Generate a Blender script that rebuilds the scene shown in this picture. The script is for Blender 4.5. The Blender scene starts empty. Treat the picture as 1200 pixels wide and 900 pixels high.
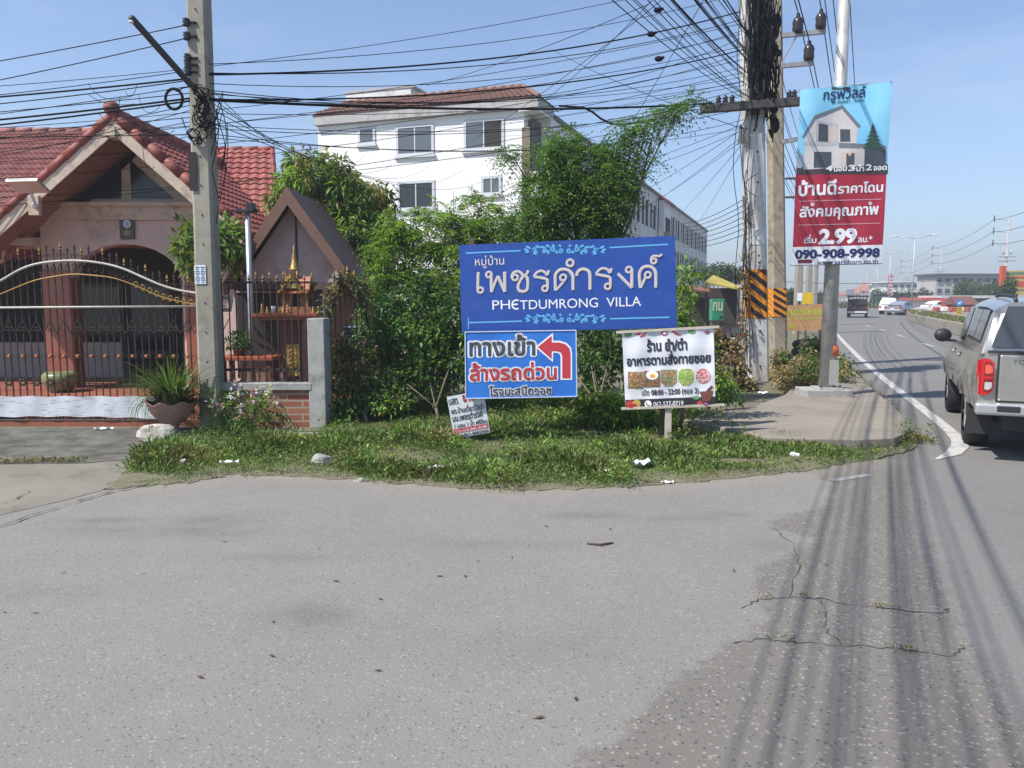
import bpy, math, random
import numpy as np
from mathutils import Vector, Matrix
from mathutils.geometry import tessellate_polygon, interpolate_bezier
R = math.radians
scene = bpy.context.scene
COL = scene.collection
rnd = random.Random(7)
rng = np.random.default_rng(11)

# ------------------------------------------------------------------ camera
CAM_H, FPX, PITCH = 1.8, 933.0, math.atan((450 - 349) / 933.0)
cd = bpy.data.cameras.new("camera")
cd.sensor_fit = 'HORIZONTAL'; cd.sensor_width = 36.0; cd.lens = 36.0 * FPX / 1200.0
cd.clip_start = 0.05; cd.clip_end = 6000
cam = bpy.data.objects.new("camera", cd); COL.objects.link(cam)
cam.location = (0, 0, CAM_H); cam.rotation_euler = (R(90) - PITCH, 0, 0)
scene.camera = cam

# ------------------------------------------------------------------ sky, sun, exposure
SUN_EL, SUN_AZ = 52.0, -119.0            # azimuth clockwise from +Y
world = bpy.data.worlds.new("World"); scene.world = world; world.use_nodes = True
nt = world.node_tree
sky = nt.nodes.new('ShaderNodeTexSky'); sky.sky_type = 'NISHITA'; sky.sun_disc = False
sky.sun_elevation = R(SUN_EL); sky.sun_rotation = R(SUN_AZ)
sky.air_density = 1.0; sky.dust_density = .7; sky.ozone_density = 3.0
bg = nt.nodes['Background']; bg.inputs[1].default_value = 0.1
tn = nt.nodes.new('ShaderNodeMix'); tn.data_type = 'RGBA'; tn.blend_type = 'MULTIPLY'; tn.inputs['Factor'].default_value = 1; tn.inputs[7].default_value = (.97, 1.0, 1.07, 1)
nt.links.new(sky.outputs[0], tn.inputs[6]); 
wt = nt.nodes.new('ShaderNodeTexCoord'); wm = nt.nodes.new('ShaderNodeMapping'); wm.inputs['Scale'].default_value = (1.2, 1.2, 5.5); nt.links.new(wt.outputs['Generated'], wm.inputs['Vector'])
wn = nt.nodes.new('ShaderNodeTexNoise'); wn.inputs['Scale'].default_value = 2.4; wn.inputs['Detail'].default_value = 8; wn.inputs['Roughness'].default_value = .6; nt.links.new(wm.outputs[0], wn.inputs['Vector'])
wr = nt.nodes.new('ShaderNodeMapRange'); wr.inputs[1].default_value = .48; wr.inputs[2].default_value = .75; wr.inputs[3].default_value = 0; wr.inputs[4].default_value = .17; nt.links.new(wn.outputs['Fac'], wr.inputs[0])
wx = nt.nodes.new('ShaderNodeMix'); wx.data_type = 'RGBA'; nt.links.new(wr.outputs[0], wx.inputs['Factor']); nt.links.new(tn.outputs[2], wx.inputs[6]); wx.inputs[7].default_value = (6.0, 6.6, 7.4, 1)   # thin high cloud
nt.links.new(wx.outputs[2], bg.inputs[0])
sd = bpy.data.lights.new("sun", 'SUN'); sd.energy = 4.2; sd.angle = R(0.53); sd.color = (1.0, 0.955, 0.89)
sun = bpy.data.objects.new("sun", sd); COL.objects.link(sun)
_a = R(SUN_AZ); _e = R(SUN_EL)
SUNV = Vector((math.sin(_a) * math.cos(_e), math.cos(_a) * math.cos(_e), math.sin(_e)))
sun.rotation_euler = (-SUNV).to_track_quat('-Z', 'Y').to_euler()
sun.location = SUNV * 60
scene.view_settings.view_transform = 'Standard'; scene.view_settings.look = 'None'
scene.view_settings.gamma = 1.0; scene.view_settings.exposure = 0.76
scene.view_settings.use_curve_mapping = False
scene.render.engine = 'CYCLES'
scene.cycles.max_bounces = 6; scene.cycles.transparent_max_bounces = 8

# ------------------------------------------------------------------ where things stand: photo measurements -> metres
_s, _c = math.sin(PITCH), math.cos(PITCH)
def ray(px, py):
    x = (px - 600) / FPX; u = (450 - py) / FPX
    return Vector((x, _c + u * _s, -_s + u * _c))
def P(px, py, Y):                        # the point at distance Y
    d = ray(px, py); t = Y / d.y
    return Vector((d.x * t, Y, CAM_H + d.z * t))
def G(px, py, z=0.0):                    # the point on the ground
    d = ray(px, py); t = (z - CAM_H) / d.z
    return Vector((d.x * t, d.y * t, z))
def scale_at(Y): return Y / FPX / _c     # metres per measured pixel

# ------------------------------------------------------------------ mesh builder
class MB:
    def __init__(s): s.v = []; s.f = []; s.m = []; s.uv = {}
    def add(s, vs, fs, mi=0):
        b = len(s.v); s.v += [tuple(p) for p in vs]
        for f in fs: s.f.append(tuple(b + i for i in f)); s.m.append(mi)
        return b
    def box(s, c, size, rz=0.0, mi=0, rx=0.0, ry=0.0):
        hx, hy, hz = [k / 2 for k in size]
        M = Matrix.Rotation(rz, 3, 'Z') @ Matrix.Rotation(ry, 3, 'Y') @ Matrix.Rotation(rx, 3, 'X')
        c = Vector(c)
        vs = [c + M @ Vector((x * hx, y * hy, z * hz)) for x in (-1, 1) for y in (-1, 1) for z in (-1, 1)]
        s.add(vs, [(0, 1, 3, 2), (4, 6, 7, 5), (0, 4, 5, 1), (2, 3, 7, 6), (0, 2, 6, 4), (1, 5, 7, 3)], mi)
    def bar(s, a, b, w, h, mi=0, up=(0, 0, 1)):       # box from a to b
        a = Vector(a); b = Vector(b); d = (b - a).normalized(); up = Vector(up)
        if abs(d.dot(up)) > .98: up = Vector((0, 1, 0))
        x = d.cross(up).normalized() * w / 2; y = x.cross(d).normalized() * h / 2
        vs = [a - x - y, a + x - y, a + x + y, a - x + y, b - x - y, b + x - y, b + x + y, b - x + y]
        s.add(vs, [(3, 2, 1, 0), (4, 5, 6, 7), (0, 1, 5, 4), (1, 2, 6, 5), (2, 3, 7, 6), (3, 0, 4, 7)], mi)
    def tube(s, pts, r, n=6, mi=0, cap=True):
        pts = [Vector(p) for p in pts]; k = len(pts)
        rs = r if isinstance(r, (list, tuple)) else [r] * k
        t0 = (pts[1] - pts[0]).normalized()
        a = Vector((0, 0, 1)) if abs(t0.z) < .9 else Vector((1, 0, 0))
        nrm = (a - t0 * a.dot(t0)).normalized(); vs = []
        for i, p in enumerate(pts):
            t = (pts[min(i + 1, k - 1)] - pts[max(i - 1, 0)])
            t = t.normalized() if t.length > 1e-9 else t0
            nrm = nrm - t * nrm.dot(t)
            nrm = nrm.normalized() if nrm.length > 1e-6 else t.orthogonal().normalized()
            bn = t.cross(nrm)
            for j in range(n):
                q = 2 * math.pi * j / n
                vs.append(p + (nrm * math.cos(q) + bn * math.sin(q)) * rs[i])
        fs = [(i * n + j, i * n + (j + 1) % n, (i + 1) * n + (j + 1) % n, (i + 1) * n + j) for i in range(k - 1) for j in range(n)]
        if cap: fs += [tuple(range(n))[::-1], tuple((k - 1) * n + j for j in range(n))]
        s.add(vs, fs, mi)
    def lathe(s, prof, c=(0, 0, 0), n=20, mi=0, sq=0.0):     # prof: (r,z) from bottom up; sq squares the section
        c = Vector(c); vs = []
        for r, z in prof:
            for j in range(n):
                q = 2 * math.pi * (j + .5) / n
                ca, sa = math.cos(q), math.sin(q)
                g = 1.0
                if sq: g = 1 + sq * (1 / max(abs(ca), abs(sa)) - 1)
                vs.append(c + Vector((r * ca * g, r * sa * g, z)))
        k = len(prof)
        fs = [(i * n + j, i * n + (j + 1) % n, (i + 1) * n + (j + 1) % n, (i + 1) * n + j) for i in range(k - 1) for j in range(n)]
        fs += [tuple(range(n))[::-1], tuple((k - 1) * n + j for j in range(n))]
        s.add(vs, fs, mi)
    def prism(s, poly, d, mi=0):                       # closed polygon (3D points) extruded by vector d
        poly = [Vector(p) for p in poly]; d = Vector(d); n = len(poly)
        nrm = Vector((0, 0, 0))
        for i in range(n): nrm += poly[i].cross(poly[(i + 1) % n])
        if nrm.dot(d) > 0: poly = poly[::-1]
        vs = poly + [p + d for p in poly]
        fs = [(j, i, n + i, n + j) for i, j in ((i, (i + 1) % n) for i in range(n))]
        tr = tessellate_polygon([poly])
        s.add(vs, fs + [tuple(t) for t in tr] + [tuple(n + i for i in t[::-1]) for t in tr], mi)
    def sheet(s, poly, mi=0):
        poly = [Vector(p) for p in poly]
        tr = tessellate_polygon([poly]); out = []
        for t in tr:
            a, b, c = [poly[i] for i in t]
            out.append(t if (b - a).cross(c - a).z >= 0 else t[::-1])
        s.add(poly, out, mi)
    def ribbon(s, pts, w, nrm, mi=0):                  # flat band along pts lying in the plane with normal nrm
        pts = [Vector(p) for p in pts]; nrm = Vector(nrm); k = len(pts)
        ws = w if isinstance(w, (list, tuple)) else [w] * k
        vs = []
        for i, p in enumerate(pts):
            t = (pts[min(i + 1, k - 1)] - pts[max(i - 1, 0)]).normalized()
            x = t.cross(nrm).normalized() * ws[i] / 2
            vs += [p - x, p + x]
        s.add(vs, [(2 * i, 2 * i + 1, 2 * i + 3, 2 * i + 2) for i in range(k - 1)], mi)
    def ball(s, c, r, n=8, m=6, mi=0):
        r = r if isinstance(r, (tuple, list)) else (r, r, r)
        c = Vector(c); vs = [c + Vector((0, 0, -r[2]))]
        for i in range(1, m):
            a = math.pi * i / m
            for j in range(n):
                q = 2 * math.pi * j / n
                vs.append(c + Vector((r[0] * math.sin(a) * math.cos(q), r[1] * math.sin(a) * math.sin(q), -r[2] * math.cos(a))))
        vs.append(c + Vector((0, 0, r[2]))); L = len(vs) - 1
        fs = [(0, 1 + (j + 1) % n, 1 + j) for j in range(n)]
        for i in range(m - 2):
            fs += [(1 + i * n + j, 1 + i * n + (j + 1) % n, 1 + (i + 1) * n + (j + 1) % n, 1 + (i + 1) * n + j) for j in range(n)]
        fs += [(L, 1 + (m - 2) * n + j, 1 + (m - 2) * n + (j + 1) % n) for j in range(n)]
        s.add(vs, fs, mi)
    def build(s, name, mats, parent=None, smooth=False, bevel=0.0, uv=None):
        me = bpy.data.meshes.new(name)
        W = world_of(parent)
        inv = W.inverted()
        me.from_pydata([tuple(inv @ Vector(p)) for p in s.v], [], s.f)
        for m in (mats if isinstance(mats, (list, tuple)) else [mats]): me.materials.append(m)
        me.polygons.foreach_set('material_index', s.m)
        if smooth: me.polygons.foreach_set('use_smooth', [True] * len(s.f))
        if uv is not None:
            ul = me.uv_layers.new(name='UVMap')
            li = np.empty(len(me.loops), dtype=np.int32); me.loops.foreach_get('vertex_index', li)
            ul.data.foreach_set('uv', np.asarray(uv, dtype=np.float32)[li].ravel())
        me.update()
        o = bpy.data.objects.new(name, me); COL.objects.link(o)
        if parent: o.parent = parent
        if bevel:
            b = o.modifiers.new('bevel', 'BEVEL'); b.width = bevel; b.segments = 2; b.limit_method = 'ANGLE'; b.angle_limit = R(40)
        return o

def world_of(o):
    if o is None: return Matrix.Identity(4)
    M = Matrix.LocRotScale(o.location, o.rotation_euler, o.scale)
    return world_of(o.parent) @ M if o.parent else M
def tag(o, label=None, cat=None, group=None, kind=None):
    if label: o['label'] = label
    if cat: o['category'] = cat
    if group: o['group'] = group
    if kind: o['kind'] = kind
    return o
def empty(name, loc, label, cat, group=None, rz=0.0):
    o = bpy.data.objects.new(name, None); COL.objects.link(o)
    o.location = loc; o.rotation_euler = (0, 0, rz); o.empty_display_size = .3
    return tag(o, label, cat, group)
def copy_tree(o, parent=None):
    c = o.copy(); COL.objects.link(c)
    if parent: c.parent = parent
    for ch in list(o.children): copy_tree(ch, c)
    return c

# ------------------------------------------------------------------ materials
_M = {}
def mat(name, col, rough=.7, var=.0, scale=4.0, metal=0.0, bump=0.0, spec=None, dirt=None, dirt_scale=1.5, dirt_lo=.52, dirt_hi=.7, coat=0.0, emit=0.0):
    if name in _M: return _M[name]
    m = bpy.data.materials.new(name); m.use_nodes = True; t = m.node_tree
    b = t.nodes['Principled BSDF']
    b.inputs['Roughness'].default_value = rough; b.inputs['Metallic'].default_value = metal
    if spec is not None: b.inputs['Specular IOR Level'].default_value = spec
    if coat: b.inputs['Coat Weight'].default_value = coat; b.inputs['Coat Roughness'].default_value = .08
    b.inputs['Base Color'].default_value = (*col, 1)
    if emit:
        b.inputs['Emission Color'].default_value = (*col, 1); b.inputs['Emission Strength'].default_value = emit
    if var or bump or dirt:
        tc = t.nodes.new('ShaderNodeTexCoord')
        n = t.nodes.new('ShaderNodeTexNoise'); n.inputs['Scale'].default_value = scale; n.inputs['Detail'].default_value = 6; n.inputs['Roughness'].default_value = .65
        t.links.new(tc.outputs['Object'], n.inputs['Vector'])
        last = None
        if var:
            r = t.nodes.new('ShaderNodeMapRange'); r.inputs['From Min'].default_value = .3; r.inputs['From Max'].default_value = .7
            r.inputs['To Min'].default_value = 1 - var; r.inputs['To Max'].default_value = 1 + var
            t.links.new(n.outputs['Fac'], r.inputs['Value'])
            x = t.nodes.new('ShaderNodeMix'); x.data_type = 'RGBA'; x.blend_type = 'MULTIPLY'; x.inputs['Factor'].default_value = 1
            x.inputs[6].default_value = (*col, 1); t.links.new(r.outputs[0], x.inputs[7]); last = x.outputs[2]
        if dirt:
            n2 = t.nodes.new('ShaderNodeTexNoise'); n2.inputs['Scale'].default_value = dirt_scale; n2.inputs['Detail'].default_value = 8; n2.inputs['Roughness'].default_value = .7
            t.links.new(tc.outputs['Object'], n2.inputs['Vector'])
            r2 = t.nodes.new('ShaderNodeMapRange'); r2.inputs['From Min'].default_value = dirt_lo; r2.inputs['From Max'].default_value = dirt_hi
            t.links.new(n2.outputs['Fac'], r2.inputs['Value'])
            x2 = t.nodes.new('ShaderNodeMix'); x2.data_type = 'RGBA'; x2.inputs[6].default_value = (*col, 1); x2.inputs[7].default_value = (*dirt, 1)
            if last: t.links.new(last, x2.inputs[6])
            t.links.new(r2.outputs[0], x2.inputs['Factor']); last = x2.outputs[2]
        if last: t.links.new(last, b.inputs['Base Color'])
        if bump:
            bp = t.nodes.new('ShaderNodeBump'); bp.inputs['Strength'].default_value = bump; bp.inputs['Distance'].default_value = .02
            t.links.new(n.outputs['Fac'], bp.inputs['Height']); t.links.new(bp.outputs[0], b.inputs['Normal'])
    _M[name] = m; return m

def streaky(name, col, dirt, amt=.6, sc=2.2, rough=.85):     # rain streaks running down a wall
    k = NT(name, rough); v = k.coords(); mp = k.n('Mapping'); mp.inputs['Scale'].default_value = (1, 1, .12); k.l(v, mp.inputs['Vector'])
    a = k.noise(mp.outputs[0], sc, 7, .7); b = k.noise(v, .35, 5, .6)
    f = k.math('MULTIPLY', k.rng(a, .5, .72, 0, amt), k.rng(b, .35, .6, .15, 1)); c = k.mix(f, col, dirt)
    c = k.mix(k.rng(k.noise(v, 6, 6, .7), .45, .75, 0, amt * .4), c, dirt); return k.out(c)
class NT:                                               # small node helper
    def __init__(s, name, rough=.8):
        s.m = bpy.data.materials.new(name); s.m.use_nodes = True; s.t = s.m.node_tree
        s.b = s.t.nodes['Principled BSDF']; s.b.inputs['Roughness'].default_value = rough
    def n(s, typ, **k):
        x = s.t.nodes.new('ShaderNode' + typ)
        for a, v in k.items():
            if a.startswith('_'): setattr(x, a[1:], v)
            else: x.inputs[a.replace('__', ' ')].default_value = v
        return x
    def l(s, a, b): s.t.links.new(a, b)
    def coords(s, kind='Object'): return s.n('TexCoord').outputs[kind]
    def noise(s, vec, scale, detail=6, rough=.6):
        x = s.n('TexNoise', Scale=scale, Detail=detail, Roughness=rough); s.l(vec, x.inputs['Vector']); return x.outputs['Fac']
    def rng(s, v, a, b, c, d):
        x = s.n('MapRange'); 
        for i, q in enumerate((a, b, c, d)): x.inputs[i + 1].default_value = q
        s.l(v, x.inputs[0]); return x.outputs[0]
    def mix(s, f, a, b, mode='MIX'):
        x = s.n('Mix', _data_type='RGBA', _blend_type=mode)
        for v, sock in ((f, x.inputs['Factor']), (a, x.inputs[6]), (b, x.inputs[7])):
            if isinstance(v, (tuple, list)): sock.default_value = (*v, 1)
            elif isinstance(v, (int, float)): sock.default_value = v
            else: s.l(v, sock)
        return x.outputs[2]
    def math(s, op, a, b=0.0):
        x = s.n('Math', _operation=op)
        for v, sock in ((a, x.inputs[0]), (b, x.inputs[1])):
            if isinstance(v, (int, float)): sock.default_value = v
            else: s.l(v, sock)
        return x.outputs[0]
    def bump(s, h, st=.3, dist=.02):
        x = s.n('Bump', Strength=st, Distance=dist); s.l(h, x.inputs['Height']); s.l(x.outputs[0], s.b.inputs['Normal'])
    def out(s, col): s.l(col, s.b.inputs['Base Color']); return s.m

def asphalt_layer(k, v, base, stone, dark, coarse, amount):
    c = k.mix(k.rng(k.noise(v, .55, 8, .7), .35, .65, 0, 1), [x * .92 for x in base], [x * 1.08 for x in base])
    c = k.mix(k.rng(k.noise(v, 3.0, 8, .7), .3, .7, .0, .4), c, [x * .82 for x in base])
    vo = k.n('TexVoronoi', Scale=coarse); k.l(v, vo.inputs['Vector'])
    sel = k.n('SeparateColor'); k.l(vo.outputs['Color'], sel.inputs[0])
    near = k.rng(k.math('DIVIDE', vo.outputs['Distance'], k.math('ADD', k.math('MULTIPLY', sel.outputs[2], 1.1), .25)), .12, .5, 1, 0)
    c = k.mix(k.math('MULTIPLY', near, k.rng(sel.outputs[0], 1 - amount, 1 - amount * .4, 0, 1)), c, stone)
    c = k.mix(k.math('MULTIPLY', near, k.rng(sel.outputs[1], 1 - amount * .8, 1 - amount * .3, 0, 1)), c, dark)
    fine = k.noise(v, 170, 3, .7)
    return k.mix(k.rng(fine, .35, .7, 0, .45), c, [x * .66 for x in base]), vo.outputs['Distance']
L_OLD = ((.162, .15, .131), (.34, .32, .285), (.035, .035, .04), 50, .5)
L_NEW = ((.215, .203, .181), (.35, .335, .31), (.07, .068, .065), 70, .52)
L_FAR = ((.182, .175, .163), (.25, .25, .245), (.08, .08, .08), 60, .25)
def asphalt(name, layers, attr=False):
    k = NT(name, .88); v = k.coords()
    c, h = asphalt_layer(k, v, *layers[0])
    if attr:
        nz = k.noise(v, 7, 8, .75); n2 = k.noise(v, 1.3, 6, .65)
        for a_, L in (('coarse', layers[1]), ('lane', layers[2])):
            at = k.n('Attribute', _attribute_name=a_)
            f = k.math('ADD', at.outputs['Fac'], k.math('MULTIPLY', k.math('ADD', nz, -.5), 1.25))
            c2, h2 = asphalt_layer(k, v, *L); c = k.mix(k.rng(f, .40, .60, 0, 1), c, c2)
        at = k.n('Attribute', _attribute_name='stain'); f = k.math('MULTIPLY', at.outputs['Fac'], k.rng(n2, .3, .65, 0, 1))
        c = k.mix(f, c, (.06, .058, .055))
        at = k.n('Attribute', _attribute_name='dust'); f = k.math('MULTIPLY', at.outputs['Fac'], k.rng(nz, .3, .7, .2, 1)); c = k.mix(f, c, (.25, .215, .165))
    k.bump(h, .3, .006)
    return k.out(c)

def leafmat(name, trans=.3):                              # each leaf's own colour sits in the 'tint' attribute
    k = NT(name, .45)
    at = k.n('Attribute', _attribute_name='tint'); k.l(at.outputs['Color'], k.b.inputs['Base Color'])
    k.b.inputs['Specular IOR Level'].default_value = .35
    tr = k.n('BsdfTranslucent'); 
    c2 = k.mix(1.0, at.outputs['Color'], (1.25, 1.35, .55), 'MULTIPLY'); k.l(c2, tr.inputs['Color'])
    ms = k.n('MixShader'); ms.inputs[0].default_value = trans
    k.l(k.b.outputs[0], ms.inputs[1]); k.l(tr.outputs[0], ms.inputs[2])
    k.l(ms.outputs[0], k.t.nodes['Material Output'].inputs[0])
    return k.m
LEAF = leafmat('leaf', .38); GRASS = leafmat('grass_blade', .25); STRAW = leafmat('dry_leaf', .15)

# ------------------------------------------------------------------ foliage
def leaves_mesh(name, pos, dirn, length, width, tint, material, parent=None, fold=.22, droop=.0):
    n = len(pos)
    d = dirn / np.linalg.norm(dirn, axis=1, keepdims=True)
    up = np.tile(np.array([0, 0, 1.0]), (n, 1)) + rng.normal(0, .45, (n, 3))
    side = np.cross(d, up); side /= np.maximum(np.linalg.norm(side, axis=1, keepdims=True), 1e-6)
    nrm = np.cross(side, d)
    L = np.asarray(length).reshape(-1, 1); W = np.asarray(width).reshape(-1, 1)
    v = np.empty((n, 4, 3))
    v[:, 0] = pos
    v[:, 1] = pos + d * L * .45 - side * W * .5 + nrm * W * fold
    v[:, 2] = pos + d * L - np.array([0, 0, 1.0]) * L * droop
    v[:, 3] = pos + d * L * .45 + side * W * .5 + nrm * W * fold
    W4 = np.array(world_of(parent).inverted())
    vv = v.reshape(-1, 3) @ W4[:3, :3].T + W4[:3, 3]
    me = bpy.data.meshes.new(name)
    me.vertices.add(4 * n); me.vertices.foreach_set('co', vv.ravel().astype(np.float32))
    base = (np.arange(n) * 4)[:, None]
    tri = (base + np.array([[0, 1, 2, 0, 2, 3]])).ravel()
    me.loops.add(6 * n); me.loops.foreach_set('vertex_index', tri.astype(np.int32))
    me.polygons.add(2 * n); me.polygons.foreach_set('loop_start', np.arange(0, 6 * n, 3, dtype=np.int32))
    me.polygons.foreach_set('loop_total', np.full(2 * n, 3, dtype=np.int32))
    me.update(calc_edges=True)
    at = me.attributes.new('tint', 'FLOAT_COLOR', 'POINT')
    c4 = np.ones((n, 4, 4), dtype=np.float32); c4[:, :, :3] = tint[:, None, :]
    at.data.foreach_set('color', c4.ravel())
    me.materials.append(material)
    o = bpy.data.objects.new(name, me); COL.objects.link(o)
    if parent: o.parent = parent
    return o
def tints(n, cols, jit=.18):
    cols = np.array(cols); i = rng.integers(0, len(cols), n)
    return np.clip(cols[i] * (1 + rng.normal(0, jit, (n, 1))) * (1 + rng.normal(0, .06, (n, 3))), .004, .6)
def in_ball(n, shell=.55):
    d = rng.normal(0, 1, (n, 3)); d /= np.linalg.norm(d, axis=1, keepdims=True)
    r = (shell + (1 - shell) * rng.random((n, 1)) ** .6)
    return d * r
def sprays(centers, per, spread, leaf, aspect, cols, out=1.0, hang=.3, pinnate=False):
    """leaf clumps round each centre; returns arrays for leaves_mesh"""
    c = np.asarray(centers); k = len(c)
    if pinnate:
        per_l = 11
        tw = per
        pos = []; dr = []; tnt = []
        d0 = rng.normal(0, 1, (k, tw, 3)); d0[..., 2] = d0[..., 2] * .5 - .15; d0 /= np.linalg.norm(d0, axis=2, keepdims=True)
        Ltw = spread * (.7 + .6 * rng.random((k, tw, 1)))
        clump_t = tints(k * tw, cols).reshape(k, tw, 3)
        side = np.cross(d0, np.array([0, 0, 1.0])); side /= np.maximum(np.linalg.norm(side, axis=2, keepdims=True), 1e-6)
        for i in range(per_l):
            f = (i // 2 + 1) / 6.0; sg = 1 if i % 2 else -1
            if i == per_l - 1: sg = 0
            p = c[:, None, :] + d0 * Ltw * f - np.array([0, 0, 1.0]) * Ltw * f * f * .35
            pos.append(p.reshape(-1, 3)); dd = d0 * .45 + side * sg - np.array([0, 0, .25]); dr.append(dd.reshape(-1, 3)); tnt.append(clump_t.reshape(-1, 3))
        pos = np.concatenate(pos); dr = np.concatenate(dr); tnt = np.concatenate(tnt)
        n = len(pos); tnt = tnt * (1 + rng.normal(0, .1, (n, 1)))
        L = leaf * (.7 + .6 * rng.random(n))
        return pos, dr, L, L * aspect, np.clip(tnt, .004, .6)
    n = k * per
    off = rng.normal(0, 1, (k, per, 3)); nrm = np.linalg.norm(off, axis=2, keepdims=True)
    dirs = off / nrm
    pos = c[:, None, :] + dirs * spread * rng.random((k, per, 1)) ** .5
    dr = dirs * out + rng.normal(0, .35, (k, per, 3)); dr[..., 2] -= hang
    ct = tints(k, cols, .2)
    t = np.repeat(ct[:, None, :], per, axis=1) * (1 + rng.normal(0, .16, (k, per, 1)))
    L = leaf * (.65 + .6 * rng.random(n))
    old = rng.random((k, per, 1)) < .025; t = np.where(old, np.array([.30, .22, .06]), t)
    return pos.reshape(-1, 3), dr.reshape(-1, 3), L, L * aspect, np.clip(t.reshape(-1, 3), .004, .6)
BARK = None
def plant(name, label, cat, base, lobes, clumps, per, spread, leaf, aspect, cols, group=None, trunk_r=.12, hang=.3, pinnate=False,
          shell=.45, material=None, crown='crown', stem='trunk', limbs=True):
    """lobes: (centre, radii, share) in world metres; the trunk forks to every lobe"""
    base = Vector(base)
    root = empty(name, base, label, cat, group)
    cs = []
    tot = sum(l[2] for l in lobes)
    for c, r, sh in lobes:
        n = max(3, int(clumps * sh / tot))
        p = in_ball(n, shell) * np.array(r) * (.78 + .34 * rng.random((n, 1))) + np.array(c)
        cs.append(p)
    cs = np.concatenate(cs); cs[:, 2] = np.maximum(cs[:, 2], .08)
    pos, dr, L, W, t = sprays(cs, per, spread, leaf, aspect, cols, hang=hang, pinnate=pinnate)
    pos[:, 2] = np.maximum(pos[:, 2], .03)
    leaves_mesh(crown, pos, dr, L, W, t, material or LEAF, root, droop=.15)
    tb = MB()
    lows = min(l[0][2] - l[1][2] * .4 for l in lobes); fork = base + Vector((0, 0, max(.15, min(lows, lobes[0][0][2]) * .55)))
    tb.tube([base, base.lerp(fork, .5) + Vector((.03, .02, 0)), fork], [trunk_r * 1.25, trunk_r, trunk_r * .85], 8)
    if limbs:
        for c, r, sh in lobes:
            c = Vector(c); a = fork; m = a.lerp(c, .5) + Vector((rnd.uniform(-.15, .15), rnd.uniform(-.15, .15), .12))
            k_ = min(1, (r[0] + r[2]) / 1.0); tb.tube([a, m, c], [trunk_r * .7 * k_, trunk_r * .45 * k_, trunk_r * .15 * k_], 6)
            for _ in range(7):
                e = c + Vector((rnd.uniform(-1, 1) * r[0], rnd.uniform(-1, 1) * r[1], rnd.uniform(-.7, 1) * r[2])) * .85
                if e.z > .1: tb.tube([m.lerp(c, .6), m.lerp(e, .65), e], [trunk_r * .22 * k_, trunk_r * .13 * k_, trunk_r * .04 * k_], 5)
    tb.build(stem, BARK, root, smooth=True)
    return root
BARK = mat('bark', (.16, .125, .09), .9, .3, 12, bump=.5)

# ------------------------------------------------------------------ lettering: outlines of the built-in typeface, filled contour by contour
_TC = {}
UP_V = 'ัิีึืํ็'
TONE = '่้๊๋์'
def _contours(s):
    if s in _TC: return _TC[s]
    c = bpy.data.curves.new('t', 'FONT'); c.body = s; c.size = 1.0; c.resolution_u = 4
    o = bpy.data.objects.new('t', c); COL.objects.link(o)
    dg = bpy.context.evaluated_depsgraph_get(); dg.update()
    cu = o.evaluated_get(dg).to_curve(dg)
    out = []
    for sp in cu.splines:
        pts = []
        if sp.type == 'BEZIER':
            bp = sp.bezier_points; n = len(bp)
            for i in range(n):
                a, b = bp[i], bp[(i + 1) % n]
                straight = (a.handle_right - a.co).length < 1e-6 and (b.handle_left - b.co).length < 1e-6
                seg = [a.co] if straight else interpolate_bezier(a.co, a.handle_right, b.handle_left, b.co, 6)[:-1]
                pts += [(p[0], p[1]) for p in seg]
        else: pts = [(p.co[0], p.co[1]) for p in sp.points]
        cl = []
        for p in pts:
            if not cl or abs(p[0] - cl[-1][0]) + abs(p[1] - cl[-1][1]) > 1e-4: cl.append(p)
        if len(cl) > 2: out.append(cl)
    o.evaluated_get(dg).to_curve_clear()
    bpy.data.objects.remove(o); bpy.data.curves.remove(c)
    _TC[s] = out; return out
def _advance(s):
    m = lambda q: max(p[0] for k in _contours(q) for p in k)
    return m(s + 'l') - m('l')
def contours(s):
    plain = ''; marks = []
    for i, ch in enumerate(s):
        nxt = s[i + 1] if i + 1 < len(s) else ''
        if ch in TONE and ((plain and plain[-1] in UP_V) or nxt == 'ำ'): marks.append((plain[:-1] if plain[-1] in UP_V else plain, ch))
        else: plain += ch
    out = [list(k) for k in _contours(plain)]
    for pre, ch in marks:
        dx = _advance(pre) - _advance('ก')
        ref = _contours('ก' + ch); g = [k for k in ref if min(p[1] for p in k) > .55]
        out += [[(x + dx, y + .2) for x, y in k] for k in g]
    return out
def _area(k): return .5 * sum(k[i][0] * k[(i + 1) % len(k)][1] - k[(i + 1) % len(k)][0] * k[i][1] for i in range(len(k)))
def _inside(p, k):
    r = False; n = len(k)
    for i in range(n):
        a, b = k[i], k[(i + 1) % n]
        if (a[1] > p[1]) != (b[1] > p[1]) and p[0] < (b[0] - a[0]) * (p[1] - a[1]) / (b[1] - a[1]) + a[0]: r = not r
    return r
def _grow(k, d, sg):
    n = len(k); out = []
    for i in range(n):
        a, b, c = k[i - 1], k[i], k[(i + 1) % n]
        e1 = Vector((b[0] - a[0], b[1] - a[1])); e2 = Vector((c[0] - b[0], c[1] - b[1]))
        if e1.length < 1e-7 or e2.length < 1e-7: out.append(b); continue
        e1.normalize(); e2.normalize()
        nn = Vector((e1.y + e2.y, -e1.x - e2.x))
        if nn.length < .3: nn = Vector((e1.y, -e1.x))
        nn.normalize(); q = max(.5, nn.dot(Vector((e1.y, -e1.x))))
        out.append((b[0] + sg * nn.x * d / q, b[1] + sg * nn.y * d / q))
    return out
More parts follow.
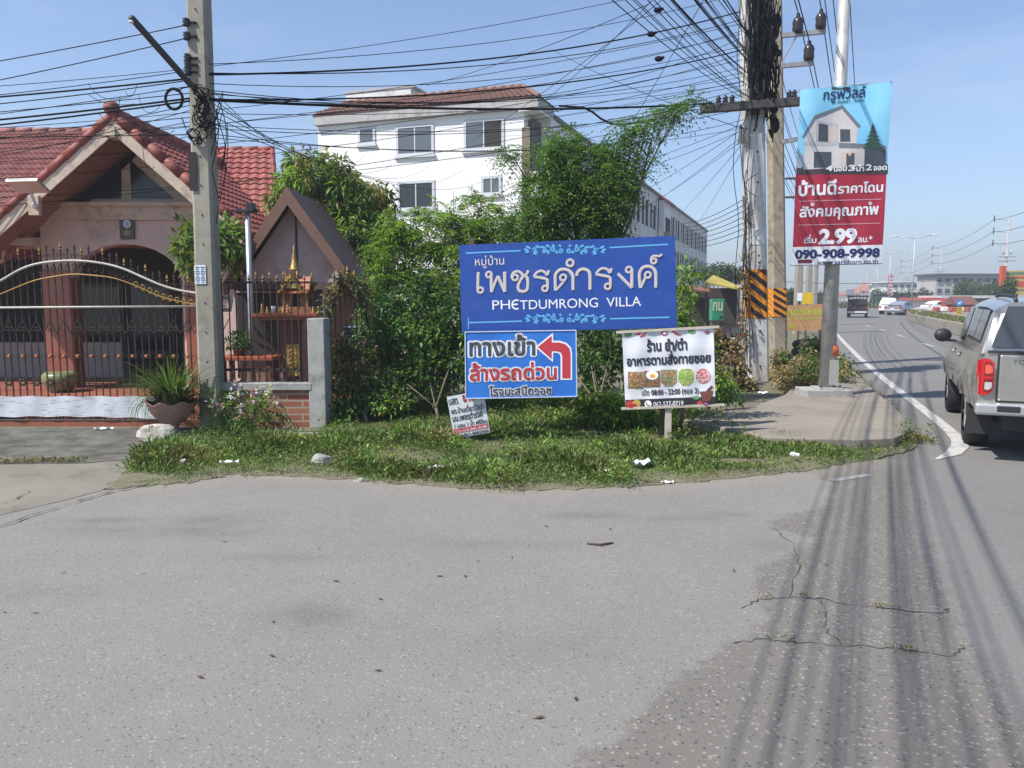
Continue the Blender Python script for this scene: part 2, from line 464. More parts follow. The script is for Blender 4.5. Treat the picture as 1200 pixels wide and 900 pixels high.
def fill(s, bold=0.0):
    """list of (points2d, triangles)"""
    cs = contours(s)
    big = max(cs, key=lambda k: abs(_area(k))); sg = 1 if _area(big) > 0 else -1
    outer = [k for k in cs if _area(k) * sg > 0]; holes = [k for k in cs if _area(k) * sg <= 0]
    use = {i: [] for i in range(len(outer))}
    for h in holes:
        own = [i for i, k in enumerate(outer) if _inside(h[0], k)]
        if own: use[min(own, key=lambda i: abs(_area(outer[i])))].append(h)
    res = [([], []) for _ in range(6)]
    for i, k in enumerate(outer):
        loops = [k] + use[i]
        tr = tessellate_polygon([[Vector((x, y, 0)) for x, y in l] for l in loops])
        P_, T_ = res[i % 3]; n = len(P_); P_ += [p for l in loops for p in l]; T_ += [tuple(n + j for j in t) for t in tr]
    if bold > 0:                                   # thicken the strokes with a band along every outline
        e = 0
        for k in cs:
            m = len(k)
            for i in range(m):
                a, b = k[i], k[(i + 1) % m]; dx, dy = b[0] - a[0], b[1] - a[1]; L = math.hypot(dx, dy)
                if L < 1e-6: continue
                dx, dy = dx / L * bold, dy / L * bold; x = .55
                P_, T_ = res[3 + e % 3]; e += 1; n = len(P_)
                P_ += [(a[0] - dx * x - dy, a[1] - dy * x + dx), (a[0] - dx * x + dy, a[1] - dy * x - dx), (b[0] + dx * x + dy, b[1] + dy * x - dx), (b[0] + dx * x - dy, b[1] + dy * x + dx)]
                T_ += [(n, n + 1, n + 2), (n, n + 2, n + 3)]
    return res

class Board:
    """a flat sign given by its four measured corners at distances; marks are placed by fractions of the sheet"""
    def __init__(s, px, Ys, root=None, wave=None):
        s.wave = wave
        s.px = px; s.c = [P(x, y, Y) for (x, y), Y in zip(px, Ys)]           # TL TR BR BL
        a = s.c[1] - s.c[0]; b = s.c[0] - s.c[3]
        s.n = a.cross(b).normalized()
        if s.n.y > 0: s.n = -s.n
        s.root = root
    def uv(s, x, y):
        (ax, ay), (bx, by), (cx, cy), (dx, dy) = s.px
        u = .5
        for _ in range(6):
            v = (y - (ay + (by - ay) * u)) / ((dy + (cy - dy) * u) - (ay + (by - ay) * u))
            u = (x - (ax + (dx - ax) * v)) / ((bx + (cx - bx) * v) - (ax + (dx - ax) * v))
        return u, v
    def at(s, u, v, d=0.0):
        a, b, c, e = s.c
        if s.wave: d += s.wave(u, v)
        return (a.lerp(b, u)).lerp(e.lerp(c, u), v) + s.n * d
    def pt(s, x, y, d=0.0): return s.at(*s.uv(x, y), d)
    def slab(s, name, m, thick=.012, grow=0.0):
        mb = MB(); mb.prism([s.at(u, v, 0) for u, v in ((0, 0), (1, 0), (1, 1), (0, 1))], s.n * -thick)
        return mb.build(name, m, s.root)
    def text(s, txt, box, m, bold=0.0, d=.003, name='lettering', parent=None):
        x0, y0, x1, y1 = box; xc = (x0 + x1) / 2
        u0 = s.uv(x0, (y0 + y1) / 2)[0]; u1 = s.uv(x1, (y0 + y1) / 2)[0]; v0 = s.uv(xc, y0)[1]; v1 = s.uv(xc, y1)[1]
        ref = contours(txt)
        X0 = min(p[0] for k in ref for p in k); X1 = max(p[0] for k in ref for p in k)
        Y0 = min(p[1] for k in ref for p in k); Y1 = max(p[1] for k in ref for p in k)
        mb = MB()
        for i, (pts, tr) in enumerate(fill(txt, bold)):
            vs = [s.at(u0 + (x - X0) / (X1 - X0) * (u1 - u0), v1 + (y - Y0) / (Y1 - Y0) * (v0 - v1), d + .0004 * i) for x, y in pts]
            fs = []
            for t in tr:
                a, b, c = [vs[j] for j in t]
                fs.append(tuple(t) if (b - a).cross(c - a).dot(s.n) > 0 else tuple(t)[::-1])
            mb.add(vs, fs)
        return mb.build(name, m, parent or s.root)
    def poly(s, pts, m, d=.002, name='print', parent=None, px=True):
        q = [s.uv(*p) if px else p for p in pts]
        tr = tessellate_polygon([[Vector((u, v, 0)) for u, v in q]])
        if s.wave:                                     # follow the folds of the cloth
            q = list(q); todo = [tuple(t) for t in tr]; tr = []
            while todo:
                t = todo.pop(); e = [(math.dist(q[t[i]], q[t[(i + 1) % 3]]), i) for i in range(3)]; L, i = max(e)
                if L < .09: tr.append(t); continue
                a, b, c = t[i], t[(i + 1) % 3], t[(i + 2) % 3]; q.append(((q[a][0] + q[b][0]) / 2, (q[a][1] + q[b][1]) / 2)); m_ = len(q) - 1; todo += [(a, m_, c), (m_, b, c)]
        vs = [s.at(u, v, d) for u, v in q]; fs = []
        for t in tr:
            a, b, c = [vs[j] for j in t]
            fs.append(tuple(t) if (b - a).cross(c - a).dot(s.n) > 0 else tuple(t)[::-1])
        mb = MB(); mb.add(vs, fs)
        return mb.build(name, m, parent or s.root)
    def line(s, pts, w, m, d=.002, name='print', parent=None):
        if s.wave and len(pts) == 2: (x0, y0), (x1, y1) = pts; pts = [(x0 + (x1 - x0) * i / 14, y0 + (y1 - y0) * i / 14) for i in range(15)]; w = w if not isinstance(w, list) else list(np.linspace(w[0], w[1], 15))
        mb = MB(); mb.ribbon([s.pt(x, y, d) for x, y in pts], w, s.n); return mb.build(name, m, parent or s.root)
    def disc(s, x, y, r, m, d=.002, name='print', ry=None, n=20):
        return s.poly([(x + r * math.cos(2 * math.pi * i / n), y + (ry or r) * math.sin(2 * math.pi * i / n)) for i in range(n)], m, d, name)
# ================================================================== ground, roads, footpath
def sheet_obj(name, poly, z, m):
    mb = MB(); mb.prism([(p[0], p[1], z) for p in poly], (0, 0, .001 - z)); o = mb.build(name, m); return tag(o, kind='structure')
k = NT('dry_earth', .95); v = k.coords()
c = k.mix(k.rng(k.noise(v, .6, 7), .35, .65, 0, 1), (.15, .125, .085), (.10, .115, .05))
c = k.mix(k.rng(k.noise(v, 9, 6, .7), .45, .7, 0, .8), c, (.21, .18, .135))
k.bump(k.noise(v, 25, 5), .5, .03); EARTH = k.out(c)
g = MB(); S = 3000; g.sheet([(-S, -S, 0), (S, -S, 0), (S, S, 0), (-S, S, 0)])
tag(g.build('ground', EARTH), kind='structure')

ROAD_OLD = asphalt('old_coarse_asphalt', [L_OLD]); ROAD_NEW = asphalt('pale_side_asphalt', [L_NEW]); ROAD_FAR = asphalt('main_road_asphalt', [L_FAR]); ROAD_MIX = asphalt('worn_junction_asphalt', [L_NEW, L_OLD, L_FAR], True)
fwd = Vector((math.sin(R(21)), math.cos(R(21)), 0)); rgt = Vector((fwd.y, -fwd.x, 0))
left_edge = [G(*p) for p in ((1072, 512), (1050, 482), (1030, 462), (1012, 445), (996, 428), (985, 414), (977, 400), (972, 388), (972, 378), (976, 367), (980, 360))]
e = left_edge[-1]; left_edge += [e + Vector((18, 45, 0)), e + Vector((60, 140, 0)), e + Vector((330, 700, 0))]
grass_front = [(-10, 612), (60, 596), (128, 576), (180, 571), (232, 566), (270, 558), (330, 560), (420, 564), (520, 573), (600, 577), (660, 576), (760, 571), (860, 563), (950, 553), (1020, 541), (1060, 531), (1078, 520)]
gf = [G(*p) for p in grass_front]
# whole junction in the old coarse surface, then the newer layers laid over it
base_poly = [(-45, -40), (45, -40), (60, 10)] + [(p.x + 40, p.y + 6) for p in left_edge[4:8:3]] + [(560, 830)] + [(p.x, p.y) for p in left_edge[::-1]] + [(p.x, p.y) for p in gf[::-1]] + [(-45, gf[0].y)]
sheet_obj('junction_road', base_poly, .004, ROAD_OLD)
def wiggle(pts, amp=.03, n=6):
    out = []
    for a, b in zip(pts, pts[1:]):
        a = Vector((a[0], a[1])); b = Vector((b[0], b[1])); d = b - a; q = Vector((-d.y, d.x)).normalized() if d.length else Vector((0, 0))
        for i in range(n):
            t = i / n; w = rnd.uniform(-amp, amp) if i else 0
            out.append(tuple(a + d * t + q * w))
    out.append(tuple(pts[-1])[:2]); return out
seam = [G(*p) for p in ((948, 556), (975, 568), (973, 585), (968, 596), (930, 604), (902, 614), (905, 622), (935, 628), (960, 632), (950, 642), (915, 658), (888, 670), (881, 684), (888, 704), (901, 712), (897, 735), (872, 747), (826, 785), (785, 806), (752, 838), (722, 868), (672, 898))]
side = [(-45, -40)] + [(seam[-1].x - .9, -40)] + [(seam[-1].x - .9, 1.2)] + wiggle([(p.x, p.y) for p in seam[::-1]], .022, 5) + [(p.x, p.y) for p in gf[12:4:-1]] + [(p.x, p.y) for p in [G(*q) for q in ((250, 562), (150, 582), (70, 604), (0, 622), (-120, 640))]] + [(-45, G(0, 640).y)]
sheet_obj('side_road', side, .012, ROAD_NEW)
seam2 = [G(*p) for p in ((1076, 514), (1074, 545), (1072, 570), (1084, 610), (1098, 650), (1116, 700), (1126, 735), (1140, 760), (1172, 810), (1215, 880))]
far_pts = [(p.x, p.y) for p in left_edge]
right_far = [(p.x + 34, p.y - 10) for p in left_edge[9:]]
lane = wiggle([(p.x, p.y) for p in seam2[::-1]], .03, 5) + far_pts + [(590, 815), (110, 130), (60, 40), (50, 2), (4.5, -40), (2.6, 1)]
sheet_obj('main_road', lane, .010, ROAD_FAR)
# the junction surface: the pale layer breaks up into the old coarse one, which meets the lane at the right
def in_poly(x, y, poly):
    r_ = np.zeros(len(x), bool); n = len(poly)
    for i in range(n):
        (ax, ay), (bx_, by_) = poly[i], poly[(i + 1) % n]
        c_ = ((ay > y) != (by_ > y)) & (x < (bx_ - ax) * (y - ay) / ((by_ - ay) if by_ != ay else 1e-9) + ax); r_ ^= c_
    return r_
def line_dist(x, y, pts):
    d = np.full(len(x), 1e9)
    for (ax, ay), (bx_, by_) in zip(pts, pts[1:]):
        dx, dy = bx_ - ax, by_ - ay; t = np.clip(((x - ax) * dx + (y - ay) * dy) / (dx * dx + dy * dy + 1e-12), 0, 1); d = np.minimum(d, np.hypot(x - ax - dx * t, y - ay - dy * t))
    return d
gx, gy = np.meshgrid(np.linspace(-6.5, 6.3, 257), np.linspace(2.3, 8.7, 129)); fx, fy = gx.ravel(), gy.ravel()
sm = [(p.x, p.y) for p in seam]; sm = [(sm[0][0] + .1, 9.5)] + sm + [(sm[-1][0] - .9, 1)]; s2 = [(p.x, p.y) for p in seam2]; s2 = [(s2[0][0], 9.5)] + s2 + [(s2[-1][0] + .2, 1)]
right_of_seam = in_poly(fx, fy, sm + [(20, 1), (20, 9.5)]); right_of_2 = in_poly(fx, fy, s2 + [(20, 1), (20, 9.5)])
ds = line_dist(fx, fy, sm) * np.where(right_of_seam, 1, -1); d2 = line_dist(fx, fy, s2) * np.where(right_of_2, 1, -1)
A_co = np.clip(.5 + ds / .34, 0, 1); A_la = np.clip(.5 + d2 / .5, 0, 1); A_st = np.zeros(len(fx))
for (x, y, rx, ry, w) in ((190, 625, .75, .16, .6), (262, 612, .4, .2, .55), (120, 612, .4, .1, .4), (335, 655, .5, .1, .35), (355, 725, .26, .2, .5), (690, 606, .35, .1, .45), (790, 610, .4, .1, .45), (860, 605, .3, .08, .35), (560, 640, .7, .12, .3), (40, 700, .5, .2, .25), (640, 760, .5, .25, .2), (900, 640, .25, .3, .3)):
    c_ = G(x, y); A_st = np.maximum(A_st, w * np.exp(-(((fx - c_.x) / rx) ** 2 + ((fy - c_.y) / ry) ** 2)))
gd = line_dist(fx, fy, [(p.x, p.y) for p in gf[2:]]); A_du = np.clip(.85 - gd / .42, 0, 1)
nx_, ny_ = gx.shape[1], gx.shape[0]; mb = MB(); mb.v = [(x, y, .0145) for x, y in zip(fx, fy)]
mb.f = [(j * nx_ + i, j * nx_ + i + 1, (j + 1) * nx_ + i + 1, (j + 1) * nx_ + i) for j in range(ny_ - 1) for i in range(nx_ - 1)]; mb.m = [0] * len(mb.f)
o = mb.build('junction_surface', ROAD_MIX); tag(o, kind='structure')
for nm, ar in (('coarse', A_co), ('lane', A_la), ('stain', A_st), ('dust', A_du)): o.data.attributes.new(nm, 'FLOAT', 'POINT').data.foreach_set('value', ar.astype(np.float32))
# a concrete apron before the gate
k = NT('apron_concrete', .9); v = k.coords()
c = k.mix(k.rng(k.noise(v, .8, 8, .7), .35, .65, 0, 1), (.24, .215, .17), (.17, .155, .125))
c = k.mix(k.rng(k.noise(v, .5, 8, .75), .52, .66, 0, .85), c, (.07, .065, .055))
c = k.mix(k.rng(k.noise(v, 40, 4, .7), .4, .7, 0, .35), c, (.12, .11, .09)); k.bump(k.noise(v, 40, 4), .3, .01); APRON = k.out(c)
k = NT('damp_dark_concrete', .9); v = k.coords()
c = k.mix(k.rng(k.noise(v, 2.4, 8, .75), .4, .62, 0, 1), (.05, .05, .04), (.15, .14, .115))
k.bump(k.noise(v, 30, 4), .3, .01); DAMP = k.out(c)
ap = [G(*p) for p in ((-160, 645), (0, 606), (70, 590), (128, 575), (150, 560), (170, 535), (-170, 535))]
sheet_obj('driveway', [(p.x, p.y) for p in ap], .018, APRON)
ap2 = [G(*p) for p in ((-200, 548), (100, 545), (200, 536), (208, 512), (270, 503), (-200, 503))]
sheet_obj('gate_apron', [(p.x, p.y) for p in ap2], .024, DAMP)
# cracks with soil in them
CR = mat('crack_soil', (.05, .045, .036), .95, .3, 30)
def crack(name, pts, w, z):
    q = wiggle([G(*p)[:2] for p in pts], .018, 6); mb = MB()
    q3 = [Vector((x, y, z)) for x, y in q]
    mb.ribbon(q3, [w * rnd.uniform(.15, 1.5) for _ in q3], (0, 0, -1)); return tag(mb.build(name, CR), kind='structure')
crack('road_crack', [(868, 716), (888, 705), (930, 702), (960, 704), (1000, 712), (1040, 716), (1105, 722), (1112, 716)], .011, .0165)
crack('road_crack', [(860, 757), (895, 752), (915, 755), (940, 757), (1000, 760), (1060, 765), (1120, 772), (1130, 762)], .010, .0165)
crack('road_crack', [(960, 704), (968, 720), (964, 738), (985, 759)], .007, .0165)
crack('road_crack', [(905, 622), (930, 640), (938, 665), (925, 702)], .007, .0165)
crack('road_crack', [(-30, 630), (25, 612), (80, 594), (128, 580), (175, 570)], .022, .0305)
crack('road_crack', [(0, 594), (20, 588), (34, 578)], .012, .0305)
# painted markings
PAINT = mat('road_paint', (.45, .44, .42), .8, .12, 25, dirt=(.22, .21, .2), dirt_scale=5, dirt_lo=.5, dirt_hi=.66)
mb = MB()
lp = [(973, 383), (977, 387.5), (990, 402), (1008, 420), (1037, 445), (1067, 468), (1098, 492), (1115, 506), (1124, 516), (1125, 523), (1117, 531), (1097, 538)]
q = [G(*p, .0185) for p in lp]
mb.ribbon(q, [.16] * 7 + [.16, .18, .19, .17, .03], (0, 0, -1)); tag(mb.build('edge_line', PAINT), kind='structure')
for a in ((1016, 380.9, 1022, 382.8), (1033, 386.2, 1038, 387.8), (1052, 392.0, 1060, 394.6), (1082, 402, 1094, 406.2), (1120, 414, 1140, 421)):
    mb = MB(); p0, p1 = G(a[0] - 2, a[1], .0185), G(a[2], a[3], .0185); mb.ribbon([p0, p1], .14, (0, 0, -1))
    tag(mb.build('lane_dash', PAINT), kind='structure')
mb = MB(); mb.ribbon([G(975, 563, .019), G(1020, 556, .019)], .10, (0, 0, -1)); tag(mb.build('worn_paint_mark', mat('worn_paint', (.29, .285, .27), .85, .2, 30, dirt=(.2, .2, .19), dirt_scale=9, dirt_lo=.4, dirt_hi=.6)), kind='structure')
# raised footpath slab with its kerb corner
k = NT('footpath_concrete', .9); v = k.coords()
c = k.mix(k.rng(k.noise(v, 1.1, 8, .7), .35, .65, 0, 1), (.27, .235, .19), (.2, .178, .145))
c = k.mix(k.rng(k.noise(v, .9, 8, .75), .56, .7, 0, .7), c, (.10, .09, .075))
c = k.mix(k.rng(k.noise(v, 60, 3, .7), .5, .75, 0, .4), c, (.12, .11, .1)); k.bump(k.noise(v, 50, 4), .3, .01); PATH = k.out(c)
fp = [(872, 506), (900, 512), (950, 514), (1008, 515), (1048, 513), (1062, 507), (1067, 499), (1060, 489), (1048, 477), (1033, 464), (1014, 448), (1000, 434), (988, 420), (979, 407), (972, 394), (962, 394), (958, 412), (945, 436), (920, 462), (880, 477), (830, 481), (800, 492), (840, 499)]
fpw = [G(x, y, .14) for x, y in fp]
mb = MB(); mb.prism(fpw, (0, 0, -.135)); tag(mb.build('footpath', PATH, bevel=.015), kind='structure')
# ================================================================== tiled roofs
def tilemat(name, a, b, dirt):
    k = NT(name, .75); uv = k.n('TexCoord').outputs['UV']
    fl = k.n('VectorMath', _operation='FLOOR'); k.l(uv, fl.inputs[0])
    w = k.n('TexWhiteNoise', _noise_dimensions='2D'); k.l(fl.outputs[0], w.inputs['Vector'])
    c = k.mix(w.outputs['Value'], a, b)
    o = k.coords()
    c = k.mix(k.rng(k.noise(o, 2.2, 8, .75), .45, .68, 0, .6), c, dirt)
    c = k.mix(k.rng(k.noise(o, 14, 6, .7), .5, .75, 0, .5), c, dirt)
    return k.out(c)
TILE = tilemat('terracotta_tile', (.23, .068, .056), (.31, .12, .10), (.17, .105, .095))
TILE_NEW = tilemat('bright_terracotta_tile', (.25, .05, .04), (.31, .088, .072), (.17, .085, .07))
TILE_BR = tilemat('brown_tile', (.18, .085, .062), (.24, .12, .09), (.11, .07, .06))
RIDGE = mat('ridge_tile_red', (.24, .055, .042), .65, .2, 6, dirt=(.16, .07, .055), dirt_scale=3)
def tile_roof(name, a, b, c, d, nu, nv, m, parent, amp=.035, step=.03, sub=5):
    a, b, c, d = map(Vector, (a, b, c, d))
    nrm = (b - a).cross(d - a).normalized()
    if nrm.z < 0: nrm = -nrm
    mb = MB(); uvs = []; cols = nu * sub + 1; vs = []
    for j in range(nv):
        for e_ in (0, 1):
            vv = (j + (0.02 if e_ == 0 else 1.0)) / nv
            for i in range(cols):
                u = i / (cols - 1)
                h = amp * (math.cos(2 * math.pi * i / sub) * .5 + .5) + (step if e_ else 0)
                vs.append(a.lerp(b, u).lerp(d.lerp(c, u), min(vv, 1)) + nrm * h)
                uvs.append((min(u * nu + .37, nu - .01) , j + .5))
    fs = []
    for r in range(2 * nv - 1):
        for i in range(cols - 1):
            fs.append((r * cols + i, r * cols + i + 1, (r + 1) * cols + i + 1, (r + 1) * cols + i))
    mb.add(vs, fs)
    # deck under the tiles
    n0 = len(mb.v)
    mb.prism([a - nrm * .005, b - nrm * .005, c - nrm * .005, d - nrm * .005], -nrm * .07)
    uvs += [(0, 0)] * (len(mb.v) - n0)
    return mb.build(name, m, parent, uv=uvs)
def ridge_caps(name, pts, r, seg, m, parent):
    mb = MB()
    for a, b in zip(pts, pts[1:]):
        a = Vector(a); b = Vector(b); n = max(1, round((b - a).length / seg))
        for i in range(n):
            p = a.lerp(b, i / n); q = a.lerp(b, (i + 1.12) / n)
            mb.tube([p, q], [r * .93, r * 1.06], 12)
    return mb.build(name, m, parent, smooth=True)

# ================================================================== the house behind the gate
CREAM = mat('cream_paint', (.52, .42, .33), .8, .12, 5, dirt=(.25, .19, .14), dirt_scale=3)
PINK = mat('beige_render', (.55, .43, .38), .85, .08, 4, dirt=(.36, .28, .25), dirt_scale=1.6)
SOFFIT = mat('soffit_salmon', (.27, .145, .105), .8, .15, 8)
DARK = mat('dark_interior', (.028, .024, .022), .9)
GLASSD = mat('dark_glass', (.02, .022, .025), .15, spec=.5)
k = NT('orange_wall_tile', .35); v = k.coords()
sx = k.n('SeparateXYZ'); k.l(v, sx.inputs[0])
def joint(s, per, w):
    f = k.math('FRACT', k.math('MULTIPLY', s, 1 / per)); return k.math('LESS_THAN', f, w)
jn = k.math('MAXIMUM', joint(sx.outputs[0], .23, .03), joint(sx.outputs[2], .23, .03))
c = k.mix(k.rng(k.noise(v, 5), .3, .7, 0, 1), (.27, .085, .05), (.33, .115, .07)); c = k.mix(jn, c, (.26, .12, .08)); OTILE = k.out(c)
HY = 15.0
house = empty('house', P(150, 455, HY + .4) * 1.0, 'beige single storey house with red tiled gable porch behind the iron gate', 'house')
house.location.z = 0
def HW(px, py, Y=HY): return P(px, py, Y)
# porch front wall with a wide arch
z0, ztop = 0.0, HW(150, 240).z
xl, xa, xb, xr = HW(52, 350).x, HW(84, 350).x, HW(214, 350).x, HW(276, 350).x
zs, za = HW(150, 330).z, HW(150, 286).z
arch = [(xa, zs)] + [((xa + xb) / 2 - (xb - xa) / 2 * math.cos(math.pi * i / 16), zs + (za - zs) * math.sin(math.pi * i / 16)) for i in range(1, 16)] + [(xb, zs)]
poly = [(xl, z0), (xa, z0)] + arch + [(xb, z0), (xr, z0), (xr, HW(276, 286).z), (HW(228, 240).x, ztop), (xl, ztop)]
mb = MB(); mb.prism([(x, HY, z) for x, z in poly], (0, .28, 0)); mb.build('porch_wall', PINK, house)
mb = MB()
pt = HW(60, 316).z
mb.box(((xl + xa) / 2, HY + .14, pt / 2), (xa - xl + .02, .32, pt)); mb.build('tiled_pillar', OTILE, house, bevel=.008)
mb = MB(); mb.box(((xb + xr) / 2 - .2, HY + .14, pt / 2), (.5, .32, pt)); mb.build('tiled_pillar', OTILE, house, bevel=.008)
# cross beam and recessed gable wall
zb = HW(150, 238).z; bl_, br_ = HW(44, 250).x, HW(232, 250).x
mb = MB(); mb.box(((bl_ + br_) / 2, HY - .02, (zb + HW(150, 258).z) / 2), (br_ - bl_, .1, zb - HW(150, 258).z)); mb.box(((bl_ + br_) / 2, HY - .05, zb - .03), (br_ - bl_ + .1, .2, .07)); mb.build('beam', CREAM, house)
GY = 14.0
ap_ = P(132, 143, GY); Rr = P(286, 279, GY); Ll = P(-22, 279, GY); Rr.z = Ll.z = P(132, 279, GY).z
sl = (ap_.z - Rr.z) / (Rr.x - ap_.x)
gw = HY + .05
top = Vector((ap_.x, gw, ap_.z - .28))
tri = [(top.x - (top.z - zb) / sl, gw, zb - .02), (top.x + (top.z - zb) / sl, gw, zb - .02), tuple(top)]
mb = MB(); mb.prism(tri, (0, .12, 0)); mb.build('gable_wall', CREAM, house)
for pts in (((93, 233), (142, 233), (142, 187)), ((154, 233), (204, 233), (152, 187))):
    mb = MB(); mb.prism([P(x, y, gw - .012) for x, y in pts], (0, .01, 0)); mb.build('gable_window', GLASSD, house)
# gable roof: two tiled slopes, bargeboards, soffits
by = 20.0
for sgn, E_ in ((1, Rr), (-1, Ll)):
    t0 = Vector((ap_.x, GY, ap_.z)); e0 = Vector((E_.x + (.35 if sgn < 0 else 0) * sgn, GY, E_.z - (.35 if sgn < 0 else 0) * sl))
    off = Vector((0, by - GY, 0))
    tile_roof('porch_roof', t0 + Vector((0, .05, .1)), t0 + off + Vector((0, 0, .1)), e0 + off + Vector((0, 0, .1)), e0 + Vector((0, .05, .1)), 26, 14, TILE_NEW, house)
    mb = MB(); dn = Vector((0, 0, -.2))
    mb.prism([t0 + Vector((0, 0, .06)), e0 + Vector((0, 0, .06)), e0 + dn, t0 + dn], (0, .045, 0)); mb.build('bargeboard', CREAM, house)
    mb = MB(); mb.prism([t0 + Vector((0, .05, -.05)), e0 + Vector((0, .05, -.05)), e0 + Vector((0, 1.15, -.05)), t0 + Vector((0, 1.15, -.05))], (0, 0, -.03)); 
    so = mb.build('soffit', SOFFIT, house)
    mb = MB()
    dirv = (e0 - t0)
    for i in range(34):
        q = t0 + dirv * ((i + .5) / 34) + Vector((0, 0, -.083))
        for yy in (.25, .45, .65, .85): mb.box(q + Vector((0, yy, 0)), (.05, .03, .004))
    mb.build('soffit_holes', DARK, so)
    ridge_caps('verge_tile', [t0 + Vector((0, .05, .13)), e0 + Vector((0, .05, .13))], .09, .36, RIDGE, house)
mb = MB(); mb.box(P(134, 157, GY + .1), (.16, .3, .16)); mb.build('purlin_end', CREAM, house)
mb = MB(); mb.ball(P(131, 127, GY + .05), (.14, .16, .13)); mb.build('ridge_end', RIDGE, house, smooth=True)
ridge_caps('ridge_cap', [Vector((ap_.x, GY + .05, ap_.z + .14)), Vector((ap_.x, by, ap_.z + .14))], .12, .4, RIDGE, house)
# main roofs
a, b = P(-60, 154, 19.0), P(134, 154, 19.0)
tile_roof('main_roof', a, b, Vector((b.x, 15.0, 3.15)), Vector((a.x - .5, 15.0, 3.15)), 34, 17, TILE, house)
ridge_caps('ridge_cap', [a, b], .09, .4, TILE, house)
a, b = P(150, 175, 19.6), P(319, 175, 19.6)
tile_roof('main_roof', a, b, P(326, 287, 16.4), Vector((a.x, 16.4, P(326, 287, 16.4).z)), 18, 17, TILE_NEW, house)
ridge_caps('ridge_cap', [a, b], .07, .4, RIDGE, house)
ridge_caps('hip_tile', [b, P(327, 285, 16.4)], .06, .4, RIDGE, house)
# back walls, ceiling, floor, the bay left of the pillar
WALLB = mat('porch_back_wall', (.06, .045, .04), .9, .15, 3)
mb = MB()
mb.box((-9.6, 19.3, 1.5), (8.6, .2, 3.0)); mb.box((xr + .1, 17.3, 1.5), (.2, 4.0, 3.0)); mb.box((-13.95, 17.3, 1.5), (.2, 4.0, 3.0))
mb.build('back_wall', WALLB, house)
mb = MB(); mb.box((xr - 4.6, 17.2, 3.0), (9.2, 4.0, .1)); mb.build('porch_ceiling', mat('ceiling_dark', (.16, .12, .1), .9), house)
mb = MB(); mb.box((-10.0, 15.2, P(20, 284, 14.9).z), (2 * (xl + 10.0), .3, .2)); mb.build('side_beam', CREAM, house)
mb = MB(); mb.box((xl - 1.4, 14.75, P(20, 284, 14.6).z + .02), (2.8, .12, .13)); mb.tube([P(4, 290, 14.75), P(4, 305, 14.75), P(-6, 309, 14.75)], .04, 8); mb.build('gutter', mat('gutter_cream', (.5, .45, .37), .5), house)
FLOORT = mat('porch_floor_tile', (.27, .09, .055), .5, .2, 3, dirt=(.2, .09, .06), dirt_scale=2)
mb = MB(); mb.box((-8.6, 15.25, .05), (12.6, 7.9, .1)); mb.build('porch_floor', FLOORT, house)
mb = MB(); mb.box((xl - 1.6, 17.2, .45), (4.0, .25, .8)); mb.build('low_wall', mat('white_low_wall', (.3, .28, .26), .8, .1), house)
for x0 in (120, 178):
    mb = MB(); c0 = P(x0, 350, 19.15); mb.box((c0.x, 19.17, 1.3), (1.0, .06, 1.7)); f = mb.build('porch_window', mat('window_frame_dark', (.1, .08, .07), .5), house)
    mb = MB(); mb.box((c0.x, 19.12, 1.3), (.86, .02, 1.5)); mb.build('pane', GLASSD, f)
# things on the house
fl = empty('floodlight', P(33, 236, 13.9), 'solar floodlight on a short arm at the left of the porch gable', 'floodlight')
mb = MB(); mb.box(P(33, 218, 13.55), (.56, .34, .05), rx=R(-28), rz=R(-6)); pn = mb.build('solar_panel', mat('aluminium', (.55, .56, .57), .35, metal=.7), fl, bevel=.008)
mb = MB(); mb.box(P(33, 218, 13.53) + Vector((0, -.013, .026)), (.5, .29, .012), rx=R(-28), rz=R(-6)); mb.build('solar_cell', mat('solar_cell', (.25, .27, .3), .25), pn)
mb = MB(); mb.tube([P(36, 226, 13.65), P(40, 236, 13.8), P(41, 242, 13.93)], .025, 8); mb.ball(P(41, 241, 13.85), .055); mb.build('arm', mat('lamp_white', (.7, .7, .68), .5), fl, smooth=True)
mb = MB(); mb.box(P(41, 241, 13.98), (.19, .1, .34)); mb.build('mounting_box', CREAM, fl, bevel=.01)
pq = empty('wall_plaque', P(149, 268, HY - .02), 'small dark plaque with a round white emblem on the porch wall', 'plaque')
mb = MB(); mb.box(P(149, 268.5, HY - .03), (.27, .03, .37)); mb.build('board', mat('plaque_brown', (.07, .035, .028), .4), pq, bevel=.005)
mb = MB(); cc = P(149, 262.5, HY - .05)
mb.prism([cc + Vector((.07 * math.cos(i * math.pi / 10), 0, .07 * math.sin(i * math.pi / 10))) for i in range(20)], (0, -.008, 0)); em = mb.build('emblem', mat('emblem_white', (.6, .66, .7), .5), pq)
mb = MB(); mb.prism([cc + Vector((.045 * math.cos(i * math.pi / 8), -.009, .045 * math.sin(i * math.pi / 8))) for i in range(16)], (0, -.004, 0)); mb.build('emblem_centre', mat('emblem_blue', (.25, .36, .45), .5), em)
mb = MB(); c2 = P(149, 272.5, HY - .05)
ring = [c2 + Vector((.08 * math.cos(i * math.pi / 12), 0, .05 * math.sin(i * math.pi / 12))) for i in range(25)]
mb.tube(ring, .008, 5); mb.box(c2 + Vector((0, 0, -.02)), (.1, .01, .04)); mb.prism([c2 + Vector(q) for q in ((-.05, 0, 0), (-.055, 0, .04), (-.025, 0, .015), (0, 0, .05), (.025, 0, .015), (.055, 0, .04), (.05, 0, 0))], (0, -.006, 0))
mb.build('crest', mat('crest_green', (.22, .22, .12), .5), pq)
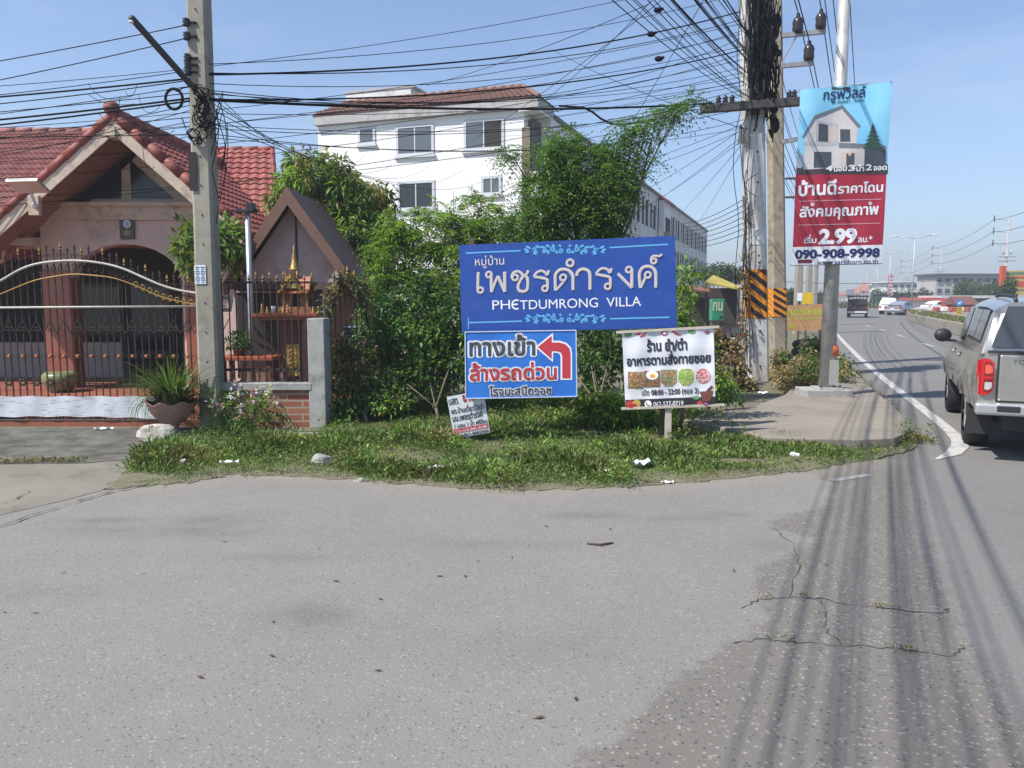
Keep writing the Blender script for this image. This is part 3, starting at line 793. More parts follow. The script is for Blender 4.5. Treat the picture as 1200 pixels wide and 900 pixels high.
# pots on the porch floor
def pot(name, label, c, prof, m, cat='flower pot', group=None, soil=True):
    t = empty(name, c, label, cat, group)
    mb = MB(); mb.lathe(prof, c, 22); mb.build('bowl', m, t, smooth=True)
    return t
pc = P(71, 452, 14.4); pc.z = .1
pot('flower_pot', 'green and ochre glazed pot by the orange porch pillar', pc, [(.14, 0), (.2, .03), (.3, .2), (.31, .3), (.25, .36), (.22, .36)], mat('glaze_green', (.16, .2, .09), .3, .4, 8, dirt=(.3, .12, .03), dirt_scale=6))

# ================================================================== the steep gabled annex
BROWN = mat('brown_fascia', (.16, .085, .06), .6, .12, 10)
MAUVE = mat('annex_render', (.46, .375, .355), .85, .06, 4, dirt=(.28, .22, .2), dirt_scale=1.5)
AY = 13.7
annex = empty('annex', Vector((P(345, 400, AY).x, AY, 0)), 'narrow steep gabled outbuilding with brown fascia behind the spirit house', 'outbuilding')
apx = P(337, 219, AY); rf = P(414, 326, AY); lf = P(262, 340, AY); lf.z = rf.z - .1
for q in (rf, lf):
    mb = MB(); d = (q - apx); ou = Vector((0, -.05, .0)); inn = Vector((0, 0, -.30))
    mb.prism([apx + ou, q + ou, q + inn * .85 + ou - d * .02, apx + inn + ou], (0, .06, 0)); mb.build('fascia', BROWN, annex)
    mb = MB(); mb.prism([apx, q, q + Vector((0, 3.0, 0)), apx + Vector((0, 3.0, 0))], (0, 0, -.06)); mb.build('roof', BROWN, annex)
wy = AY + .35
zl = P(345, 331, wy).z
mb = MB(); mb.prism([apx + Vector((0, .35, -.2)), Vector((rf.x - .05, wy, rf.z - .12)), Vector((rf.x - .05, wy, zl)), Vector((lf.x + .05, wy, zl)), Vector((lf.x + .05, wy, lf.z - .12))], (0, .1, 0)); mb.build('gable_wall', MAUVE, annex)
mb = MB(); mb.tube([Vector((apx.x + .03, wy - .02, apx.z - .3)), Vector((apx.x + .03, wy - .02, zl))], .016, 6); mb.build('cover_strip', mat('dark_strip', (.06, .05, .05), .7), annex)
mb = MB(); mb.box(((lf.x + rf.x) / 2, wy + .02, zl - .06), (rf.x - lf.x, .12, .12)); mb.build('lintel', mat('lintel_dark', (.09, .065, .055), .8), annex)
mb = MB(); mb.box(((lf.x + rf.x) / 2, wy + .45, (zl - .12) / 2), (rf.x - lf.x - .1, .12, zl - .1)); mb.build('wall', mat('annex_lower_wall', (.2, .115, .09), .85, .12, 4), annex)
mb = MB(); w0 = P(370.5, 350, wy + .34); mb.box(w0, (.36, .06, .58)); fr = mb.build('window_frame', mat('white_frame', (.75, .74, .7), .5), annex)
mb = MB(); mb.box(w0 + Vector((-.0, -.035, 0)), (.24, .02, .42)); mb.build('pane', mat('pane_blue', (.04, .055, .07), .15), fr)
mb = MB(); w1 = P(302, 378, wy + .36); mb.box(w1, (.75, .06, 1.5)); f1 = mb.build('dark_window', mat('window_frame_dark', (.1, .08, .07), .5), annex)
mb = MB(); mb.box(w1 + Vector((0, -.035, 0)), (.68, .02, 1.42)); mb.build('pane', DARK, f1)
mb = MB(); mb.bar(w1 + Vector((-.36, -.05, .55)), w1 + Vector((.36, -.05, .55)), .03, .03); mb.build('rail', mat('rail_cream', (.4, .33, .26), .6), f1)
# steel post with a small lamp box
STEEL = mat('galvanised', (.36, .38, .4), .45, .12, 8, metal=.5)
sp = empty('steel_post', Vector((P(292, 400, 12.3).x, 12.3, 0)), 'slim grey steel post topped by a small camera before the annex', 'post')
mb = MB(); mb.tube([Vector((P(296, 430, 12.3).x, 12.3, 0)), P(290, 247, 12.3)], .045, 10); mb.build('pole', STEEL, sp, smooth=True)
mb = MB(); mb.box(P(289, 247, 12.25), (.34, .07, .05)); mb.box(P(294, 243, 12.2), (.1, .16, .13)); mb.tube([P(294, 240, 12.2), P(294, 235, 12.2)], .015, 6); mb.build('camera_head', mat('black_plastic', (.02, .02, .022), .5), sp, bevel=.005)
# ================================================================== white apartment row behind the trees
AZB = R(19.6); fb = Vector((math.sin(AZB), math.cos(AZB), 0)); rb = Vector((fb.y, -fb.x, 0))
WHT = streaky('white_wall_paint', (.78, .775, .77), (.52, .5, .47), .5, 1.6)
SIDEW = streaky('side_wall_paint', (.74, .73, .70), (.36, .34, .31), .8, 1.8)
GREYB = mat('weathered_eave', (.38, .37, .36), .85, .15, 3, dirt=(.2, .19, .18), dirt_scale=2)
WFR = mat('window_surround_grey', (.50, .52, .54), .6)
C0 = P(631, 127, 40.0); HB = C0.z; C0.z = 0
WB, LB = 12.5, 77.5
bld = empty('apartment_row', C0.copy(), 'long white apartment row with brown tiled roof rising behind the trees', 'building')
def bpt(a, l, z): return C0 + rb * a + fb * l + Vector((0, 0, z))
def bbox(mb, a0, a1, l0, l1, z0, z1, mi=0):
    q = [bpt(a0, l0, z0), bpt(a1, l0, z0), bpt(a1, l1, z0), bpt(a0, l1, z0)]; mb.prism(q, (0, 0, z1 - z0), mi)
def front(px_, py_):
    d = ray(px_, py_); o = Vector((0, 0, CAM_H)); t = (C0 - o).dot(fb) / d.dot(fb); q = o + d * t - C0; return q.dot(rb), q.z
mb = MB(); bbox(mb, -WB, -.75, .0, .3, 0, HB); bbox(mb, -WB, -WB + .3, .3, 16, 0, HB); bbox(mb, -WB + .3, 0, 15.7, 16, 0, HB); bbox(mb, -.75, 0, .0, .15, 0, 8.0); bbox(mb, -.3, 0, 2.3, 16, 0, HB); bbox(mb, -.9, -.75, .3, 2.3, 7.5, HB); bbox(mb, -.75, 0, 2.1, 2.3, 7.5, HB); bbox(mb, -.75, 0, .15, 2.1, 7.4, 8.0)
mb.build('front_block', WHT, bld)
mb = MB(); bbox(mb, -.95, .05, -.25, 2.4, HB - .12, HB); mb.build('balcony_canopy', WHT, bld)
mb = MB(); bbox(mb, -.6, -.5, .6, 2.0, 8.2, HB - .3); mb.build('balcony_door', GLASSD, bld)
mb = MB(); bbox(mb, -11, -.1, 16, LB, 0, HB); mb.build('long_block', SIDEW, bld)
mb = MB(); bbox(mb, -.28, .12, 2.45, LB + .1, HB + .01, HB + .22); mb.build('cornice', mat('dark_cornice', (.16, .13, .12), .8, .2, 3), bld)
mb = MB()
e0, e1 = front(370, 151), front(629, 127)
mb.prism([bpt(-WB - .05, -.3, HB + .02), bpt(.08, -.3, HB + .02), bpt(.08, 2.4, HB + .02), bpt(-WB - .05, 2.4, HB + .02)], (0, 0, .5)); mb.build('eave_band', GREYB, bld)
rz_ = HB + .52
rA, rB_, rC, rD = bpt(-WB - .1, -.35, rz_), bpt(.1, -.35, rz_), bpt(-1.5, 2.0, rz_ + 1.15), bpt(-WB + .5, 2.0, rz_ + 1.15)
tile_roof('tiled_roof', rD, rC, rB_, rA, 42, 8, TILE_BR, bld, amp=.03, step=.05, sub=4)
tile_roof('tiled_roof', bpt(-1.55, 2.05, rz_ + 1.13), rC, rB_, bpt(.1, 3.2, rz_), 6, 5, TILE_BR, bld, amp=.03, step=.05, sub=4)
ridge_caps('ridge_cap', [rD, rC], .12, .5, TILE_BR, bld); ridge_caps('hip_tile', [rC, rB_], .12, .5, TILE_BR, bld)
mb = MB(); bbox(mb, -12.3, -8.2, 2.6, 6, HB, HB + 2.3); mb.build('roof_tank_room', mat('stained_render', (.62, .62, .6), .85, .1, 1.5, dirt=(.35, .33, .3), dirt_scale=1.2), bld); mb = MB(); bbox(mb, -12.35, -8.0, 2.55, 6.4, HB + 2.3, HB + 2.42); mb.build('roof_slab', GREYB, bld)
PANE = mat('grey_window_pane', (.10, .115, .13), .12, spec=.6)
for i, (x0, y0, x1, y1, n) in enumerate(((467, 151, 506, 178, 2), (546.5, 144, 588, 171.5, 2), (422.5, 152.5, 437.5, 166, 1), (468.5, 216, 507, 242, 2), (567, 210, 585, 225, 2))):
    (a0, zt_), (a1, zb_) = front(x0, y0), front(x1, y1)
    mb = MB(); w = .14
    bbox(mb, a0 - w, a1 + w, -.06, .0, zb_ - w, zb_); bbox(mb, a0 - w, a1 + w, -.06, .0, zt_, zt_ + w); bbox(mb, a0 - w, a0, -.06, 0, zb_, zt_); bbox(mb, a1, a1 + w, -.06, 0, zb_, zt_); bbox(mb, a0 - w - .08, a1 + w + .08, -.14, 0, zb_ - w - .1, zb_ - w)
    f = mb.build('window', WFR, bld)
    mb = MB(); bbox(mb, a0, a1, -.03, -.012, zb_, zt_); mb.build('pane', PANE if i != 3 else GLASSD, f)
    if n == 2:
        mb = MB(); am = (a0 + a1) / 2; bbox(mb, am - .03, am + .03, -.05, -.031, zb_, zt_); mb.build('sash_bar', WFR, f)
        if i == 1: mb = MB(); bbox(mb, am + .03, a1, -.036, -.031, zb_, zt_); mb.build('open_half', DARK, f)
# the long facade: bays with pilasters and tall windows on each floor
nb = 16; bw = (LB - 16) / nb
SW = None
mb = MB()
for i in range(nb + 1):
    bbox(mb, -.1, .03, 16 + i * bw - .16, 16 + i * bw + .16, 0, HB); 
    if i < nb: bbox(mb, -.1, -.02, 16 + (i + .5) * bw - .1, 16 + (i + .5) * bw + .1, 0, HB)
for z in (3.4, 6.8): bbox(mb, -.1, .0, 16, LB, z, z + .3)
mb.build('pilasters', SIDEW, bld)
for i in range(nb):
    for fl_i, z in enumerate((.9, 4.5, 7.9)):
        for h_ in (0, 1):
            l0 = 16 + i * bw + (.32 if h_ == 0 else bw / 2 + .3); l1 = l0 + bw / 2 - .7
            if SW is None:
                m_ = MB(); bbox(m_, -.1, -.06, l0, l1, z, z + 2.1); SW = m_.build('side_window', mat('side_window_dark', (.045, .045, .05), .9, spec=.02), bld); ref = (l0, z)
            elif i * 6 < 94:
                o = SW.copy(); COL.objects.link(o); o.parent = bld; d = fb * (l0 - ref[0]) + Vector((0, 0, z - ref[1])); o.location = d
mb = MB(); bbox(mb, 0, 1.1, 36.5, 40, 4.3, 5.6); bbox(mb, 0, .5, 36.2, 40.3, 0, HB - .3); mb.build('projecting_bay', WHT, bld)
mb = MB(); bbox(mb, .5, .56, 37, 39.5, 6.2, 9.2); mb.build('bay_window', mat('side_window_dark', (.045, .045, .05), .9, spec=.02), bld)
mb = MB(); mb.prism([bpt(-.2, 35.8, HB + .25), bpt(.9, 35.8, HB - .5), bpt(.9, 40.6, HB - .5), bpt(-.2, 40.6, HB + .25)], (0, 0, .15)); mb.build('bay_roof', RIDGE, bld)

# lone concrete post among the trees
t = empty('concrete_post', Vector((P(615, 400, 16.5).x, 16.5, 0)), 'slim stained concrete post standing among the trees before the white building', 'post')
mb = MB(); square_pole_pts = [P(615.5, 300, 16.5), P(616.5, 150, 16.5)]; b_ = Vector((square_pole_pts[0].x, 16.5, 0)); mb.bar(b_, square_pole_pts[1], .17, .17); mb.build('shaft', mat('post_stained', (.30, .25, .18), .9, .25, 5, dirt=(.12, .1, .08), dirt_scale=4), t, bevel=.01)
# ================================================================== iron gate
IRON = mat('rusty_dark_iron', (.035, .024, .02), .65, .4, 14, metal=.2, dirt=(.10, .045, .022), dirt_scale=6)
RAILW = mat('silver_rail', (.42, .40, .35), .6, .2, 12, metal=.1)
GOLD = mat('gold_paint', (.36, .22, .06), .45, .25, 20, metal=.3)
COPPER = mat('copper_rosette', (.42, .15, .05), .5, .2, 20, metal=.2)
TY = 11.1
gate = empty('iron_gate', Vector((P(120, 495, TY).x, TY, 0)), 'arched wrought iron gate with silver top rail before the porch', 'gate')
rail_px = [(-66, 352), (-40, 347), (-20, 339), (0, 330), (27, 313), (53, 307), (88, 305), (115, 307.5), (141, 313), (165, 324), (192, 336), (215, 341.5), (233, 344), (270, 348)]
gold_px = [(-60, 362), (-30, 355), (0, 345), (40, 328), (85, 320.5), (133, 325), (165, 337), (187, 348), (227, 357), (266, 359)]
def curve_y(tab, x):
    for (a, ya), (b, yb) in zip(tab, tab[1:]):
        if a <= x <= b: return ya + (yb - ya) * (x - a) / (b - a)
    return tab[0][1] if x < tab[0][0] else tab[-1][1]
def smooth_px(tab, n=60):
    xs = np.linspace(tab[0][0], tab[-1][0], n); ys = np.array([curve_y(tab, x) for x in xs]); ys = np.convolve(np.pad(ys, 2, 'edge'), np.ones(5) / 5, 'valid'); return list(zip(xs, ys))
mb = MB(); mb.tube([P(x, y, TY) for x, y in smooth_px(rail_px)], .017, 8); mb.build('top_rail', RAILW, gate, smooth=True)
mb = MB(); mb.tube([P(x, y, TY) for x, y in smooth_px(gold_px)], .008, 6); mb.build('gold_rail', GOLD, gate, smooth=True)
mb = MB(); mb.tube([P(-66, 361, TY), P(236, 359, TY)], .016, 8); mb.build('middle_rail', RAILW, gate, smooth=True)
mb = MB(); mb.tube([P(236, 347, TY + .02), P(270, 349, TY + .02), P(271, 352, TY + .02), P(270, 363, TY + .02), P(236, 363, TY + .02)], .03, 8); mb.build('latch_loop', RAILW, gate, smooth=True)
mb = MB(); mb.tube([P(-66, 497, TY), P(268, 497, TY)], .025, 6); mb.tube([P(-66, 492, TY), P(268, 492, TY)], .012, 6); mb.build('bottom_rail', mat('bottom_rail_cream', (.5, .42, .3), .6, .3, 20), gate, smooth=True)
def finial(mb, p, s=1.0, mi=0):
    mb.lathe([(.006 * s, 0), (.018 * s, .02 * s), (.008 * s, .035 * s), (.02 * s, .06 * s), (.002, .12 * s)], p, 6, mi)
xs = np.arange(-62, 268, 8.05)
for i, x in enumerate(xs):
    mb = MB(); yt = curve_y(rail_px, x) - (9 if i % 2 else 13)
    b0 = P(x, 497, TY + .03); t0 = P(x, yt, TY + .03); t0.x = b0.x
    mb.bar(b0, t0, .014, .014); finial(mb, t0 - Vector((0, 0, .02)), .9)
    if i % 2 == 0:
        for sg in (1, -1): mb.tube([Vector((b0.x + sg * .045, TY + .03, t0.z - .11)), Vector((b0.x + sg * .05, TY + .03, t0.z - .05)), Vector((b0.x + sg * .025, TY + .03, t0.z - .06)), Vector((b0.x, TY + .03, t0.z - .1))], .006, 4)
    o = mb.build('bar', IRON, gate)
    if i % 3 == 0:
        mb = MB(); finial(mb, t0 + Vector((0, -.002, -.015)), .95); mb.build('gold_tip', GOLD, o)
mb = MB(); mg = MB(); mc = MB()
for i, x in enumerate(xs[:-2]):
    yt = curve_y(rail_px, x + 4); c0 = P(x + 4, yt + 8, TY + .02)
    mb.tube([c0 + Vector((.03 * math.cos(q / 8 * 6.283), 0, .045 * math.sin(q / 8 * 6.283))) for q in range(9)], .006, 4, cap=False)
    if x > 150: mg.tube([P(x + 4, yt + 12, TY) + Vector((.03 * math.cos(q / 8 * 6.283), 0, .04 * math.sin(q / 8 * 6.283))) for q in range(9)], .007, 4, cap=False)
    if i % 2 == 0:
        for (ya, yb) in ((374, 391), (497, 480)):
            a = P(x + 8, ya, TY + .01); b = P(x + 16, yb, TY + .01); c = P(x + 24, ya, TY + .01)
            mb.bar(a, b, .01, .01); mb.bar(b, c, .01, .01)
        d0 = P(x + 8, 388, TY + .01)
        for sg in (1, -1): mb.tube([d0 + Vector((sg * r * math.sin(a), 0, -r * math.cos(a) + .02)) for r, a in ((.0, 0), (.03, .9), (.06, 1.6), (.055, 2.4), (.025, 2.9))], .007, 4)
        c1 = P(x + 8, 417.5, TY + .005)
        mc.ball(c1, (.028, .02, .028), 6, 4)
        for sg in (1, -1): mb.tube([c1 + Vector((sg * q, 0, z)) for q, z in ((0, 0), (.05, .03), (.075, 0), (.05, -.03), (0, 0))], .006, 4)
        if x < 70:
            c2 = P(x + 8, 448, TY + .005)
            for q in range(6): mb.ball(c2 + Vector((.04 * math.cos(q * 1.047), 0, .04 * math.sin(q * 1.047))), (.022, .012, .022), 5, 4)
mb.build('scrollwork', IRON, gate); mg.build('gold_scrollwork', GOLD, gate); mc.build('rosettes', COPPER, gate)
# the sheet tied along the gate's foot, and the tiled sill below
k = NT('white_banner_cloth', .7); v = k.coords()
sx = k.n('SeparateXYZ'); k.l(v, sx.inputs[0])
st = k.n('TexNoise', Scale=7, Detail=5); mp = k.n('Mapping'); mp.inputs['Scale'].default_value = (1, 1, 5); k.l(v, mp.inputs['Vector']); k.l(mp.outputs[0], st.inputs['Vector'])
c = k.mix(k.rng(st.outputs['Fac'], .56, .66, 0, .8), (.60, .615, .65), (.27, .29, .34))
st2 = k.noise(v, 9, 3); zm = k.rng(sx.outputs[2], .5, .56, 0, 1)
c = k.mix(k.math('MULTIPLY', k.rng(st2, .58, .63, 0, .8), zm), c, (.45, .13, .1)); CLOTH = k.out(c)
mb = MB(); nx, nz = 60, 8; vs = []
for j in range(nz + 1):
    for i in range(nx + 1):
        x = -70 + (190 + 70) * i / nx; y = 464.5 + (491 - 464.5 - 3 * math.sin(i / nx * 3.1) * (j / nz)) * j / nz
        vs.append(P(x, y + .6 * math.sin(i * .7), TY - .06 - .004 * math.sin(i * .55 + j * .3) - .003 * math.sin(i * 1.3)))
n0 = len(vs); vs += [p + Vector((0, .004, 0)) for p in vs]
fs = [(j * (nx + 1) + i, j * (nx + 1) + i + 1, (j + 1) * (nx + 1) + i + 1, (j + 1) * (nx + 1) + i) for j in range(nz) for i in range(nx)]
mb.add(vs, fs + [tuple(n0 + q for q in f[::-1]) for f in fs]); o = mb.build('cloth_sheet', CLOTH, smooth=True)
tag(o, 'long white plastic sheet tied along the foot of the iron gate', 'banner')
mb = MB(); mb.box(((P(-70, 500, TY).x + P(250, 500, TY).x) / 2, TY + .12, .035), (P(250, 500, TY).x - P(-70, 500, TY).x, .3, .07)); mb.build('sill', OTILE, gate)

# ================================================================== fence: brick base, post, ironwork
k = NT('red_brick', .85); v = k.coords()
sx = k.n('SeparateXYZ'); k.l(v, sx.inputs[0]); cx = k.n('CombineXYZ'); k.l(sx.outputs[0], cx.inputs[0]); k.l(sx.outputs[2], cx.inputs[1])
bk = k.n('TexBrick', Scale=1.0, Mortar__Size=.012, Brick__Width=.42, Row__Height=.095); bk.inputs['Color1'].default_value = (.25, .085, .05, 1); bk.inputs['Color2'].default_value = (.33, .14, .08, 1); bk.inputs['Mortar'].default_value = (.33, .27, .21, 1)
k.l(cx.outputs[0], bk.inputs['Vector'])
c = k.mix(k.rng(k.noise(v, 12, 6), .5, .75, 0, .5), bk.outputs['Color'], (.2, .13, .09)); k.bump(bk.outputs['Fac'], -.4, .01); BRICK = k.out(c)
CONC = mat('grey_concrete', (.33, .33, .31), .9, .15, 7, dirt=(.15, .15, .135), dirt_scale=4, bump=.2)
FY = 10.95
fence = empty('fence', Vector((P(320, 500, FY).x, FY, 0)), 'short fence of red brick base, concrete coping and iron spikes beside the gate', 'fence')
xa_, xb_ = P(262, 480, FY).x, P(367, 480, FY).x
zc = P(340, 457, FY).z
mb = MB(); mb.box(((xa_ + xb_) / 2, FY + .08, zc / 2), (xb_ - xa_, .16, zc)); mb.build('brick_wall', BRICK, fence)
mb = MB(); mb.box(((xa_ + xb_) / 2, FY + .06, zc + .05), (xb_ - xa_, .22, .1)); mb.build('coping', CONC, fence, bevel=.008)
pz = P(375, 373, FY).z; px_ = P(374, 480, FY).x
mb = MB(); mb.box((px_, FY + .1, pz / 2), (.235, .3, pz), rz=R(-4)); mb.build('concrete_post', CONC, fence, bevel=.012)
for i, x in enumerate(np.arange(264, 366, 8.0)):
    mb = MB(); b0 = P(x, 448, FY + .05); t0 = P(x, 326 + (0 if i % 2 else 4), FY + .05); t0.x = b0.x
    mb.bar(b0, t0, .014, .014); finial(mb, t0 - Vector((0, 0, .02)), .9); o = mb.build('bar', IRON, fence)
    mb = MB(); finial(mb, t0 + Vector((0, -.002, -.01)), .9); mb.build('gold_tip', GOLD, o)
mb = MB()
for y in (331, 433): mb.bar(P(263, y, FY + .07), P(366, y, FY + .07), .02, .03)
for i, x in enumerate(np.arange(268, 360, 16.0)):
    for yy, hh in ((440, 7),): 
        c0 = P(x, yy, FY + .06); mb.tube([c0 + Vector((.06 * math.cos(q / 10 * 6.283), 0, .07 * math.sin(q / 10 * 6.283))) for q in range(11)], .006, 4, cap=False)
mb.build('rail', IRON, fence)
# the fence goes on past the gate's other end
f2 = empty('fence', Vector((P(-110, 500, FY).x, FY, 0)), 'brick based fence with a concrete post at the far left end of the gate', 'fence')
xc_, xd_ = P(-72, 480, FY).x, P(-72, 480, FY).x - 3.2
mb = MB(); mb.box(((xc_ + xd_) / 2, FY + .08, zc / 2), (xc_ - xd_, .16, zc)); mb.build('brick_wall', BRICK, f2)
mb = MB(); mb.box(((xc_ + xd_) / 2, FY + .06, zc + .05), (xc_ - xd_, .22, .1)); mb.build('coping', CONC, f2, bevel=.008)
mb = MB(); mb.box((xc_ + .12, FY + .1, pz / 2), (.235, .3, pz)); mb.build('concrete_post', CONC, f2, bevel=.012)
for i in range(24):
    mb = MB(); b0 = Vector((xc_ - .15 - i * .125, FY + .07, zc + .1)); mb.bar(b0, b0 + Vector((0, 0, 1.3)), .014, .014); finial(mb, b0 + Vector((0, 0, 1.28)), .9); mb.build('bar', IRON, f2)
# flat kerb stones before the fence
for (x, y, w_, zz) in ((345, 514, 100, .07), (330, 523, 120, .05)):
    mb = MB(); a = G(x, y, 0); mb.box((a.x, a.y, zz / 2), (w_ * scale_at(a.y), .16, zz)); tag(mb.build('kerb_stone', CONC, bevel=.015), 'long low concrete kerb stone half hidden in grass, ' + ('nearer the brick fence' if zz > .06 else 'nearer the road'), 'kerb stone', 'kerb stones below the brick fence')
# arched wicket with creeper
wk = empty('wicket_gate', Vector((P(408, 490, 11.4).x, 11.4, 0)), 'small arched iron wicket overgrown with creeper right of the concrete post', 'gate')
arc = [(378, 380), (384, 362), (391, 343), (399, 329), (407, 324), (415, 329), (424, 345), (432, 365), (437, 385)]
mb = MB(); mb.tube([P(x, y, 11.4) for x, y in arc], .025, 6); mb.tube([P(x + (408 - x) * .12, y + 6, 11.4) for x, y in arc], .015, 6); mb.build('arch', IRON, wk, smooth=True)
for x in np.arange(384, 437, 6.0):
    mb = MB(); b0 = P(x, 492, 11.42); t0 = P(x, curve_y(arc, x) - 5, 11.42); t0.x = b0.x; mb.bar(b0, t0, .013, .013); finial(mb, t0, .9); mb.build('bar', IRON, wk)
mb = MB(); mb.bar(P(380, 436, 11.43), P(437, 436, 11.43), .03, .05); mb.bar(P(380, 400, 11.43), P(437, 400, 11.43), .02, .03); mb.build('rail', IRON, wk)
for x, y in arc[1:-1]:
    mb = MB(); finial(mb, P(x, y - 2, 11.4), 1.1); mb.build('gold_tip', GOLD, wk)
cl = empty('creeper', Vector((P(408, 490, 11.3).x, 11.3, 0)), 'thin leafy creeper climbing over the arched iron wicket', 'creeper')
ctr = np.array([P(x + rnd.uniform(-4, 4), y + rnd.uniform(-2, 9), 11.35) for x, y in smooth_px(arc, 46)] + [P(rnd.uniform(384, 436), rnd.uniform(400, 480), 11.38) for _ in range(60)])
pos, dr, L, W_, t = sprays(ctr, 16, .13, .07, .55, [(.05, .09, .02), (.09, .12, .03), (.14, .11, .05)])
leaves_mesh('leaves', pos, dr, L, W_, t, LEAF, cl)
mb = MB()
for _ in range(5):
    q = [P(x + rnd.uniform(-3, 3), y + rnd.uniform(-2, 4), 11.36) for x, y in arc]; mb.tube(q, .009, 4)
mb.build('stem', BARK, cl)
# blue framed board behind the wicket
bb = empty('blue_board', P(420, 420, 12.6), 'blue board in a pale dotted frame behind the creeper arch', 'board')
mb = MB(); mb.box(P(419, 402, 12.6), (.42, .04, .56)); mb.build('panel', mat('navy_board', (.03, .045, .12), .6, .2, 9), bb)
mb = MB()
for a, b in (((403, 383), (432, 383)), ((432, 383), (432, 419))): mb.bar(P(*a, 12.56), P(*b, 12.56), .035, .02)
mb.build('frame', mat('pale_blue_frame', (.45, .55, .62), .5), bb)

# ================================================================== spirit house
SY = 12.3
SPX = 344
sh = empty('spirit_house', Vector((P(SPX, 450, SY).x, SY, 0)), 'gilded Thai spirit house with tiered red roofs on a tall pedestal', 'spirit house')
RED = mat('lacquer_red', (.34, .075, .04), .45, .25, 18, dirt=(.4, .22, .06), dirt_scale=14)
GOLDR = mat('gilded', (.50, .33, .09), .38, .3, 26, metal=.35, dirt=(.2, .09, .04), dirt_scale=16)
MAROON = mat('maroon_pedestal', (.14, .05, .035), .6, .2, 8)
X0 = P(SPX, 450, SY).x
Zp = lambda y: P(SPX, y, SY).z
mb = MB(); mb.lathe([(.24, 0), (.24, .12), (.18, .17), (.17, .25), (.165, Zp(380)), (.2, Zp(376)), (.22, Zp(372))], (X0, SY, 0), 4, 0); mb.build('pedestal', MAROON, sh, bevel=.006)
mb = MB(); gz0, gz1 = Zp(440), Zp(403)
mb.box((X0 + .05, SY - .145, (gz0 + gz1) / 2), (.2, .02, gz1 - gz0)); gp = mb.build('gilded_panel', GOLDR, sh)
mb = MB()
for i in range(7):
    for sg in (-1, 1): mb.tube([Vector((X0 + .05 + sg * (.03 + .03 * math.sin(q)), SY - .16, gz0 + .04 + i * (gz1 - gz0 - .08) / 6.2 + .03 * math.cos(q))) for q in np.linspace(0, 5, 9)], .007, 4)
mb.build('carved_scrolls', GOLD, gp)
pcx = P(341, 370, SY).x; pzz = Zp(369)
mb = MB(); mb.box((pcx, SY, pzz), (.98, .7, .05)); mb.box((pcx, SY, pzz - .05), (.86, .6, .05)); mb.build('platform', RED, sh, bevel=.008)
zt = pzz + .025
mb = MB(); hx = P(349, 350, SY).x
mb.box((hx, SY, zt + .05), (.5, .42, .1)); 
for sx_ in (-1, 1):
    for sy_ in (-1, 1): mb.box((hx + sx_ * .17, SY + sy_ * .13, zt + .22), (.045, .045, .28))
mb.box((hx, SY + .06, zt + .22), (.3, .22, .28)); mb.build('shrine_body', mat('shrine_brown', (.22, .09, .04), .5, .3, 18, dirt=(.5, .32, .09), dirt_scale=14), sh)
mb = MB(); mb.prism([Vector((hx - .06 + .06 * q, SY - .058, zt + .1 + z)) for q, z in ((0, 0), (1.6, 0), (1.6, .17), (.8, .25), (0, .17))], (0, -.012, 0)); mb.build('doorway', DARK, sh)
def thai_gable(mb, mg, x, y, z, w, h, dep, axis='y'):
    # steep concave roof: gable along the given axis
    prof = [(0, h), (.22 * w, .52 * h), (.38 * w, .2 * h), (.55 * w, 0)]
    for sg in (-1, 1):
        for (a, za_), (b, zb_) in zip(prof, prof[1:]):
            if axis == 'y': q = [(x + sg * a, y - dep, z + za_), (x + sg * b, y - dep, z + zb_), (x + sg * b, y + dep, z + zb_), (x + sg * a, y + dep, z + za_)]
            else: q = [(x - dep, y + sg * a, z + za_), (x - dep, y + sg * b, z + zb_), (x + dep, y + sg * b, z + zb_), (x + dep, y + sg * a, z + za_)]
            mb.prism(q, (0, 0, -.018))
        for e_ in (-1, 1):
            pts = [Vector((x + sg * a, y + e_ * dep, z + za_ + .005)) if axis == 'y' else Vector((x + e_ * dep, y + sg * a, z + za_ + .005)) for a, za_ in prof]
            mg.tube(pts, [.012, .014, .014, .018], 5)
            tip = pts[-1] + (Vector((sg * .03, 0, .05)) if axis == 'y' else Vector((0, sg * .03, .05))); mg.tube([pts[-1], tip], [.016, .003], 5)
    for e_ in (-1, 1):
        t0 = Vector((x, y + e_ * dep, z + h)) if axis == 'y' else Vector((x + e_ * dep, y, z + h)); mg.tube([t0, t0 + Vector((0, e_ * .03, .09)) if axis == 'y' else t0 + Vector((e_ * .03, 0, .09))], [.016, .003], 5)
mr = MB(); mg = MB(); zr = zt + .34
thai_gable(mr, mg, hx - .04, SY, zr - .03, .34, .25, .22, 'y'); thai_gable(mr, mg, hx - .04, SY - .02, zr + .05, .25, .22, .17, 'y'); thai_gable(mr, mg, hx + .02, SY, zr - .02, .36, .24, .19, 'x')
rf_ = mr.build('roof', RED, sh); mg.build('gilded_edge', GOLD, rf_)
mb = MB(); mb.prism([(hx - .04 + q * .085, SY - .2, zr + .04 + z * .17) for q, z in ((-1, 0), (1, 0), (0, 1))], (0, .02, 0)); mb.build('gilded_pediment', GOLDR, sh)
mb = MB(); mb.lathe([(r_ * .8, z_ * .78) for r_, z_ in ((.1, 0), (.1, .03), (.075, .05), (.08, .09), (.055, .11), (.06, .15), (.04, .17), (.045, .24), (.03, .3), (.015, .38), (.004, .5))], (P(344.4, 300, SY).x, SY, Zp(317)), 12); mb.build('spire', GOLD, sh, smooth=True)
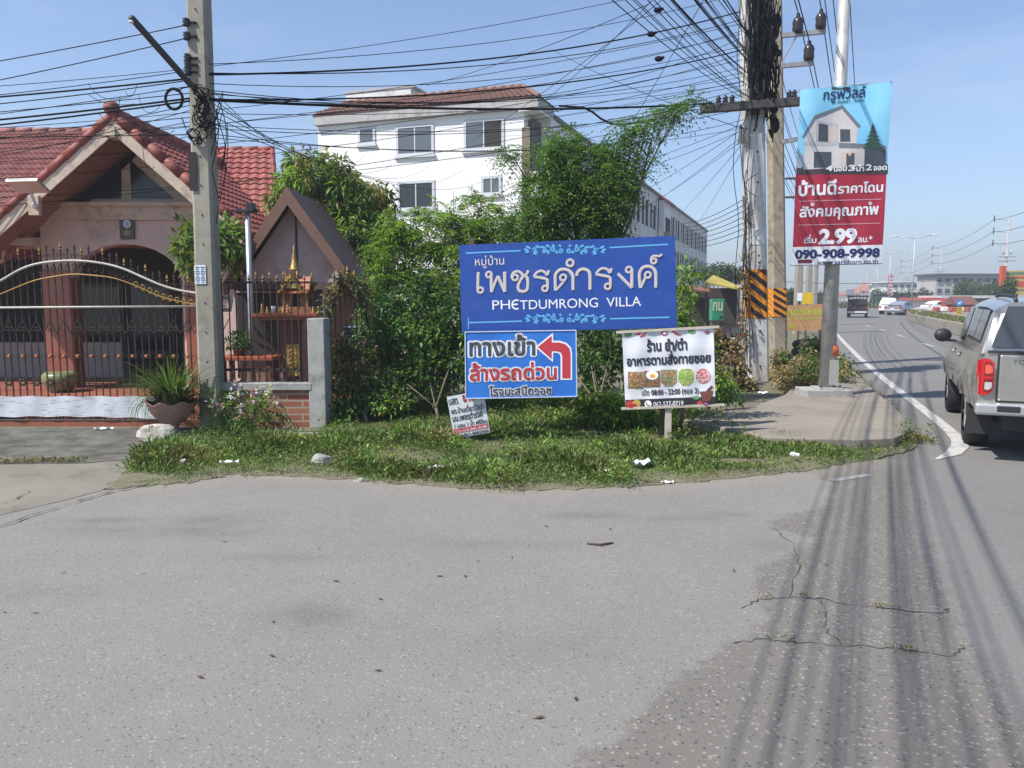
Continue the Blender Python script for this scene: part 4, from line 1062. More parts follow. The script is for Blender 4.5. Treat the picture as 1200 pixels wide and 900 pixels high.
for i, x in enumerate((307, 313, 320, 327, 332, 337, 367, 373)):
    cat_ = 'figurine'; c0 = P(x, 364, SY - .2); c0.z = zt
    if x == 320:
        t = empty('glass', c0, 'small clear offering glass on the spirit house platform', 'glass'); mb = MB(); mb.lathe([(.035, 0), (.045, .11), (.04, .11), (.032, .01)], c0, 12); mb.build('cup', mat('offering_glass', (.5, .52, .55), .1, spec=.6), t, smooth=True); continue
    col = [GOLD, GOLDR, COPPER][i % 3]; hgt = (.13, .09, .12, .07, .1, .12, .09, .1)[i]
    t = empty('figurine', c0, 'tiny gilt guardian figurine standing on the spirit house platform edge', 'figurine', 'figurines on the spirit house platform')
    mb = MB(); mb.lathe([(.03, 0), (.032, .02), (.02, .03), (.026, hgt * .5), (.014, hgt * .72), (.012, hgt * .76)], c0, 8); mb.build('body', col, t, smooth=True)
    mb = MB(); mb.lathe([(.006, hgt * .74), (.016, hgt * .84), (.012, hgt * .95), (.003, hgt * 1.15)], c0, 8); mb.build('head', GOLD, t, smooth=True)
# offering table beside it, a pot plant on it
tb = empty('offering_table', Vector((P(292, 450, 12.0).x, 12.0, 0)), 'reddish brown low table behind the fence beside the spirit house', 'table')
tz = P(292, 419, 12.0).z
mb = MB(); mb.box((P(293, 419, 12.0).x, 12.0, tz), (.85, .5, .06)); mb.build('tabletop', RED, tb, bevel=.006)
for sx_ in (-.34, .34):
    for sy_ in (-.18, .18):
        mb = MB(); mb.box((P(293, 419, 12.0).x + sx_, 12.0 + sy_, tz / 2 - .015), (.07, .07, tz - .03)); mb.build('leg', MAROON, tb)
pc = Vector((P(280, 410, 12).x, 12.0, tz + .03))
t = empty('potted_plant', pc, 'small leafy pot plant on the reddish table behind the fence', 'plant')
mb = MB(); mb.lathe([(.07, 0), (.09, .1), (.1, .12), (.08, .12)], pc, 12); mb.build('pot', MAROON, t, smooth=True)
pos, dr, L, W_, tt = sprays(np.array([pc + Vector((rnd.uniform(-.16, .16), rnd.uniform(-.1, .1), .16 + rnd.uniform(0, .1))) for _ in range(18)]), 14, .08, .09, .4, [(.08, .16, .03), (.05, .1, .02)], hang=.1)
leaves_mesh('foliage', pos, dr, L, W_, tt, LEAF, t)
# ================================================================== utility poles
POLE = mat('pole_concrete', (.29, .27, .22), .9, .14, 5, dirt=(.17, .16, .12), dirt_scale=3.5, bump=.25)
POLEW = mat('pole_pale_concrete', (.55, .53, .50), .9, .1, 5, dirt=(.3, .27, .22), dirt_scale=2.2, bump=.2)
POLEY = mat('pole_weathered', (.31, .265, .195), .9, .2, 6, dirt=(.16, .12, .08), dirt_scale=4, bump=.3)
BLACK = mat('black_rubber', (.008, .008, .009), .75, spec=.15)
INSUL = mat('dark_insulator', (.03, .022, .022), .25)
BEAM = mat('weathered_beam', (.07, .065, .06), .8, .3, 10)
def square_pole(mb, a, b, wa, wb, mi=0, ch=.25):
    a = Vector(a); b = Vector(b); vs = []
    for p, w in ((a, wa), (b, wb)):
        h = w / 2; q = h * (1 - ch)
        vs += [p + Vector(o) for o in ((-q, -h, 0), (q, -h, 0), (h, -q, 0), (h, q, 0), (q, h, 0), (-q, h, 0), (-h, q, 0), (-h, -q, 0))]
    mb.add(vs, [(i, (i + 1) % 8, 8 + (i + 1) % 8, 8 + i) for i in range(8)] + [tuple(range(8))[::-1], tuple(range(8, 16))])
LY = 10.9
lp_ = empty('utility_pole', Vector((P(249, 500, LY).x, LY, 0)), 'square grey concrete utility pole beside the gate with a dark lamp arm', 'utility pole')
a = Vector((P(250, 505, LY).x, LY, 0)); b = P(231.5, -45, LY)
mb = MB(); square_pole(mb, a, b, .285, .255); lpole = mb.build('shaft', POLE, lp_)
def onpole(y): 
    t = (P(240, y, LY).z - a.z) / (b.z - a.z); return a.lerp(b, t)
mb = MB(); q = onpole(203); mb.box(q + Vector((-.1, -.147, 0)), (.1, .012, .5)); mb.build('slot', DARK, lpole)
for y in list(range(15, 490, 34)):
    mb = MB(); q = onpole(y) + Vector((0.0, -.142, 0)); mb.tube([q + Vector((0, -.004, 0)), q + Vector((0, .02, 0))], .011, 8); mb.build('bolt_hole', DARK, lpole)
mb = MB(); q = onpole(322); mb.box(q + Vector((-.05, -.147, 0)), (.15, .004, .25)); pap = mb.build('notice', mat('notice_white', (.7, .74, .78), .6), lp_)
mb = MB()
for i in range(8):
    for j in range(2): mb.box(q + Vector((-.085 + j * .07, -.151, -.1 + i * .028)), (.055 if i % 3 else .03, .003, .014))
mb.build('printing', mat('notice_ink', (.12, .16, .28), .6), pap)
mb = MB(); p0 = P(225, 101, LY - .3); p1 = P(155, 22, LY - 1.0); d = (p1 - p0).normalized()
mb.bar(p0, p1, .075, .055); mb.ball(p1, (.045, .045, .04)); mb.build('lamp_arm', mat('lamp_dark', (.03, .027, .03), .5), lp_, bevel=.01)
mb = MB(); mb.ball(p1 + Vector((.0, -.03, -.045)), (.03, .03, .02)); mb.build('lamp_lens', mat('lens', (.7, .7, .68), .2), lp_, smooth=True)
mb = MB(); mb.tube([p0, onpole(103) + Vector((-.1, -.1, 0))], .03, 6); mb.build('lamp_bracket', BEAM, lp_)
for y in (31, 47, 72, 80, 88):
    mb = MB(); q = onpole(y) + Vector((-.12, -.15, 0)); mb.lathe([(.02, -.05), (.05, -.035), (.03, -.01), (.05, .01), (.03, .03), (.045, .045), (.015, .06)], q, 10); mb.box(q + Vector((.06, .05, 0)), (.14, .1, .03)); mb.build('insulator', INSUL, lp_, smooth=True)
coil = empty('cable_coil', P(204, 116, LY - .1), 'coil of spare black cable hanging left of the gate pole', 'cable coil')
mb = MB()
for r_ in (.105, .115, .11, .12): mb.tube([P(204, 116, LY - .1 + rnd.uniform(-.02, .02)) + Vector((r_ * math.cos(q), 0, r_ * 1.15 * math.sin(q))) for q in np.linspace(0, 6.3, 25)], .012, 6)
mb.build('loops', BLACK, coil)
mb = MB(); mb.tube([P(206, 107, LY - .1), P(215, 103, LY - .1), P(226, 101, LY - .1)], .008, 5); mb.build('tie', BLACK, coil)

WY = 17.4
wa_, wb_ = Vector((P(887, 447, WY).x, WY, 0)), P(879, -60, WY)
wp = empty('utility_pole', wa_, 'tall pale concrete utility pole with orange and black striped band, front one of the pair', 'utility pole')
mb = MB(); square_pole(mb, wa_, wb_, .42, .40, ch=.2); wsh = mb.build('shaft', POLEW, wp)
def on_w(y): t = (P(885, y, WY).z - wa_.z) / (wb_.z - wa_.z); return wa_.lerp(wb_, t)
def stripes(parent, f, y0, y1, w, dep):
    OR = mat('warning_orange', (.75, .27, .02), .6, .1, 12); 
    mb = MB(); q0, q1 = f(y0), f(y1); square_pole(mb, q1, q0, w + .012, w + .010, ch=.2); o = mb.build('warning_band', OR, parent)
    H = (q0 - q1).length; hw = w / 2 + .006
    BK = mat('warning_black', (.02, .02, .02), .6); mb = MB(); n = 4
    for i in range(-1, n):
        zb0 = i * H / n * 1.0 + .12; zt0 = zb0 + H / n * .5; dz = H / n * 1.05       # left high, right low
        pl = [(-hw * .82, zb0 + dz), (hw * .82, zb0), (hw * .82, zt0), (-hw * .82, zt0 + dz)]
        out = []
        pts = pl
        for lim, sg in ((0, 1), (H, -1)):
            new = []
            for k_ in range(len(pts)):
                A, B = pts[k_], pts[(k_ + 1) % len(pts)]
                ia, ib = (A[1] - lim) * sg >= 0, (B[1] - lim) * sg >= 0
                if ia: new.append(A)
                if ia != ib: tt = (lim - A[1]) / (B[1] - A[1]); new.append((A[0] + (B[0] - A[0]) * tt, lim))
            pts = new
            if not pts: break
        if len(pts) > 2:
            ax = (q0 - q1) / H
            mb.prism([q1 + Vector((x, -hw - .001, 0)) + ax * z for x, z in pts], (0, -.003, 0))
    mb.build('stripe', BK, o)
stripes(wp, on_w, 316, 373, .418, .4)
mb = MB(); q = on_w(278); mb.box(q + Vector((0, -.212, 0)), (.33, .006, .34)); mb.build('notice', mat('notice_pale', (.66, .66, .64), .7, .1, 9), wp)
mb = MB(); q = on_w(128); mb.box(q + Vector((-.02, -.24, .05)), (.2, .03, .45)); mb.build('rusty_clamp', mat('rust_red', (.25, .07, .04), .8, .3, 14), wp)
for y in (300, 308, 388, 428, 180, 150, 215):
    mb = MB(); q = on_w(y) + Vector((.02, -.206, 0)); mb.tube([q + Vector((0, -.006, 0)), q + Vector((0, .02, 0))], .022, 8); mb.build('bolt_hole', DARK, wsh)
mb = MB(); cA, cB = P(821, 128, WY - .3), P(938, 119, WY - .3); mb.bar(cA, cB, .16, .17); xarm = mb.build('crossarm', BEAM, wp, bevel=.01)
mb = MB(); q = P(868, 160, WY - .25); mb.prism([q + Vector(o) for o in ((-.06, 0, -.18), (-.02, 0, .25), (.16, 0, .1), (.2, 0, -.14), (.02, 0, -.12))], (0, .02, 0)); mb.build('torn_plate', mat('torn_plate', (.2, .19, .18), .8), wp)
for x in (842, 850, 858, 925, 931):
    mb = MB(); q = P(x, 128 - (x - 820) * .077 - 9, WY - .3); mb.lathe([(.03, -.1), (.06, -.04), (.04, 0), (.06, .03), (.02, .09)], q, 8); mb.build('insulator', INSUL, wp, smooth=True)
# cables running up the shaft
for k_ in range(7):
    mb = MB(); x0 = rnd.uniform(-.28, .05); pts = []
    for y in range(-40, 430, 24): pts.append(on_w(y) + Vector((x0 - .02 + .05 * math.sin(y * .05 + k_) + (-.2 if k_ < 3 else .0) * (1 if y > 130 else .4), -.27 - .02 * k_ * .3, 0)))
    if k_ > 2: pts = pts[:rnd.randint(5, 9)]
    mb.tube(pts, .008, 5); mb.build('riser_cable', BLACK, wp)
# the weathered pole behind
BY = 20.2
ba_, bb_ = Vector((P(912, 427, BY).x, BY, 0)), P(906, -60, BY)
bp_ = empty('utility_pole', ba_, 'weathered yellowish utility pole with high voltage arms just behind the pale striped pole', 'utility pole')
mb = MB(); square_pole(mb, ba_, bb_, .38, .32, ch=.3); mb.build('shaft', POLEY, bp_)
def on_b(y): t = (P(909, y, BY).z - ba_.z) / (bb_.z - ba_.z); return ba_.lerp(bb_, t)
stripes(bp_, on_b, 338, 371, .38, .4)
mb = MB(); mb.bar(on_b(45) + Vector((.1, -.2, 0)), P(967, 37, BY - .2), .1, .1); mb.bar(on_b(80) + Vector((.1, -.2, 0)), P(953, 74, BY - .2), .1, .1); mb.bar(on_b(62) + Vector((.1, -.2, -.35)), P(933, 43, BY - .2), .03, .03)
mb.bar(on_b(168) + Vector((.1, -.2, 0)), P(935, 163, BY - .2), .1, .1); mb.build('crossarm', mat('steel_arm', (.3, .3, .3), .6, .2, 9), bp_)
for x, y in ((935, 30), (962, 25), (948, 62)):
    mb = MB(); q = P(x, y, BY - .2); mb.lathe([(.05, -.2), (.11, -.19), (.13, -.1), (.12, 0), (.13, .08), (.1, .16), (.05, .2), (.04, .28)], q, 12); mb.build('insulator', INSUL, bp_, smooth=True)
# black tangle of spare cable between the pair of poles
tg = empty('cable_tangle', P(893, 60, 18.3), 'dense black tangle of looped cables hung on the striped pole top', 'cable tangle')
mb = MB()
for i in range(75):
    y0 = rnd.uniform(-40, 118); x0 = rnd.gauss(895, 7); yy = WY - .35 + rnd.uniform(0, 1.2); w_ = rnd.uniform(3, 12); h_ = rnd.uniform(10, 45)
    ph = rnd.uniform(0, 6); mb.tube([P(x0 + w_ * math.sin(q + ph) * .6 + rnd.uniform(-1, 1), y0 + h_ * math.cos(q * .8), yy + .05 * math.sin(3 * q)) for q in np.linspace(0, 6.5, 16)], rnd.choice((.008, .011, .016)), 5)
for i in range(22):
    y0 = rnd.uniform(-40, 120); x0 = rnd.gauss(893, 9); mb.tube([P(x0 + rnd.uniform(2, 7) * math.sin(q), y0 + rnd.uniform(20, 60) * math.cos(q * .5), WY - .38 + .1 * math.sin(q)) for q in np.linspace(0, 6.3, 12)], rnd.choice((.014, .02, .026)), 5)
for i in range(26):
    x0 = rnd.uniform(876, 906); mb.tube([P(x0 + rnd.uniform(-2, 2), y, WY - .3 + rnd.uniform(-.05, .05)) for y in range(-40, int(rnd.uniform(60, 165)), 20)] , rnd.choice((.008, .014)), 5)
for i in range(12):
    x0, y0 = rnd.uniform(897, 914), rnd.uniform(20, 150); mb.ball(P(x0, y0, WY + .6), (.1, .1, rnd.uniform(.08, .2)), 6, 5)
mb.build('loops', BLACK, tg)
# third slim pole and dangling cables with dry creeper to the left of the striped pole
t = empty('dead_creeper', Vector((P(872, 440, 17.2).x, 17.2, 0)), 'dead straw coloured creeper hanging on cables left of the striped pole', 'creeper')
ctr = np.array([P(872 + rnd.gauss(0, 2.2), rnd.uniform(300, 400), 17.1) for _ in range(34)])
pos, dr, L, W_, tt = sprays(ctr, 5, .11, .085, .6, [(.30, .22, .1), (.12, .09, .05), (.06, .05, .03)])
leaves_mesh('leaves', pos, dr, L, W_, tt, STRAW, t)
mb = MB()
for i in range(7): mb.tube([P(873 + rnd.uniform(-3, 3), y, 17.15) for y in range(230, 440, 22)], .009, 4)
mb.build('stem', BARK, t)

# ================================================================== street-light post with the house banner
LPY = 13.55
la, lb = Vector((P(968, 470, LPY).x, LPY, .14)), P(991.5, -45, LPY)
lt = empty('light_post', la, 'tapered grey steel light post carrying the tall red house banner', 'light post')
mb = MB(); mb.tube([la, la.lerp(lb, .5), lb], [.135, .11, .085], 14); lsh = mb.build('shaft', mat('galvanised_post', (.42, .42, .40), .5, .12, 5, metal=.3, dirt=(.25, .24, .22), dirt_scale=3), lt, smooth=True)
mb = MB(); mb.box(la + Vector((-.05, 0, .05)), (.78, .6, .14)); mb.box(la + Vector((0, 0, .13)), (.42, .42, .03)); mb.build('plinth', CONC, lt, bevel=.02)
mb = MB(); q = la.lerp(lb, .05); mb.box(q + Vector((.06, -.12, .05)), (.15, .05, .42)); mb.build('inspection_hatch', mat('hatch', (.36, .36, .33), .6), lt)
for y0, y1 in ((405, 417), (430, 442)):
    mb = MB(); f = lambda y: la.lerp(lb, (P(970, y, LPY).z - la.z) / (lb.z - la.z)); q0, q1 = f(y1), f(y0); mb.tube([q0 + Vector((.045, -.012, 0)), q1 + Vector((.045, -.012, 0))], .118, 12); mb.build('reflective_band', mat('reflector_orange', (.65, .13, .04), .5), lt, smooth=True)
for dx in (-.16, .16):
    mb = MB(); mb.tube([la + Vector((dx, -.16, .13)), la + Vector((dx, -.16, .2))], .02, 6); mb.build('anchor_bolt', BEAM, lt)
# ================================================================== signs
NAVY = mat('sign_blue', (.018, .07, .33), .42, .1, 3, dirt=(.04, .10, .33), dirt_scale=2.2, dirt_lo=.5, dirt_hi=.8); SKYB = mat('sign_light_blue', (.12, .42, .72), .5)
CREAML = mat('sign_cream', (.72, .66, .62), .5); WHITE = mat('sign_white', (.82, .83, .85), .5); BLK = mat('print_black', (.025, .025, .03), .5)
POST = mat('rusty_square_tube', (.10, .07, .05), .7, .3, 10)
bs = empty('estate_sign', G(668, 520), 'large blue estate sign with cream Thai lettering and scrolls', 'sign')
B = Board([(538, 287.5), (791, 276), (793.5, 384), (541, 390.5)], [9.85, 9.7, 9.7, 9.85], bs)
mb = MB(); mb.prism([B.at(u, v, 0) for u, v in ((0, 0), (1, 0), (1, 1), (0, 1))], B.n * -.03); mb.build('board', NAVY, bs, bevel=.003)
for x in (552, 782):
    mb = MB(); p = B.pt(x, 283 if x < 600 else 276, -.07) + Vector((0, 0, .05)); mb.bar(Vector((p.x, p.y + .03, 0)), p, .06, .06); mb.build('post', POST, bs)
mb = MB()
for i in range(14):
    for v in (.025, .975): q = B.at(.02 + .96 * i / 13, v, .002); mb.tube([q, q + B.n * .004], .006, 6)
mb.build('rivets', mat('rivet', (.03, .05, .15), .5), bs)
B.text('หมู่บ้าน', (557, 299, 591.5, 314), CREAML, .0, .003)
# the big word in its looped hand: each stroke a painted band
def za(pts): return [(550 + x / 10, 295 + y / 10) for x, y in pts]
def zb_(pts): return [(660 + x / 9.6, 290 + y / 9.6) for x, y in pts]
def circ(f, x, y, r): return f([(x + r * math.cos(q), y + r * math.sin(q)) for q in np.linspace(0, 6.2832, 19)])
def catmull(p, n=6):
    if len(p) < 3: return p
    q = [p[0]] + list(p) + [p[-1]]; out = []
    for i in range(1, len(q) - 2):
        for k_ in range(n):
            t = k_ / n; out.append(tuple(.5 * (2 * q[i][c] + (q[i + 1][c] - q[i - 1][c]) * t + (2 * q[i - 1][c] - 5 * q[i][c] + 4 * q[i + 1][c] - q[i + 2][c]) * t * t + (3 * q[i][c] - q[i - 1][c] - 3 * q[i + 1][c] + q[i + 2][c]) * t ** 3) for c in (0, 1)))
    return out + [p[-1]]
STROKES = [(za([(110, 236), (107, 300), (105, 400), (104, 445)]), 1), (circ(za, 134, 448, 31), .8),
    (circ(za, 235, 266, 32), .8), (za([(262, 262), (264, 330), (268, 470)]), 1.1), (za([(268, 470), (300, 380), (342, 282)]), .9), (za([(342, 282), (385, 380), (425, 466)]), 1), (za([(425, 466), (424, 330), (422, 232)]), 1.1),
    (circ(za, 545, 300, 32), .8), (za([(515, 310), (508, 280), (528, 243), (572, 228), (615, 246), (642, 285)]), .9), (za([(642, 285), (606, 335), (582, 395), (592, 448), (636, 464), (682, 446), (695, 395), (694, 325), (672, 285), (642, 283)]), 1), (za([(660, 280), (690, 245), (698, 214)]), .9),
    (za([(940, 214), (935, 245), (922, 272)]), .9), (za([(922, 272), (895, 240), (850, 222), (800, 242), (766, 288)]), .85), (za([(766, 288), (830, 300), (900, 314), (926, 342), (928, 425)]), 1), (circ(za, 897, 428, 31), .8),
    (circ(za, 1110, 300, 34), .8), (za([(1132, 326), (1080, 390), (1022, 450)]), .85), (za([(1022, 450), (1018, 340), (1022, 265), (1062, 215), (1120, 203), (1180, 222), (1222, 275), (1226, 340), (1226, 445)]), 1.05),
    (circ(zb_, 88, 172, 37), .85), (zb_([(166, 316), (170, 280), (200, 250), (240, 241), (285, 258), (310, 305), (312, 472)]), 1.05),
    (zb_([(550, 230), (546, 258), (535, 284)]), .9), (zb_([(535, 284), (505, 247), (460, 232), (415, 250), (378, 296)]), .85), (zb_([(378, 296), (440, 312), (510, 325), (538, 352), (540, 432)]), 1), (circ(zb_, 510, 435, 31), .8),
    (circ(zb_, 746, 248, 32), .8), (zb_([(778, 245), (780, 330), (778, 448)]), 1.1), (zb_([(778, 450), (700, 370), (622, 290)]), .95),
    (circ(zb_, 957, 307, 32), .8), (zb_([(934, 330), (905, 390), (877, 452)]), .9), (zb_([(875, 452), (865, 355), (866, 280), (900, 225), (955, 210), (1012, 230), (1044, 290), (1045, 448)]), 1.05),
    (circ(zb_, 1022, 150, 28), .8), (zb_([(994, 145), (1000, 110), (1030, 93), (1085, 95), (1114, 74)]), .8)]
for nm, m_, w_, d_ in (('lettering_edge', mat('sign_edge_pale', (.72, .66, .66), .5), .037, .003), ('lettering', mat('sign_cream_fill', (.60, .53, .47), .5), .022, .008)):
    mb = MB()
    for i, (pts, f) in enumerate(STROKES): mb.ribbon([B.pt(x, y, d_ + .0004 * (i % 8)) for x, y in (pts if len(pts) > 15 else catmull(pts))], w_ * f, B.n)
    mb.build(nm, m_, bs)
B.text('PH', (577.5, 351.5, 598.5, 362.2), WHITE, .0, .003)
B.text('TDUMRONG  VILLA', (610, 349.3, 751.8, 360.4), WHITE, .0, .003)
# the rounded E of the second word
mb = MB()
for arcp in ([(608.5, 351.6), (604.5, 351.4), (601.6, 353.4), (600.8, 356.6), (601.6, 359.8), (604.5, 361.8), (608.5, 361.3)], [(601, 356.6), (607.5, 356.2)]): mb.ribbon([B.pt(x, y, .004) for x, y in arcp], .02, B.n)
mb.build('lettering', WHITE, bs)
def scroll(board, cx, cy, hw, hh, m, name='scroll_ornament'):
    mb = MB(); st = [0]
    def rib(pts, w): st[0] += 1; mb.ribbon([board.pt(x, y, .003 + .0004 * (st[0] % 5)) for x, y in pts], w, board.n)
    for sg in (-1, 1):
        for (ox, oy, r, turns, dirn) in ((.10, .1, .42, 1.3, 1), (.30, -.1, .45, 1.4, -1), (.52, .15, .36, 1.2, 1), (.75, -.05, .38, 1.1, -1), (.2, .35, .25, 1.1, -1), (.42, .4, .26, 1.0, 1)):
            pts = []
            for i in range(16):
                t_ = i / 15; a_ = dirn * (t_ * turns * 6.283) + .6; rr = r * hh * (1 - .72 * t_)
                pts.append((cx + sg * (ox * hw + rr * math.cos(a_)), cy + oy * hh + rr * math.sin(a_)))
            rib(pts, [.007 + .012 * math.sin(math.pi * i / 15) for i in range(16)])
        for (ox, oy, lx, ly) in ((.36, -.5, .12, -.35), (.46, -.3, .16, -.3), (.6, -.35, .14, -.4), (.66, .3, .14, .3), (.84, -.25, .14, -.45), (.9, .05, .12, -.2), (.88, .25, .1, .25), (.25, -.55, .06, -.4), (.1, -.5, .03, -.5), (.78, .4, -.1, .4), (.4, .1, .12, .1)):
            a0 = (cx + sg * ox * hw, cy + oy * hh); a1 = (cx + sg * (ox + lx) * hw, cy + (oy + ly) * hh)
            mid = ((a0[0] + a1[0]) / 2 + sg * .8, (a0[1] + a1[1]) / 2 - .5); rib([a0, mid, a1], [.012, .032, .002])
    return mb.build(name, m, board.root)
scroll(B, 663, 293, 47.5, 7, SKYB); scroll(B, 663.5, 373.7, 47, 7, SKYB)
for p_ in (((546, 296.5), (611, 293.6)), ((715, 290), (783, 286.2)), ((549, 378), (612.5, 376.2)), ((716, 373.4), (784.5, 371.6))): B.line(p_, .018, SKYB)
B.line(((549, 372), (549, 386)), .012, SKYB)

cw = empty('carwash_sign', G(610, 525), 'bright blue car wash direction sign with red arrow below the estate sign', 'sign')
B = Board([(545, 389), (675, 387), (676, 464.5), (546, 467)], [9.7, 9.62, 9.62, 9.7], cw)
k = NT('carwash_blue', .45); v = k.coords(); c = k.mix(k.rng(k.noise(v, 1.2, 3), .35, .65, 0, 1), (.03, .19, .62), (.015, .12, .48)); CWB = k.out(c)
mb = MB(); mb.prism([B.at(u, v, 0) for u, v in ((0, 0), (1, 0), (1, 1), (0, 1))], B.n * -.012); mb.build('board', CWB, cw)
mb = MB()
for a_, b_ in (((0, 0), (1, 0)), ((1, 0), (1, 1)), ((1, 1), (0, 1)), ((0, 1), (0, 0))): mb.bar(B.at(*a_, .001), B.at(*b_, .001), .012, .016, up=B.n)
mb.build('frame', mat('pale_frame', (.5, .6, .72), .5), cw)
GREYT = mat('print_dark_grey', (.06, .065, .085), .5); REDT = mat('print_red', (.52, .04, .055), .5)
for s_, bx, m_, b_ in (('ทางเข้า', (550.6, 393, 626.8, 416.5), GREYT, .022), ('ล้างรถด่วน', (551, 425, 652, 445), REDT, .024), ('โรจนะสปีดวอช', (574, 451.5, 646, 463), GREYT, .02)):
    B.text(s_, bx, WHITE, b_ + .07, .003, 'lettering_outline'); B.text(s_, bx, m_, b_, .007)
arrow = [(630.5, 406.5), (646.5, 393.5), (646.5, 401.2), (656, 401.2), (663, 403.5), (667.3, 408), (668.5, 414), (668.5, 443), (659, 443), (659, 417), (657, 412.5), (652, 411.2), (646.5, 411.2), (646.5, 420.5)]
cx_, cy_ = 654, 414
def grow_px(pts, d):
    g = _grow([(x, -y) for x, y in pts], d, 1 if _area([(x, -y) for x, y in pts]) > 0 else -1); return [(x, -y) for x, y in g]
B.poly(grow_px(arrow, 2.0), WHITE, .003, 'arrow_outline'); B.poly(arrow, REDT, .006, 'arrow')

fs_ = empty('food_sign', G(787, 513), 'white food stall banner with five dish pictures on a wooden post', 'sign')
B = Board([(729, 390), (836.5, 384.5), (838.5, 473.5), (733, 478)], [9.66, 9.56, 9.56, 9.66], fs_, lambda u, v: -.012 - .006 * math.sin(u * 21 + v * 4) - .004 * math.sin(v * 18))
FW = mat('banner_white', (.70, .71, .75), .6, .05, 5, dirt=(.56, .56, .56), dirt_scale=3, dirt_lo=.5, dirt_hi=.8)
mb = MB(); nx, nz = 60, 40; vs = []
for j in range(nz + 1):
    for i in range(nx + 1): vs.append(B.at(i / nx, j / nz, 0))
fl_ = [(j * (nx + 1) + i, j * (nx + 1) + i + 1, (j + 1) * (nx + 1) + i + 1, (j + 1) * (nx + 1) + i) for j in range(nz) for i in range(nx)]
n0 = len(vs); vs += [p - B.n * .003 for p in vs]; mb.add(vs, [f[::-1] for f in fl_] + [tuple(n0 + q for q in f) for f in fl_]); mb.build('banner', FW, fs_, smooth=True)
WOOD = mat('pale_wood', (.5, .44, .36), .8, .2, 9)
mb = MB(); mb.bar(B.pt(722, 389.5, .0), B.pt(843, 383, .0), .022, .03); mb.build('batten', WOOD, fs_); mb = MB(); mb.bar(B.pt(728, 479, 0), B.pt(849, 474.5, 0), .022, .03); mb.build('batten', WOOD, fs_)
mb = MB(); p = B.pt(785, 400, -.04); mb.bar(Vector((p.x + .01, p.y, 0)), p, .075, .035); mb.build('post', WOOD, fs_)
B.text('ร้าน ยำ/ตำ', (759, 397, 805.5, 411), mat('print_shadow_grey', (.32, .35, .4), .6), .045, .002, 'lettering_shadow'); B.text('ร้าน ยำ/ตำ', (758.5, 396.5, 805, 410.5), BLK, .03, .005)
B.text('อาหารตามสั่งทายซอย', (735.2, 411.6, 833, 427), mat('print_shadow_grey', (.32, .35, .4), .6), .04, .002, 'lettering_shadow'); B.text('อาหารตามสั่งทายซอย', (734.7, 411, 832.5, 426.4), BLK, .026, .005)
B.text('เปิด 08:00 - 22:00 (ซอย 3)', (752.5, 455.5, 819, 464), BLK, .028, .005)
def dish(name, cols, scale):
    k = NT(name, .6); v = k.coords(); vo = k.n('TexVoronoi', Scale=scale); k.l(v, vo.inputs['Vector'])
    sc_ = k.n('SeparateColor'); k.l(vo.outputs['Color'], sc_.inputs[0]); c = k.mix(k.rng(sc_.outputs[0], .4, .45, 0, 1), cols[0], cols[1]); c = k.mix(k.rng(sc_.outputs[1], .65, .7, 0, 1), c, cols[2]); return k.out(c)
D = [dish('dish_red_green', ((.42, .12, .06), (.12, .16, .04), (.55, .3, .18)), 75), dish('dish_rice', ((.2, .12, .07), (.3, .18, .09), (.12, .06, .03)), 90), dish('dish_salad', ((.4, .38, .28), (.12, .22, .06), (.5, .16, .08)), 80), dish('dish_greens', ((.14, .36, .05), (.5, .45, .16), (.25, .42, .1)), 75), dish('dish_pink', ((.6, .2, .2), (.7, .55, .5), (.45, .08, .1)), 75)]
for i, (x0, y0, x1, y1) in enumerate(((736, 435.5, 754.3, 455.5), (755, 434.5, 774, 453.8), (774.6, 433, 793.8, 452.5), (795.3, 432, 813, 452), (814.8, 431.5, 833.5, 449.8))):
    xm, ym = (x0 + x1) / 2, (y0 + y1) / 2
    if i in (0, 1): B.poly(((x0, y0), (x1, y0), (x1, y1), (x0, y1)), D[i], .003, 'dish_picture')
    elif i == 2: B.poly(((x0, y0), (x1, y0), (x1, y1 - 5), (x1 - 5, y1), (x0 + 5, y1), (x0, y1 - 5)), D[i], .003, 'dish_picture')
    elif i == 3: B.poly(((x0 + 4, y0), (x1 - 3, y0), (x1, y0 + 4), (x1, y1 - 6), (x1 - 6, y1), (x0 + 5, y1), (x0, y1 - 6), (x0, y0 + 4)), D[i], .003, 'dish_picture')
    else: B.disc(xm, ym, 8.8, D[i], .003, 'dish_picture', 9.0)
B.disc(764.5, 439.5, 7.2, WHITE, .005, 'fried_egg', 5.4); B.disc(765, 440.2, 3.2, mat('egg_yolk', (.8, .36, .04), .5), .007, 'fried_egg', 2.4)
B.poly(((733, 468.6), (838.3, 464.5), (838.5, 473.5), (733, 478)), mat('strip_black', (.03, .026, .028), .5), .003, 'strip')
B.disc(759.7, 473.4, 4.1, WHITE, .005, 'phone_icon'); B.line(((758, 471.3), (757.8, 473.5), (759.5, 475.4), (761.6, 475.2)), .012, BLK, .007, 'phone_icon')
B.text('062-527-0719', (766, 470.3, 801, 476.2), WHITE, .02, .005)
CHILI = mat('chili_red', (.5, .05, .04), .45); LEAFP = mat('print_leaf_green', (.13, .3, .12), .6); ONION = mat('print_onion', (.35, .1, .2), .5)
for x0, y0, x1, y1 in ((745, 392, 753, 388.5), (750, 395, 759, 387.5), (787, 387, 799, 393)):
    B.line(((x0, y0), ((x0 + x1) / 2, (y0 + y1) / 2 + 1), (x1, y1)), [.012, .03, .004], CHILI, .004, 'chili')
